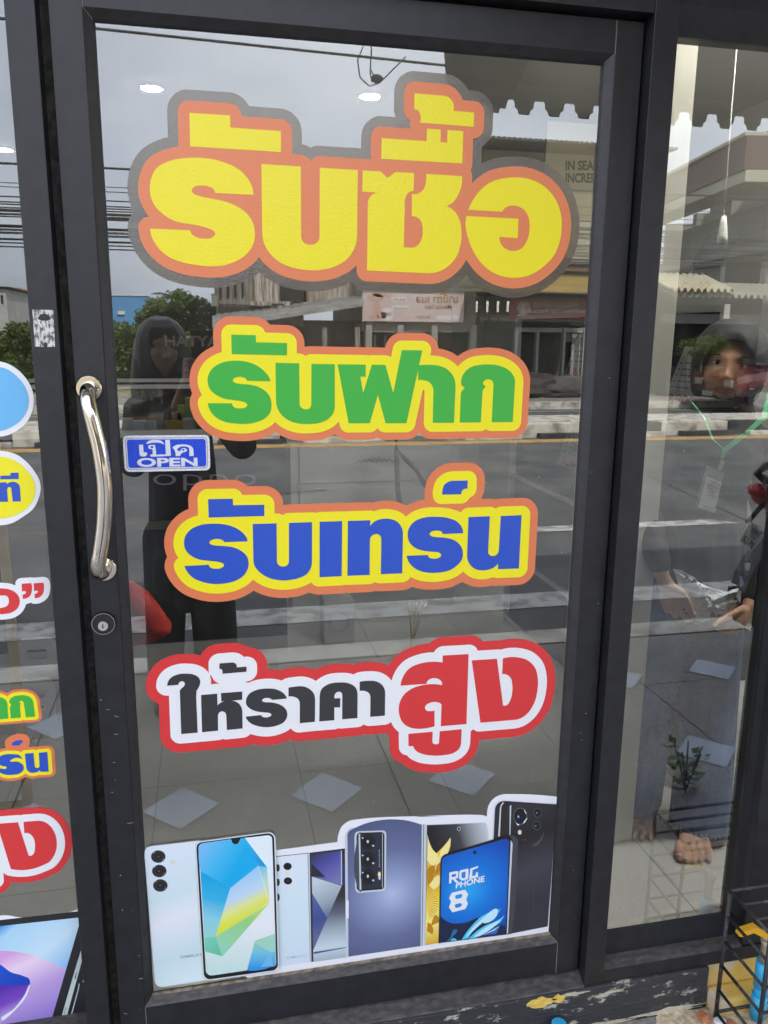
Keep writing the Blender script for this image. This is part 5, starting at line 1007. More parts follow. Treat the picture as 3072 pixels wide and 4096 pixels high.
mb = MB(); r0 = mir(20, 1182, yy); r1 = mir(85, 1152, yy); r2 = mir(112, 1185, yy); mb.prism([(r0[0]-.3, r0[2]), (r1[0]-.6, r1[2]), (r1[0], r1[2]), (r2[0], r2[2]), (r2[0], a[2]+.02), (r0[0]-.3, a[2]+.02)], yy-5, yy+.15); mb.build('roof', mat('orange_tiles', (.55, .24, .13), rough=.7, var=.15, vscale=6), t)
t = empty('grey_house', (-8, -30, Zp), 'pale grey flat roofed house at the left edge of the window', 'house'); yy = -30
mb = MB(); a = mir(-130, 1152, yy); b = mir(22, 1152, yy); mb.box(a[0], b[0], yy-5, yy, Zp, a[2]); mb.build('wall', mat('pale_grey_wall', (.48, .48, .45), rough=.8, var=.1, vscale=2), t)
mb = MB(); mb.box(a[0], b[0]+.12, yy-5, yy+.12, a[2]+.01, a[2]+.07); mb.build('roof', mdark, t); mb = MB(); bx_(mb, (2, 1180), (14, 1215), yy+.02, .03); mb.build('window', mdark, t)
# --- old wooden house
yy = -17.6; t = empty('wooden_house', (2.2, yy, Zp), 'old two storey timber house with peeling boards and a tin lean-to roof', 'house')
mb = MB(); a = mir(860, 860, yy); b = mir(1215, 1290, yy); mb.box(a[0], b[0], yy-5, yy, b[2]-.1, a[2]); mb.build('upper_wall', mw1, t)
mb = MB(); bx_(mb, (1010, 900), (1165, 1215), yy+.04, .03); bx_(mb, (1225, 1000), (1470, 1210), yy+.04, .6); mb.build('peeling_wall', mw2, t)
mb = MB(); bx_(mb, (1120, 1130), (1215, 1205), yy+.06, .03); bx_(mb, (1180, 1140), (1215, 1208), yy+.07, .03); mb.build('opening', mdark, t)
mb = MB()
for px in (875, 905, 935, 965): bx_(mb, (px, 1110), (px+12, 1190), yy+.03, .03)
mb.build('louvre', mdark, t)
mb = MB(); bx_(mb, (845, 1175), (870, 1225), yy+.3, .03); mb.build('shutter', mat('grey_shutter', (.22, .25, .20), rough=.7), t)
mb = MB()
for k in range(6): bx_(mb, (850, 1216+k*9), (1210, 1222+k*9), yy+.03+.012*k, .1)
mb.build('clapboard', mw1, t)
mb = MB(); bx_(mb, (1000, 1205), (1085, 1222), yy+.30, .02); bx_(mb, (1135, 1205), (1160, 1222), yy+.31, .02); bx_(mb, (1000, 1224), (1460, 1232), yy+.30, .3); mb.build('balcony', mw2, t)
mb = MB(); a0 = mir(850, 1302, yy+1.6); a1 = mir(1455, 1213, yy+1.6); b0 = mir(850, 1262, yy+.1); b1 = mir(1455, 1180, yy+.1)
for k in range(40):
    u, v = k/40, (k+1)/40; o_ = .02 if k % 2 else 0
    p = [Vector(a0).lerp(Vector(a1), u), Vector(a0).lerp(Vector(a1), v), Vector(b0).lerp(Vector(b1), v), Vector(b0).lerp(Vector(b1), u)]
    mb.quad(*[x_+Vector((0, 0, o_)) for x_ in p])
    mb.quad(p[0]+Vector((0, 0, -.06)), p[1]+Vector((0, 0, -.06)), p[1]+Vector((0, 0, o_)), p[0]+Vector((0, 0, o_)))
mb.build('lean_to_roof', tin, t)
mb = MB(); a = mir(870, 1320, yy); b = mir(1455, 1600, yy); mb.box(a[0], b[0], yy-4, yy-.05, Zp, zof(1200, 1280, yy)); mb.build('ground_floor', mat('brown_dark_wall', (.075, .06, .045), rough=.8, var=.3, vscale=2), t)
mb = MB()
for px in (1010, 1180, 1300, 1430): a = mir(px, 1500, yy+1.3); mb.box(a[0]-.05, a[0]+.05, yy+1.2, yy+1.3, Zp, zof(px, 1290, yy+1.3)-.1)
mb.build('post', mw1, t)
# --- nail shop with banner
yy = -16.9; t = empty('nail_shop', (4.8, yy, Zp), 'plain rendered shop front with dark door openings under a pink banner', 'building'); cw_ = mat('beige_render', (.24, .22, .17), rough=.8, var=.15, vscale=1.5)
mb = MB(); a = mir(1470, 700, yy); b = mir(1900, 1330, yy); mb.box(a[0], b[0], yy-5, yy, b[2], zof(1650, 830, yy)); mb.build('wall', cw_, t)
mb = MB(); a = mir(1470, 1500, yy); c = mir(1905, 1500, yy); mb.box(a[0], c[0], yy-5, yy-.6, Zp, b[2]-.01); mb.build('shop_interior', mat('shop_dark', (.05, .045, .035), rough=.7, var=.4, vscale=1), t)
mb = MB()
for px in (1475, 1600, 1735, 1890): a = mir(px, 1500, yy+.1); mb.box(a[0]-.07, a[0]+.07, yy-.1, yy+.1, Zp, zof(px, 1300, yy))
for px in (1500, 1540, 1640): a = mir(px, 1500, yy-.5); mb.box(a[0]-.02, a[0]+.02, yy-.55, yy-.5, Zp, zof(px, 1340, yy))
mb.build('column', mat('grey_column', (.36, .35, .29), rough=.8, var=.1, vscale=4), t)
pk = mat('banner_pink', (.62, .47, .44), rough=.6, col2=(.70, .60, .56), vscale=1.2); br_ = mat('banner_brown', (.40, .22, .12), rough=.6); yb_ = yy+.16
t = empty('nail_banner', (4.8, yb_, 1.5), 'pink nail salon banner with a photo of feet and gold crown', 'banner')
q4 = lambda x0, y0, x1, y1, o=.01: quad_w(mir(x0, y0, yb_+o), mir(x1, y0+(x1-x0)*.02, yb_+o), mir(x1, y1+(x1-x0)*.02, yb_+o), mir(x0, y1, yb_+o))
mb = MB(); mb.box(xof(1450, 1230, yb_), xof(1855, 1230, yb_), yb_-.03, yb_, zof(1650, 1287, yb_), zof(1650, 1166, yb_)); mb.build('sheet', pk, t)
# shown here in true reading order as seen from the street: +x is the reader's left
def btext(txt, x0, y0, x1, y1, m, bold=.02, par=None, yq=None, o=.006):
    yq = yb_ if yq is None else yq
    f = quad_w(mir(x1, y0, yq+o), mir(x0, y0, yq+o), mir(x0, y1, yq+o), mir(x1, y1, yq+o)); return add('lettering', text_map(txt, f, bold), m, par or t)
btext('มานิตา เนล', 1665, 1180, 1832, 1212, br_); btext('Manita Nail', 1700, 1216, 1806, 1236, br_, .005)
btext('ต่อเล็บ PVC', 1572, 1192, 1622, 1205, br_); btext('สปามือ-เท้า', 1572, 1226, 1630, 1240, br_); btext('200.-', 1528, 1248, 1570, 1264, br_); btext('089-299-5243', 1668, 1263, 1720, 1273, br_, 0)
skin_p = mat('banner_skin', (.62, .38, .31), rough=.6); wht = mat('banner_white', (.75, .72, .70), rough=.6)
mb = MB()
for cx, cy_, rx, ry in ((1500, 1190, 34, 16), (1530, 1180, 40, 9), (1506, 1232, 16, 26), (1528, 1262, 20, 14), (1496, 1270, 22, 12)):
    c = mir(cx, cy_, yb_); s_ = (yb_*-1+1.474)/3258; mb.prism([(c[0]+rx*s_*math.cos(a*.5236), c[2]+ry*s_*math.sin(a*.5236)) for a in range(12)], yb_+.001, yb_+.004)
mb.build('picture', skin_p, t); mb = MB()
for x0, y0, x1, y1 in ((1566, 1188, 1626, 1208), (1566, 1222, 1634, 1243), (1748, 1262, 1832, 1280)): bx_(mb, (x0, y0), (x1, y1), yb_+.005, .004)
c = mir(1549, 1257, yb_); mb.disc((c[0], yb_+.001, c[2]), (0, 1, 0), .14, .003, 20); mb.build('panel', wht, t)
mb = MB(); c0 = mir(1758, 1190, yb_); c1 = mir(1785, 1190, yb_); x0, x1 = c0[0], c1[0]; z0 = zof(1770, 1180, yb_); z1 = zof(1770, 1166, yb_)
mb.prism([(x0, z0), (x1, z0), (x1+.02, z1), (x1-(x1-x0)*.3, (z0+z1)/2), ((x0+x1)/2, z1+.02), (x0+(x1-x0)*.3, (z0+z1)/2), (x0-.02, z1)], yb_+.002, yb_+.005); mb.build('crown', mat('banner_gold', (.55, .38, .08), rough=.5), t)
# --- restaurant building
yy = -17.0; t = empty('restaurant_building', (7.8, yy, Zp), 'tall cream shop building with a ribbed roof edge and yellow tiled awning', 'building'); crm = mat('cream_render', (.27, .24, .15), rough=.8, var=.10, vscale=1)
mb = MB(); a = mir(1905, 640, yy); b = mir(2560, 1180, yy); mb.box(a[0], b[0], yy-6, yy, b[2], zof(2150, 610, yy)); mb.build('wall', crm, t)
mb = MB(); x = a[0]-.3; z = zof(2150, 598, yy)
while x < b[0]+.2: mb.box(x, x+.06, yy-6, yy+.7, z, z+.05); mb.box(x+.06, x+.12, yy-6, yy+.7, z+.02, z+.07); x += .12
mb.build('roof', mat('dark_sheet_roof', (.09, .08, .06), rough=.6), t)
mb = MB(); bx_(mb, (2290, 880), (2480, 1040), yy+.06, .05); bx_(mb, (1950, 1000), (2480, 1060), yy+.07, .06); mb.build('panel', mat('pale_panel', (.38, .36, .30), rough=.7), t)
mb = MB(); bx_(mb, (1950, 1062), (2480, 1090), yy+.3, .3); mb.build('beam', mat('brown_beam', (.22, .13, .09), rough=.7), t)
# yellow rolled tile awning
mb = MB(); a = mir(1890, 1105, yy+.4); b = mir(2400, 1105, yy+.4); z1 = zof(2150, 1108, yy+.4); z0 = zof(2150, 1168, yy+1.5); x = a[0]; n = 46; st_ = (b[0]-a[0])/n
for row in range(3):
    for k in range(n):
        u0 = row/3; u1 = (row+1)/3+.03; xm = x+st_*(k+.5); pts = []
        ring = []
        for u in (u0, u1): ring.append([mb.bm.verts.new((xm+math.cos(math.pi*w_/4)*st_*.5, yy+.4+1.1*u, z1+(z0-z1)*u+math.sin(math.pi*w_/4)*.07+.02*(2-row)*0+(.025 if u == u1 else 0))) for w_ in range(5)])
        for w_ in range(4): mb.bm.faces.new((ring[0][w_], ring[0][w_+1], ring[1][w_+1], ring[1][w_]))
        mb.bm.faces.new(ring[1])
mb.build('tiled_awning', mat('yellow_tiles', (.62, .44, .14), rough=.6, col2=(.42, .30, .12), vscale=3), t)
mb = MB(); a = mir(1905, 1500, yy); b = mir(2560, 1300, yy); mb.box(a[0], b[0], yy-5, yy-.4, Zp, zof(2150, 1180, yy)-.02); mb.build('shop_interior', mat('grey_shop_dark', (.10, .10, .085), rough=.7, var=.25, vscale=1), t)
mb = MB(); bx_(mb, (2080, 1310), (2480, 1332), yy+.02, .05)
for px in (2060, 2145, 2250, 2330): a = mir(px, 1500, yy+.05); mb.box(a[0]-.03, a[0]+.03, yy-.1, yy+.05, Zp, zof(px, 1310, yy))
bx_(mb, (2290, 1335), (2345, 1500), yy-.2, .05); mb.build('door_frame', mat('grey_frame', (.38, .38, .34), rough=.6), t)
mb = MB()
for px in (1905, 1948, 1990, 2030): bx_(mb, (px, 1205), (px+5, 1248), yy-.1, .04)
mb.build('tube_light', mat('tube_lit', (.8, .8, .7), emit=(1, .95, .8), estr=1.2), t)
yb2 = yy+.55; t = empty('restaurant_banner', (8.2, yb2, 1.6), 'dark red restaurant banner with cream lettering under the yellow awning', 'banner')
mb = MB(); mb.box(xof(2040, 1230, yb2), xof(2375, 1230, yb2), yb2-.03, yb2, zof(2200, 1278, yb2), zof(2200, 1196, yb2)); mb.build('sheet', mat('banner_red', (.24, .06, .05), rough=.6, var=.2, vscale=2), t)
gd = mat('banner_olive', (.42, .42, .25), rough=.6); btext('ครัวข้าวไทย', 2135, 1202, 2312, 1228, gd, .03, t, yb2); btext('Krua Khao Thai Restaurant', 2075, 1233, 2370, 1252, wht, .01, t, yb2); btext('089-874 1616  093-643 6464', 2115, 1264, 2320, 1274, skin_p, 0, t, yb2)
mb = MB(); c = mir(2095, 1235, yb2); mb.disc((c[0], yb2+.001, c[2]), (0, 1, 0), .17, .004, 24); mb.build('picture', mat('plate_picture', (.45, .38, .30), rough=.6, var=.4, vscale=9), t)
# --- building on the right with brown roof
yy = -16.6; t = empty('balcony_building', (xof(2655, 900, -16.6), yy, Zp), 'white two storey row with brown tiled roof edge and open balconies', 'building'); pw2 = mat('balcony_white', (.34, .34, .32), rough=.75, var=.08, vscale=2); brt = mat('brown_tiles', (.15, .09, .075), rough=.7, var=.2, vscale=10, stretch=(1, 1, 5))
x0 = xof(2655, 900, yy); x1 = x0+7.7
def zl_(py0, py1, y): return zof(2680, py0, y), zof(3072, py1, y)
mb = MB(); za, zb = 4.05, 4.62; mb.box(x0, x1, yy-.1, yy+.9, za, zb); mb.build('roof_edge', brt, t)
mb = MB(); mb.box(x0, x1, yy-.1, yy+.95, zb+.01, zb+.07); mb.box(x0, x1, yy-.05, yy+.85, za-.22, za-.01); mb.build('trim', mat('cream_trim', (.52, .49, .38), rough=.7), t)
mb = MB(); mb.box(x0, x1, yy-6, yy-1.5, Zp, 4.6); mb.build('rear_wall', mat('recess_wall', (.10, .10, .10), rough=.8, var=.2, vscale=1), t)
mb = MB(); mb.box(x0, x1, yy-1.5, yy+.1, 2.62, 2.78)
for k in range(4): xx = x0+.02+2.35*k; mb.box(xx, xx+.28, yy-1.5, yy-.05, Zp, za-.23)
mb.build('slab', pw2, t)
mb = MB()
for k in range(3):
    xx = x0+.32+2.35*k; mb.box(xx, xx+2.0, yy-.12, yy-.04, 2.79, 3.45); mb.box(xx, xx+2.0, yy-.14, yy-.02, 3.46, 3.52)
mb.build('parapet', mat('grey_parapet', (.17, .17, .165), rough=.8, var=.15, vscale=3), t)
mb = MB()
for k in range(3): xx = x0+.9+2.35*k; mb.box(xx, xx+.7, yy-1.49, yy-1.45, 2.8, 3.9)
mb.build('shutter', mdark, t)
mb = MB(); px0 = x0+3.4; mb.box(px0, px0+4.2, yy-6, yy-1.2, 4.7, 5.35); mb.build('roof_tank', mat('stained_concrete', (.22, .19, .15), rough=.9, col2=(.10, .09, .08), vscale=1.5, stretch=(3, 1, .4)), t)
mb = MB()
for u in (4.4, 4.9): mb.tube([(x0+u, yy-1.5, 5.3), (x0+u, yy-1.5, 5.75), (x0+u+.08, yy-1.5, 5.82), (x0+u+.16, yy-1.5, 5.75), (x0+u+.16, yy-1.5, 5.3)], .018, 6)
mb.build('rebar_loop', cabm, t)
t.location = (15.1, -24.2, Zp); t.rotation_euler = (0, 0, math.atan2(.982, -.188)); t.scale = (1, 1, 1.27)
yy = -16.6; x1 = 30; t = empty('market_row', (14, yy, Zp), 'dark low shop row under pale corrugated awnings behind the maroon car', 'building')
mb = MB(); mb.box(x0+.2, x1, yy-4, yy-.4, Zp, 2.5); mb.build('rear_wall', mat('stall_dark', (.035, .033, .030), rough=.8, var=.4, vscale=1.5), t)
def corr(name, xa_, xb_, y0, y1, z0, z1, m, per=.16, amp=.05, par=None):
    mb = MB(); n = int((xb_-xa_)/per*6); A_ = []; B_ = []
    for k in range(n+1): x = xa_+(xb_-xa_)*k/n; o_ = amp*math.sin(2*math.pi*k/6); A_.append(mb.bm.verts.new((x, y0, z0+o_))); B_.append(mb.bm.verts.new((x, y1, z1+o_)))
    for k in range(n): mb.bm.faces.new((A_[k], A_[k+1], B_[k+1], B_[k]))
    return mb.build(name, m, par)
corr('awning_sheet', x0-.5, x1, yy+.1, yy+1.45, 2.55, 2.20, mat('pale_sheet', (.55, .53, .43), rough=.6, var=.1, vscale=2), par=t)
corr('awning_sheet', x0-.6, x0+1.0, yy+.3, yy+1.5, 2.72, 2.32, mat('cream_sheet', (.74, .70, .52), rough=.6), par=t)
mb = MB(); mb.box(x0+.1, x1, yy+.1, yy+.5, Zp, .62); mb.build('low_wall', mat('grey_low_wall', (.05, .048, .045), rough=.8, var=.2, vscale=2), t)
mb = MB(); mb.box(x0, x0+2.6, yy+.15, yy+.25, 1.62, 1.84); mb.build('sign_beam', pw2, t)
bm_c = [((x0+.5+k*.34, yy+.7+.1*(k % 2), 1.05+.07*(k % 3)), .26) for k in range(3)]
t = empty('hedge', (x0+4, yy+.7, Zp), 'sunlit green hedge along the white balcony building', 'hedge'); add('foliage', shrub_mesh(bm_c, 1700, .07, 21), LV, t)
mb = MB()
for k in range(0, 3, 1): mb.tube([(x0+.5+k*.34, yy+.7, Zp), (x0+.5+k*.34, yy+.7, 1.1)], .03, 6)
mb.build('stem', bark, t)
# --- parked things on the far pavement
for i, (px, w_, h_, c, lb) in enumerate(((2120, .8, .35, (.06, .05, .045), 'low dark heap of goods on the far pavement'), (2260, 1.1, .30, (.10, .095, .085), 'flat grey covered stall on the far pavement'))):
    a = mir(px, 1590, -16.2); bm = bmesh.new(); bmesh.ops.create_icosphere(bm, subdivisions=3, radius=1)
    for v in bm.verts: v.co *= 1+.25*noise.noise(v.co*2+Vector((i*5, 0, 0)))
    me = bpy.data.meshes.new('heap'); bm.to_mesh(me); bm.free(); me.transform(Matrix.Translation((a[0], -16.2, Zp+.14+h_*.6)) @ Matrix.Diagonal((w_, .35, h_, 1))); tag(add('tarpaulin_heap', me, mat('tarp_%d' % i, c, rough=.7)), lb, 'heap')
mb = MB(); bx_(mb, (2162, 1588), (2176, 1610), -15.9, .12, bev=.01); tag(mb.build('yellow_can', mat('can_yellow', (.45, .45, .08))), 'small yellow container in front of the dark heap', 'can')
# ================================================================== PEOPLE
def cap(bm, a, b, ra, rb, n=14):
    """tapered limb piece with round ends"""
    a = Vector(a); b = Vector(b); t = (b-a); L_ = t.length; t = t/L_ if L_ > 1e-6 else Vector((0, 0, 1)); u = Vector((1, 0, 0)) if abs(t.x) < .8 else Vector((0, 1, 0)); x = t.cross(u).normalized(); y = t.cross(x)
    rings = []
    prof = [(-ra*math.sin(math.pi/2*k/4), ra*math.cos(math.pi/2*k/4)) for k in (3, 2, 1)]+[(0, ra), (L_, rb)]+[(L_+rb*math.sin(math.pi/2*k/4), rb*math.cos(math.pi/2*k/4)) for k in (1, 2, 3)]
    for d, r in prof: rings.append([bm.verts.new(a+t*d+(x*math.cos(2*math.pi*k/n)+y*math.sin(2*math.pi*k/n))*r) for k in range(n)])
    for p, q in zip(rings, rings[1:]):
        for k in range(n): bm.faces.new((p[k], p[(k+1) % n], q[(k+1) % n], q[k]))
    bm.faces.new(rings[0][::-1]); bm.faces.new(rings[-1])
def chain(bm, pts, rs, n=14):
    for i in range(len(pts)-1): cap(bm, pts[i], pts[i+1], rs[i], rs[i+1], n)
def fuse(bm, voxel, smooth=3):
    bmesh.ops.recalc_face_normals(bm, faces=bm.faces)
    me = bpy.data.meshes.new('f'); bm.to_mesh(me); bm.free(); o = bpy.data.objects.new('f', me); COL.objects.link(o)
    m = o.modifiers.new('r', 'REMESH'); m.mode = 'VOXEL'; m.voxel_size = voxel; m.use_smooth_shade = True
    if smooth: s = o.modifiers.new('s', 'SMOOTH'); s.iterations = smooth; s.factor = .5
    dg = bpy.context.evaluated_depsgraph_get(); r = bpy.data.meshes.new_from_object(o.evaluated_get(dg)); bpy.data.objects.remove(o); bpy.data.meshes.remove(me)
    r.polygons.foreach_set('use_smooth', [True]*len(r.polygons)); return r
def head_mesh(bm, C_, Rm, s=1.0):
    """head with brow, sockets, nose, lips and jaw; local -Y is the face"""
    nu, nv = 72, 56; G = lambda x, z, x0, z0, sx, sz: math.exp(-((x-x0)/sx)**2-((z-z0)/sz)**2); rows = []
    for j in range(nv+1):
        v = math.pi*j/nv; row = []
        for i in range(nu):
            u = 2*math.pi*i/nu; x = math.sin(v)*math.sin(u); y = -math.sin(v)*math.cos(u); z = math.cos(v)
            X, Y, Z = x*.074, y*.092, z*.118
            if Z < 0: t = min(1, -Z/.118); X *= 1-.34*t**1.6; Y *= 1-.20*t**2 if y > 0 else 1-.02*t
            if Z < -.02 and y > 0: Y *= 1-.25*min(1, (-Z-.02)/.09)
            if y < 0:
                w = min(1, -y*1.6)
                d = .020*G(X, Z, 0, -.026, .0105, .014)+.010*G(X, Z, 0, -.004, .008, .024)+.006*G(X, Z, .010, -.030, .006, .007)+.006*G(X, Z, -.010, -.030, .006, .007)
                d -= .0085*(G(X, Z, .031, .008, .016, .011)+G(X, Z, -.031, .008, .016, .011)); d += .0035*(G(X, Z, .031, .006, .011, .0065)+G(X, Z, -.031, .006, .011, .0065))
                d += .0035*(G(X, Z, .030, .026, .020, .007)+G(X, Z, -.030, .026, .020, .007))
                d += .0065*G(X, Z, 0, -.052, .020, .0045)+.0065*G(X, Z, 0, -.0625, .017, .005)-.004*G(X, Z, 0, -.057, .022, .0022)+.006*G(X, Z, 0, -.090, .018, .014)
                d += .004*(G(X, Z, .040, -.022, .018, .02)+G(X, Z, -.040, -.022, .018, .02)); Y -= d*w
            row.append(bm.verts.new(Vector(C_)+Rm @ Vector((X*s, Y*s, Z*s))))
        rows.append(row)
    for j in range(nv):
        for i in range(nu):
            a, b, c, d = rows[j][i], rows[j][(i+1) % nu], rows[j+1][(i+1) % nu], rows[j+1][i]
            bm.faces.new((a, d, c, b))
    bmesh.ops.remove_doubles(bm, verts=rows[0]+rows[-1], dist=1e-5)
def skinm(name, c):
    m = mat(name, c, rough=.45, var=.10, vscale=22, bump=.06, bscale=250); b = m.node_tree.nodes['Principled BSDF']; b.inputs['Subsurface Weight'].default_value = .12; b.inputs['Subsurface Radius'].default_value = (.012, .005, .003); return m
SK1 = skinm('skin', (.62, .36, .235)); LIP = skinm('lip_skin', (.46, .20, .16)); NAIL = mat('nail', (.62, .40, .32), rough=.3)
eye_w = mat('eye_white', (.60, .58, .55), rough=.15); eye_d = mat('iris_dark', (.02, .012, .008), rough=.1); hairm = mat('black_hair', (.008, .007, .007), rough=.35, var=.4, vscale=60)
# ---- woman behind the narrow window
wm = empty('person', (1.45, .45, Zi), 'barefoot woman in black headscarf, dark top and frayed jeans holding a white plastic bag', 'person')
Hc = Vector((1.508, .455, 1.250)); HR = Matrix.Rotation(R(-36), 3, 'Z') @ Matrix.Rotation(R(-4), 3, 'X') @ Matrix.Rotation(R(5), 3, 'Y')
bm = bmesh.new(); head_mesh(bm, Hc, HR, 1.01)
chain(bm, [(1.515, .475, 1.20), (1.51, .49, 1.11), (1.50, .49, 1.04)], [.048, .050, .075])
chain(bm, [(1.38, .49, 1.06), (1.50, .50, 1.07), (1.63, .50, 1.06)], [.045, .075, .045])                      # shoulders
chain(bm, [(1.50, .50, 1.03), (1.49, .50, .88), (1.475, .49, .76), (1.47, .49, .66)], [.105, .100, .090, .112])
chain(bm, [(1.38, .49, 1.06), (1.305, .47, .90), (1.300, .385, .775), (1.306, .365, .728)], [.044, .034, .028, .021])
chain(bm, [(1.63, .50, 1.06), (1.685, .48, .86), (1.640, .41, .69), (1.580, .365, .618)], [.044, .034, .028, .021])
hipR, hipL = (1.40, .49, .62), (1.54, .49, .62)
chain(bm, [hipR, (1.37, .46, .30), (1.390, .500, .02), (1.395, .500, -.025)], [.075, .050, .032, .028])
chain(bm, [hipL, (1.545, .45, .30), (1.50, .385, .02), (1.498, .380, -.025)], [.075, .050, .032, .028])
def foot(bm, ank, toe, w, seed=0):
    a = Vector(ank); t = Vector(toe); d = (t-a); d.z = 0; L_ = d.length; d.normalize(); s_ = Vector((-d.y, d.x, 0)); zf = Zi
    heel = a-d*.035; cap(bm, (heel.x, heel.y, zf+.022), (a+d*.03).to_tuple()[:2]+(zf+.030,), .024, .027)
    b0 = a+d*L_*.50
    for k, off in enumerate((-.5, -.17, .17, .5)): p = b0+d*.02+s_*off*w*.80; cap(bm, (a.x+s_.x*off*w*.35, a.y+s_.y*off*w*.35, zf+.040), (p.x, p.y, zf+.018), .020, .0155)
    side = 1 if w > 0 else -1
    for k in range(5):
        off = (-.5+k*.25)*w; L2 = (.050, .052, .046, .038, .028)[k]; r_ = (.0125, .0088, .0082, .0078, .0075)[k]
        q0 = b0+d*.018+s_*off; q1 = q0+d*L2*.55; q2 = q0+d*L2
        cap(bm, (q0.x, q0.y, zf+.019), (q1.x, q1.y, zf+r_+.008), r_*1.05, r_); cap(bm, (q1.x, q1.y, zf+r_+.008), (q2.x, q2.y, zf+r_), r_, r_*.95)
footdefs = [((1.395, .500), (1.312, .398), .086), ((1.500, .392), (1.415, .258), .078)]
for an, to, w_ in footdefs: foot(bm, an+(0,), to+(0,), w_ if an[0] > 1.45 else w_)
def hand(bm, w0, palm, fingers, thumb, pr=.019):
    w0 = Vector(w0)
    for k, fg in enumerate(fingers):
        f0 = Vector(fg[0][0]); cap(bm, w0, f0, pr*.85, .0105)
        for i in range(len(fg[0])-1): cap(bm, fg[0][i], fg[0][i+1], fg[1]*(1-.10*i), fg[1]*(1-.10*(i+1)), 12)
    for i in range(len(thumb)-1): cap(bm, thumb[i], thumb[i+1], .0115-.0014*i, .0115-.0014*(i+1), 12)
hand(bm, (1.308, .362, .722), None, [([(1.352, .345, .668), (1.371, .334, .643), (1.384, .333, .620), (1.388, .340, .604)], .0092), ([(1.341, .349, .656), (1.354, .340, .630), (1.368, .338, .610), (1.381, .346, .598)], .0092), ([(1.328, .354, .652), (1.338, .350, .628), (1.351, .352, .610)], .0088), ([(1.316, .360, .656), (1.322, .360, .635), (1.332, .364, .620)], .0080)],
     [(1.322, .352, .700), (1.352, .338, .682), (1.372, .330, .655), (1.383, .328, .626)])
hand(bm, (1.572, .362, .612), None, [([(1.522, .345, .606), (1.492, .350, .600), (1.474, .362, .588)], .0092), ([(1.520, .342, .590), (1.496, .342, .578), (1.484, .356, .566), (1.492, .370, .560)], .0094), ([(1.530, .342, .578), (1.508, .340, .566), (1.498, .352, .556), (1.506, .366, .550)], .0090), ([(1.544, .346, .568), (1.526, .344, .557), (1.518, .356, .549), (1.526, .367, .546)], .0082)],
     [(1.545, .350, .618), (1.512, .338, .614), (1.480, .334, .600), (1.455, .334, .584)])
me = fuse(bm, .0034, 3)
HRi = HR.inverted(); me.materials.append(SK1); me.materials.append(LIP)
for p in me.polygons:
    v = HRi @ (p.center-Hc); v = v/1.01
    if v.y < -.07 and abs(v.x) < .023*(1-((v.z+.057)/.012)**2*.8) and abs(v.z+.057) < .0098: p.material_index = 1
add('body', me, [SK1, LIP], wm)
for sgn in (-1, 1):
    mb = MB(); mb.ball(Hc+HR @ Vector((sgn*.0310, -.0745, .0075)), .0125, (1, .8, .46), 14, HR); e = mb.build('eye', eye_w, wm, smooth=True)
    mb = MB(); mb.ball(Hc+HR @ Vector((sgn*.0305+.001, -.0822, .0078)), .0052, (1, .5, .88), 12, HR); mb.build('iris', eye_d, e, smooth=True)
    mb = MB(); mb.tube([Hc+HR @ Vector((sgn*x, y, z)) for x, y, z in ((.016, -.0870, .0255), (.028, -.0858, .0285), (.040, -.0785, .0285), (.050, -.0665, .0245))], [.0010, .0016, .0014, .0006], 8); mb.build('eyebrow', hairm, wm)
    mb = MB(); mb.tube([Hc+HR @ Vector((sgn*x, y, z)) for x, y, z in ((.0180, -.0835, .0078), (.025, -.0862, .0132), (.033, -.0852, .0138), (.042, -.0780, .0092))], [.0008, .0015, .0017, .0008], 8); mb.build('eyelash', hairm, wm)
# headscarf: shell round the face, folded under the chin and over the shoulders
scarfm = mat('black_scarf', (.010, .010, .011), rough=.75, var=.3, vscale=18); bm = bmesh.new()
chain(bm, [Hc+HR @ Vector((0, .006, .034)), Hc+HR @ Vector((0, .008, -.03)), Hc+HR @ Vector((0, .004, -.075))], [.098, .092, .074], 24); chain(bm, [Hc+HR @ Vector((0, -.010, .030)), Hc+HR @ Vector((0, .03, .02))], [.096, .092], 24)
me = fuse(bm, .0045, 2); b2 = bmesh.new(); b2.from_mesh(me)
def inface(p):
    v = HRi @ (p-Hc); hw = .062*(1-.30*max(0, -(v.z+.012)/.09)**1.4); return v.y < -.030 and (v.x/hw)**2+((v.z+.016)/(.080 if v.z > -.016 else .098))**2 < 1
bmesh.ops.delete(b2, geom=[f for f in b2.faces if inface(f.calc_center_median())], context='FACES')
for e in [e for e in b2.edges if e.is_boundary]:
    for v in e.verts: v.co -= HR @ Vector((0, -.0015, 0))
b2.to_mesh(me); b2.free(); add('headscarf', me, scarfm, wm)
bm = bmesh.new(); chain(bm, [Hc+HR @ Vector((0, -.012, -.108)), (1.505, .475, 1.12), (1.50, .49, 1.04)], [.070, .092, .135]); chain(bm, [(1.40, .49, 1.05), (1.50, .47, 1.02), (1.61, .50, 1.05)], [.065, .12, .065])
for k in range(14): a = k*.45; cap(bm, (1.50+.10*math.cos(a), .48+.08*math.sin(a), 1.11), (1.50+.15*math.cos(a), .48+.12*math.sin(a), .94), .014, .012)
add('scarf_drape', fuse(bm, .007, 4), scarfm, wm)
shirtm = mat('black_shirt', (.016, .016, .019), rough=.8, var=.3, vscale=12); bm = bmesh.new()
chain(bm, [(1.50, .50, 1.02), (1.49, .50, .86), (1.475, .49, .74), (1.47, .485, .62)], [.120, .118, .122, .138]); chain(bm, [(1.38, .49, 1.05), (1.63, .50, 1.05)], [.055, .055])
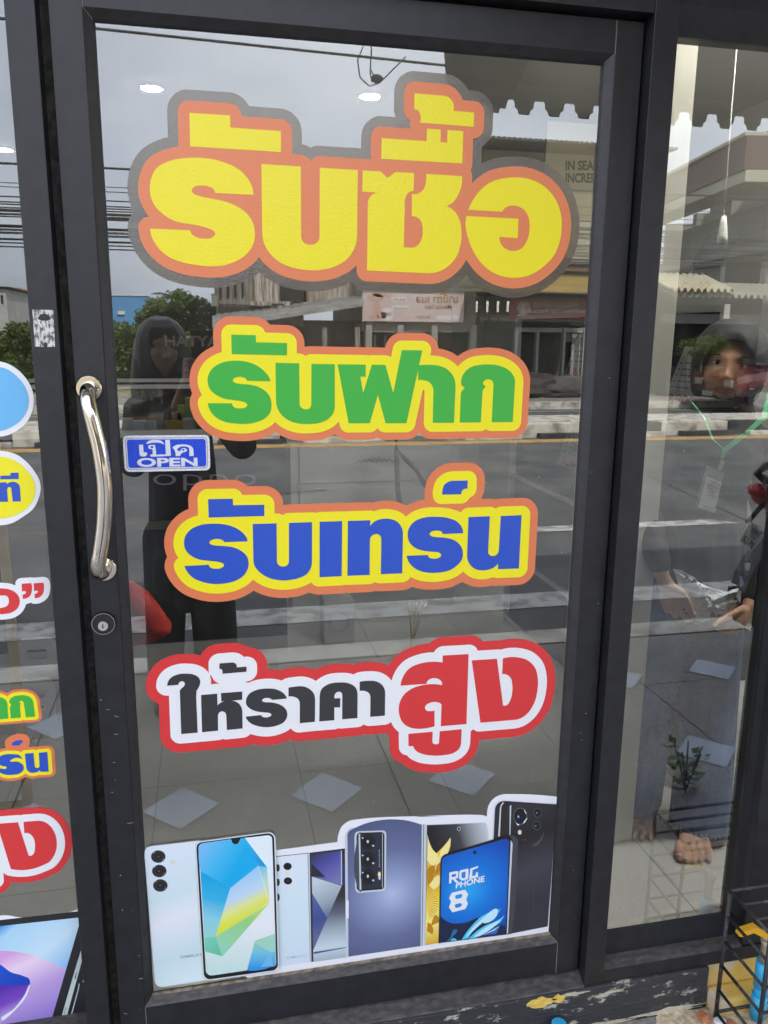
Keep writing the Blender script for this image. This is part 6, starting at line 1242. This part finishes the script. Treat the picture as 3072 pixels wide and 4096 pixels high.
chain(bm, [(1.38, .49, 1.05), (1.300, .47, .90), (1.299, .395, .790), (1.303, .372, .752)], [.050, .041, .035, .031]); chain(bm, [(1.63, .50, 1.05), (1.690, .48, .86), (1.650, .415, .705), (1.600, .378, .640)], [.050, .041, .035, .031])
for k in range(10): a = k*.63; cap(bm, (1.48+.12*math.cos(a), .49+.10*math.sin(a), .90), (1.47+.135*math.cos(a+.2), .487+.13*math.sin(a+.2), .60), .010, .016)
add('shirt', fuse(bm, .007, 3), shirtm, wm)
jean = mat('blue_denim', (.045, .085, .20), rough=.85, col2=(.14, .21, .36), vscale=7, detail=10, bump=.4, bscale=600, ramp=(.35, .7)); bm = bmesh.new()
chain(bm, [hipR, (1.365, .47, .30), (1.368, .480, .00)], [.098, .068, .060]); chain(bm, [hipL, (1.548, .45, .30), (1.515, .390, -.04)], [.100, .078, .080]); chain(bm, [(1.42, .49, .64), (1.53, .49, .64)], [.105, .105])
for k in range(12): a = k*.52; cap(bm, (1.365+.055*math.cos(a), .455+.055*math.sin(a), .26), (1.368+.056*math.cos(a), .480+.056*math.sin(a), -.01), .009, .009); cap(bm, (1.545+.068*math.cos(a), .45+.068*math.sin(a), .26), (1.513+.076*math.cos(a), .390+.072*math.sin(a), -.05), .009, .010)
me = fuse(bm, .006, 3); b2 = bmesh.new(); b2.from_mesh(me)
for cx, zc in ((None, -.012),): bmesh.ops.bisect_plane(b2, geom=list(b2.verts)+list(b2.edges)+list(b2.faces), plane_co=(1.36, .4, -.034), plane_no=(.16, .12, 1), clear_inner=True)
b2.to_mesh(me); b2.free(); jo = add('jeans', me, jean, wm, smooth=True)
mb = MB(); q = random.Random(8)
for cx, cy_, r, z in ((1.368, .480, .064, -.042), (1.515, .390, .082, -.060)):
    for k in range(90):
        a = q.uniform(math.pi*.8, math.pi*2.1); p = Vector((cx+r*math.cos(a), cy_+r*math.sin(a), z+.012-.12*(r*math.cos(a))-.2*(cy_+r*math.sin(a)-.4))); L_ = q.uniform(.006, .020)
        mb.tube([p, p+Vector((q.uniform(-.006, .006), q.uniform(-.006, .006), -L_*.6)), p+Vector((q.uniform(-.012, .012), q.uniform(-.012, .004), -L_))], .0006, 4, cap=False)
o = mb.build('frayed_hem', mat('cotton_thread', (.55, .58, .60), rough=.8), wm); tag(o, kind='stuff')
mb = MB()
for (an, to, w_) in footdefs:
    a = Vector(an+(0,)); t = Vector(to+(0,)); d = (t-a).normalized(); s_ = Vector((-d.y, d.x, 0)); b0 = a+d*(t-a).length*.5
    for k in range(5): off = (-.5+k*.25)*w_; L2 = (.050, .052, .046, .038, .028)[k]; r_ = (.0125, .0088, .0082, .0078, .0075)[k]; p = b0+d*(.018+L2+.001)+s_*off; mb.ball((p.x, p.y, Zi+r_*1.75), r_*.62, (1, 1, .4), 8)
mb.ball((1.3838, .3175, .6235), .0056, (1, .6, 1.4), 8); mb.ball((1.4535, .3262, .5845), .0056, (1.5, .6, 1), 8)
mb.build('nail', NAIL, wm, smooth=True)
# bag held by the corners
pb = [(1.329, .742), (1.352, .738), (1.390, .718), (1.410, .700), (1.452, .683), (1.490, .672), (1.512, .668), (1.526, .680), (1.534, .672), (1.535, .640), (1.500, .612), (1.470, .610), (1.450, .598), (1.428, .590), (1.400, .606), (1.385, .618), (1.372, .660), (1.345, .705)]
bagm = mat('white_bag_film', (.84, .87, .90), rough=.65, var=.06, vscale=30); mb = MB(); q = random.Random(3); cxz = (1.44, .655); rgs = []
for s_ in (1, .82, .62, .42, .2):
    rgs.append([(cxz[0]+(x-cxz[0])*s_, cxz[1]+(z-cxz[1])*s_) for x, z in pb])
for side in (-1, 1):
    vr = [[mb.bm.verts.new((x, .346+side*(.002+.010*(1-(1, .82, .62, .42, .2)[i]))+q.uniform(-.010, .010)*(i > 0), z)) for x, z in rg] for i, rg in enumerate(rgs)]
    c_ = mb.bm.verts.new((cxz[0], .346+side*.012, cxz[1])); n = len(pb)
    for p, r_ in zip(vr, vr[1:]):
        for k in range(n): mb.bm.faces.new((p[k], p[(k+1) % n], r_[(k+1) % n], r_[k]))
    for k in range(n): mb.bm.faces.new((vr[-1][k], vr[-1][(k+1) % n], c_))
t = empty('plastic_bag', (1.44, .346, .59), 'crumpled white plastic bag with small triangle prints held by the woman', 'bag'); mb.build('sheet', bagm, t, smooth=False)
mb = MB()
for x, z, s_ in ((1.362, .722, .008), (1.384, .712, .009), (1.402, .698, .008), (1.512, .656, .008), (1.520, .645, .008), (1.425, .686, .005)): mb.prism([(x-s_, z-s_*.7), (x+s_, z-s_*.7), (x, z+s_*.7)], .3345, .3352)
mb.build('print', mat('print_slate', (.14, .16, .19), rough=.5), t)
# lanyard and card
ln = empty('lanyard', (1.40, .33, .89), 'green lanyard with a clear card sleeve hanging in front of the woman', 'lanyard'); grn = mat('green_ribbon', (.06, .36, .16), rough=.6)
mb = MB()
def ribbon(mb_, pts, w): 
    pts = [Vector(p) for p in pts]; L_ = [mb_.bm.verts.new(p+Vector((-w/2, 0, w*.25))) for p in pts]; R_ = [mb_.bm.verts.new(p+Vector((w/2, 0, -w*.25))) for p in pts]
    for i in range(len(pts)-1): mb_.bm.faces.new((L_[i], R_[i], R_[i+1], L_[i+1]))
ribbon(mb, [(1.368, .395, 1.17), (1.385, .355, 1.13), (1.400, .338, 1.08), (1.431, .332, 1.055)], .009); ribbon(mb, [(1.620, .43, 1.19), (1.56, .365, 1.13), (1.50, .342, 1.095), (1.432, .332, 1.052)], .014)
ribbon(mb, [(1.432, .331, 1.056), (1.430, .330, 1.043), (1.426, .330, 1.030)], .010); mb.build('ribbon', grn, ln)
mb = MB(); mb.box(1.4195, 1.4325, .328, .331, 1.000, 1.028, rot=Matrix.Rotation(R(14), 3, 'Y'), bev=.001); mb.build('clip', steel, ln)
q_ = lambda o_: quad_w(*(tuple(on(px, py, .33-o_)) for px, py in ((2826, 1862), (2897, 1893), (2860, 2052), (2782, 2028))))
def qmesh(f, u0, u1, v0, v1, nm, m, par):
    me = bpy.data.meshes.new(nm); me.from_pydata([tuple(f(u0, v0)), tuple(f(u1, v0)), tuple(f(u1, v1)), tuple(f(u0, v1))], [], [(0, 1, 2, 3)]); return add(nm, me, m, par)
qmesh(q_(0), 0, 1, 0, 1, 'sleeve', mat('clear_sleeve', (.30, .31, .32), rough=.15, coat=.5), ln); cd_ = qmesh(q_(.0010), .13, .97, .01, .77, 'card', mat('card_white', (.72, .73, .80), rough=.35), ln)
sub = lambda u0, u1, v0, v1: (lambda u, v, f=q_(.0018): f(u0+(u1-u0)*u, v0+(v1-v0)*v))
add('lettering', text_map('Yai', sub(.36, .52, .67, .73), .02), mat('card_grey_ink', (.18, .22, .22)), cd_); add('lettering', text_map('Market', sub(.53, .93, .67, .73), .02), mat('card_red_ink', (.62, .12, .08)), cd_)
add('lettering', text_map('ลงประกาศ', sub(.33, .93, .57, .63), .02), mat('card_grey_ink', ()), cd_); add('lettering', text_map('Yai', sub(.33, .50, .50, .56), .02), mat('card_grey_ink', ()), cd_); add('lettering', text_map('Market', sub(.51, .93, .50, .56), .02), mat('card_orange_ink', (.62, .30, .06)), cd_)
add('lettering', text_map('ฟรี!', sub(.48, .75, .43, .49), .02), mat('card_grey_ink', ()), cd_); qmesh(sub(.36, .93, .06, .10), 0, 1, 0, 1, 'green_strip', mat('card_green', (.05, .30, .14)), cd_)
for v in (.39, .36): qmesh(sub(.45, .9, v, v+.012), 0, 1, 0, 1, 'text_line', mat('card_grey_ink', ()), cd_)
# ---- the photographer, mirrored in the glass
ph = empty('person', (.06, -1.9, Zp), 'person with long black hair and dark clothes photographing the door with a phone', 'person')
H2 = Vector((.0, -1.86, 1.262)); R2 = Matrix.Rotation(R(180), 3, 'Z') @ Matrix.Rotation(R(-14), 3, 'Z'); bm = bmesh.new(); head_mesh(bm, H2, R2, 1.0)
chain(bm, [(.0, -1.88, 1.19), (.02, -1.90, 1.10), (.04, -1.90, 1.02)], [.048, .052, .08]); chain(bm, [(-.10, -1.90, 1.03), (.20, -1.90, 1.03)], [.048, .048]); chain(bm, [(.05, -1.90, 1.0), (.06, -1.90, .85), (.06, -1.90, .72), (.07, -1.90, .62)], [.11, .105, .095, .12])
chain(bm, [(.20, -1.90, 1.03), (.285, -1.78, .90), (.235, -1.60, 1.10), (.195, -1.525, 1.19)], [.044, .036, .030, .022]); chain(bm, [(-.10, -1.90, 1.03), (-.12, -1.83, .83), (-.02, -1.70, .93), (.06, -1.60, 1.05), (.10, -1.535, 1.16)], [.044, .036, .033, .028, .022])
chain(bm, [(-.0, -1.90, .60), (-.02, -1.89, .22), (-.045, -1.87, -.13)], [.078, .052, .034]); chain(bm, [(.14, -1.90, .60), (.155, -1.89, .22), (.16, -1.88, -.13)], [.078, .052, .034])
for k in range(4): z = 1.185+.021*k; chain(bm, [(.205, -1.512, z), (.214, -1.492, z+.004), (.203, -1.478, z+.006), (.188, -1.4765, z+.004)], [.0095, .0088, .0082, .0075]); chain(bm, [(.195, -1.525, 1.19), (.205, -1.512, z)], [.018, .010])
for k in range(4): z = 1.170+.020*k; chain(bm, [(.098, -1.515, z), (.100, -1.494, z+.003), (.110, -1.479, z+.004), (.124, -1.4765, z+.003)], [.0095, .0088, .0082, .0075]); chain(bm, [(.10, -1.535, 1.16), (.098, -1.515, z)], [.018, .010])
chain(bm, [(.195, -1.525, 1.195), (.188, -1.506, 1.215), (.172, -1.500, 1.235)], [.013, .011, .009]); chain(bm, [(.10, -1.535, 1.165), (.112, -1.510, 1.20), (.130, -1.500, 1.22)], [.013, .011, .009])
add('body', fuse(bm, .0040, 2), skinm('skin_painted_shade', (.28, .16, .11)), ph)  # skin colour darkened to stand in for the shade of a backlit face
bm = bmesh.new(); chain(bm, [H2+Vector((0, -.012, .028)), H2+Vector((0, -.025, -.03))], [.100, .104]); chain(bm, [H2+Vector((-.045, -.035, .01)), H2+Vector((-.075, -.05, -.14)), H2+Vector((-.085, -.05, -.32))], [.062, .055, .035]); chain(bm, [H2+Vector((.045, -.035, .01)), H2+Vector((.075, -.05, -.12)), H2+Vector((.08, -.05, -.24))], [.062, .045, .03])
chain(bm, [H2+Vector((0, -.06, -.02)), H2+Vector((0, -.09, -.34))], [.08, .06]); me = fuse(bm, .007, 2); b2 = bmesh.new(); b2.from_mesh(me)
dl = [f for f in b2.faces if (f.calc_center_median()-H2-Vector((.020, .085, -.04))).length < .050]; bmesh.ops.delete(b2, geom=dl, context='FACES'); b2.to_mesh(me); b2.free(); add('hair', me, hairm, ph)
bm = bmesh.new(); chain(bm, [(.05, -1.90, .98), (.06, -1.90, .80), (.06, -1.90, .50), (.065, -1.90, .34)], [.13, .135, .150, .168]); chain(bm, [(-.10, -1.90, 1.02), (.20, -1.90, 1.02)], [.062, .062])
chain(bm, [(.20, -1.90, 1.02), (.295, -1.78, .895), (.24, -1.61, 1.08)], [.06, .06, .045]); chain(bm, [(-.10, -1.90, 1.02), (-.125, -1.83, .82), (-.02, -1.70, .92), (.05, -1.61, 1.03)], [.06, .055, .048, .042]); add('shirt', fuse(bm, .008, 3), shirtm, ph)
bm = bmesh.new(); chain(bm, [(-.02, -1.90, .50), (-.04, -1.88, .05), (-.05, -1.86, -.15)], [.095, .080, .070]); chain(bm, [(.15, -1.90, .50), (.165, -1.89, .05), (.17, -1.88, -.15)], [.10, .095, .088]); add('trousers', fuse(bm, .008, 3), mat('dark_trousers', (.020, .020, .022), rough=.8), ph)
bm = bmesh.new(); chain(bm, [(-.055, -1.88, Zp+.03), (-.06, -1.72, Zp+.028)], [.034, .032]); chain(bm, [(.165, -1.90, Zp+.03), (.17, -1.74, Zp+.028)], [.034, .032]); me = fuse(bm, .006, 1); add('shoes', me, mat('dark_shoes', (.03, .028, .028), rough=.5), ph)
t = empty('camera_phone', (.157, -1.49, 1.17), 'black smartphone held up by the photographer', 'phone'); add('case', fill([rr2(.1195, .1955, 1.172, 1.334, .010)], -1.490, .008), mat('phone_black', (.02, .02, .023), rough=.25), t)
mb = MB()
for x, z in ((.144, 1.315), (.144, 1.295)): mb.disc((x, -1.4858, z), (0, 1, 0), .0062, .0022, 20)
mb.build('lens', mat('lens_glass', (.01, .01, .02), rough=.08), t)
# ================================================================== VEHICLES
red_c = mat('maroon_paint', (.11, .010, .018), rough=.25, coat=.8); glass_d = mat('tinted_glass', (.02, .025, .03), rough=.06); tyre = mat('tyre_rubber', (.018, .018, .019), rough=.8); chr2 = steel
CX, CY, CZ = 10.50, -13.9, Zp
car = empty('parked_car', (CX+2, CY, CZ), 'old maroon hatchback parked along the far kerb', 'car')
bm = bmesh.new()
sec = [(0.0, .34, .62, .72), (.05, .28, .74, .80), (.35, .24, .80, .82), (1.05, .22, .90, .83), (1.20, .22, .93, .83), (3.3, .22, .94, .83), (3.75, .26, .90, .82), (3.95, .34, .80, .74)]
rg = []
for x, z0, z1, hw in sec:
    rg.append([bm.verts.new((CX+x, CY+y, CZ+z)) for y, z in ((-hw*.92, z0), (-hw, z0+.12), (-hw, z1-.14), (-hw*.93, z1), (hw*.93, z1), (hw, z1-.14), (hw, z0+.12), (hw*.92, z0))])
for p, r_ in zip(rg, rg[1:]):
    for k in range(8): bm.faces.new((p[k], p[(k+1) % 8], r_[(k+1) % 8], r_[k]))
bm.faces.new(rg[0]); bm.faces.new(rg[-1][::-1]); bmesh.ops.recalc_face_normals(bm, faces=bm.faces); me = bpy.data.meshes.new('b'); bm.to_mesh(me); bm.free(); add('body', me, red_c, car)
mb = MB(); A_ = [(1.10, .91), (1.62, 1.19), (1.80, 1.25), (2.95, 1.25), (3.15, 1.19), (3.45, .92)]
mb.prism([(CX+a, CZ+b) for a, b in A_], CY-.70, CY+.70); mb.build('cabin', red_c, car)
mb = MB(); mb.prism([(CX+1.30, CZ+.94), (CX+1.66, CZ+1.15), (CX+2.18, CZ+1.18), (CX+2.18, CZ+.94)], CY+.701, CY+.706); mb.prism([(CX+2.26, CZ+.94), (CX+2.26, CZ+1.18), (CX+2.90, CZ+1.18), (CX+3.15, CZ+.96)], CY+.701, CY+.706); mb.build('window', glass_d, car)
mb = MB(); mb.quad((CX+1.125, CY-.62, CZ+.955), (CX+1.125, CY+.62, CZ+.955), (CX+1.590, CY+.62, CZ+1.18), (CX+1.590, CY-.62, CZ+1.18)); mb.build('windscreen', glass_d, car)
mb = MB(); mb.bar((CX+1.12, CY+.70, CZ+.93), (CX+1.62, CY+.70, CZ+1.185), .025); mb.bar((CX+1.62, CY+.70, CZ+1.185), (CX+1.80, CY+.70, CZ+1.24), .02); mb.box(CX+.3, CX+3.7, CY+.832, CY+.84, CZ+.50, CZ+.53); mb.build('trim', chr2, car)
for x in (.58, 3.15):
    wh = MB().disc((CX+x, CY+.66, CZ+.29), (0, 1, 0), .29, .19, 36).build('wheel', tyre, car)
    mb = MB(); mb.disc((CX+x, CY+.845, CZ+.29), (0, 1, 0), .18, .012, 30, .16)
    for k in range(12): a = k*.5236; mb.ball((CX+x+.125*math.cos(a), CY+.86, CZ+.29+.125*math.sin(a)), .020, (1, .4, 1), 8)
    mb.disc((CX+x, CY+.857, CZ+.29), (0, 1, 0), .05, .02, 16); mb.build('rim', steel, wh)
mb = MB(); mb.box(CX-.07, CX+.06, CY-.80, CY+.80, CZ+.30, CZ+.46, bev=.02); mb.box(CX+.0, CX+.7, CY+.80, CY+.855, CZ+.36, CZ+.46, bev=.01); mb.build('bumper', mat('black_bumper', (.03, .03, .032), rough=.5), car)
for y in (-.58, .44): mb = MB(); mb.box(CX-.03, CX+.05, CY+y, CY+y+.26, CZ+.54, CZ+.68, bev=.015); mb.build('headlight', mat('headlight_glass', (.34, .33, .27), rough=.12), car)
mb = MB(); mb.box(CX-.015, CX+.06, CY-.30, CY+.42, CZ+.55, CZ+.67); mb.build('grille', mdark, car)
mb = MB(); mb.box(CX-.085, CX-.072, CY-.18, CY+.18, CZ+.33, CZ+.43); mb.build('number_plate', mat('old_plate', (.36, .36, .34)), car)
mb = MB(); mb.ball((CX+.62, CY+.84, CZ+.62), .03, (1, .4, .6), 8); mb.build('indicator', mat('amber', (.7, .22, .03), rough=.3), car)
# motorcycle at the right edge
mo = empty('motorcycle', (2.9, -1.3, Zp), 'parked motorcycle with dark tail and white number plate mirrored at the right edge', 'motorcycle'); blk = mat('moto_black', (.012, .012, .014), rough=.35); mred = mat('moto_red', (.30, .02, .03), rough=.25, coat=.7); Y0 = -1.30
def torus(mb_, c, r, t_, n=40, m_=12):
    vs = [[mb_.bm.verts.new((c[0]+(r+t_*math.cos(2*math.pi*j/m_))*math.cos(2*math.pi*i/n), c[1]+t_*1.1*math.sin(2*math.pi*j/m_), c[2]+(r+t_*math.cos(2*math.pi*j/m_))*math.sin(2*math.pi*i/n))) for j in range(m_)] for i in range(n)]
    for i in range(n):
        for j in range(m_): f = mb_.bm.faces.new((vs[i][j], vs[(i+1) % n][j], vs[(i+1) % n][(j+1) % m_], vs[i][(j+1) % m_])); f.smooth = True
for x in (2.58, 3.80):
    mb = MB(); torus(mb, (x, Y0, Zp+.28), .235, .045); wh = mb.build('wheel', tyre, mo)
    mb = MB(); torus(mb, (x, Y0, Zp+.28), .185, .012)
    for k in range(18): a = k*.349; mb.tube([(x, Y0, Zp+.28), (x+.18*math.cos(a), Y0, Zp+.28+.18*math.sin(a))], .002, 4)
    mb.disc((x, Y0-.04, Zp+.28), (0, 1, 0), .035, .08, 14); mb.build('rim', steel, wh)
mb = MB(); pts = [(2.58+.32*math.cos(R(a)), Y0, Zp+.28+.32*math.sin(R(a))) for a in range(40, 215, 12)]
for p, r_ in zip(pts, pts[1:]): mb.bar(p, r_, .022, .11, up=(0, 1, 0)) if False else mb.bar(p, r_, .12, .02, up=(0, 0, 1))
mb.build('rear_mudguard', blk, mo)
mb = MB(); mb.tube([(2.36, Y0, Zp+.80), (2.60, Y0, Zp+.80), (2.95, Y0, Zp+.76), (3.2, Y0, Zp+.80)], [.05, .10, .12, .07], 14); mb.build('seat', blk, mo, smooth=True)
mb = MB(); mb.tube([(2.33, Y0+.02, Zp+.86), (2.27, Y0+.03, Zp+.90), (2.33, Y0, Zp+.93), (2.50, Y0, Zp+.93)], .022, 10); mb.build('grab_rail', blk, mo, smooth=True)
mb = MB(); mb.tube([(2.30, Y0+.01, Zp+.80), (2.45, Y0, Zp+.74), (2.8, Y0, Zp+.62), (3.1, Y0, Zp+.52)], [.045, .075, .11, .09], 14); mb.tube([(3.15, Y0, Zp+.75), (3.4, Y0, Zp+.62), (3.62, Y0, Zp+.80), (3.5, Y0, Zp+1.0)], [.06, .10, .10, .05], 14); mb.build('fairing', mred, mo, smooth=True)
mb = MB(); mb.ball((2.285, Y0+.02, Zp+.815), .045, (.8, 1.3, .8), 12); mb.build('tail_light', mat('tail_lens', (.42, .02, .02), rough=.12), mo, smooth=True)
mb = MB(); mb.tube([(3.5, Y0-.30, Zp+1.02), (3.45, Y0-.1, Zp+1.05), (3.45, Y0+.1, Zp+1.05), (3.5, Y0+.30, Zp+1.02)], .014, 10); mb.tube([(3.80, Y0, Zp+.28), (3.5, Y0, Zp+1.0)], .025, 10); mb.build('handlebar', steel, mo)
mb = MB(); mb.tube([(2.36, Y0+.10, Zp+.80), (2.30, Y0+.17, Zp+.86)], .012, 8); mb.ball((2.275, Y0+.19, Zp+.865), .035, (1.4, .8, .7), 10); mb.ball((2.28, Y0+.16, Zp+.735), .030, (1.4, .8, .7), 10); mb.build('indicator', blk, mo, smooth=True)
mo.location = (2.9+.47, -1.3-.65, Zp); pc = [mir(px, py, yq) for px, py, yq in ((3002, 2088, -1.76), (3066, 2135, -1.84), (3008, 2208, -1.80), (2957, 2160, -1.72))]; fpl = quad_w(*pc)
# the plate faces back and left, toward the shop
me = bpy.data.meshes.new('p'); nrm = (Vector(pc[1])-Vector(pc[0])).cross(Vector(pc[3])-Vector(pc[0])).normalized(); nrm = nrm if nrm.y > 0 else -nrm
vs = [tuple(Vector(p)) for p in pc]+[tuple(Vector(p)-nrm*.004) for p in pc]; me.from_pydata(vs, [], [(0, 1, 2, 3), (7, 6, 5, 4), (0, 4, 5, 1), (1, 5, 6, 2), (2, 6, 7, 3), (3, 7, 4, 0)]); pl = add('number_plate', me, white_p, mo)
gp = lambda u0, u1, v0, v1: (lambda u, v: np.array(fpl(1-(u0+(u1-u0)*u), v0+(v1-v0)*v))+np.array(nrm)*.0015)
add('lettering', text_map('1กง', gp(.25, .75, .62, .92), .02), inkm, pl); add('lettering', text_map('สงขลา', gp(.32, .68, .44, .56), .01), inkm, pl); add('lettering', text_map('2927', gp(.12, .88, .06, .36), .02), inkm, pl)
mb = MB(); mb.tube([Vector(pc[0])-nrm*.012, (2.83, Y0-.65, Zp+.76)], .012, 8); mb.build('plate_bracket', blk, mo)
# weed growing by the pavement joint, mirrored low in the narrow window
wc = mirz(2740, 3170, Zp); t = empty('weed', (wc[0], wc[1], Zp), 'leafy green weed mirrored over the jeans', 'plant')
bm = bmesh.new(); rd_ = random.Random(12)
for k in range(46):
    a = rd_.uniform(0, 6.28); h_ = rd_.uniform(.01, .17); r_ = rd_.uniform(.01, .06)*(.4+h_*5); p = Vector((wc[0]+r_*math.cos(a), wc[1]+r_*math.sin(a), Zp+h_)); d = Vector((math.cos(a), math.sin(a), rd_.uniform(-.2, .6))).normalized(); s_ = d.cross(Vector((0, 0, 1))).normalized(); L_ = rd_.uniform(.022, .045)
    f = bm.faces.new([bm.verts.new(p+d*L_*u+s_*L_*.42*w_) for u, w_ in ((0, 0), (.4, 1), (1, 0), (.4, -1))]); f.material_index = rd_.choice((0, 1, 2))
me = bpy.data.meshes.new('l'); bm.to_mesh(me); bm.free(); add('leaves', me, LV, t)
mb = MB()
for k in range(5): a = k*1.3; mb.tube([(wc[0], wc[1], Zp), (wc[0]+.02*math.cos(a), wc[1]+.02*math.sin(a), Zp+.08), (wc[0]+.05*math.cos(a), wc[1]+.05*math.sin(a), Zp+.17)], .0025, 6)
mb.build('stem', LV[2], t)
# make the sheet of dust and streaks part of each pane's surface, see window_glass
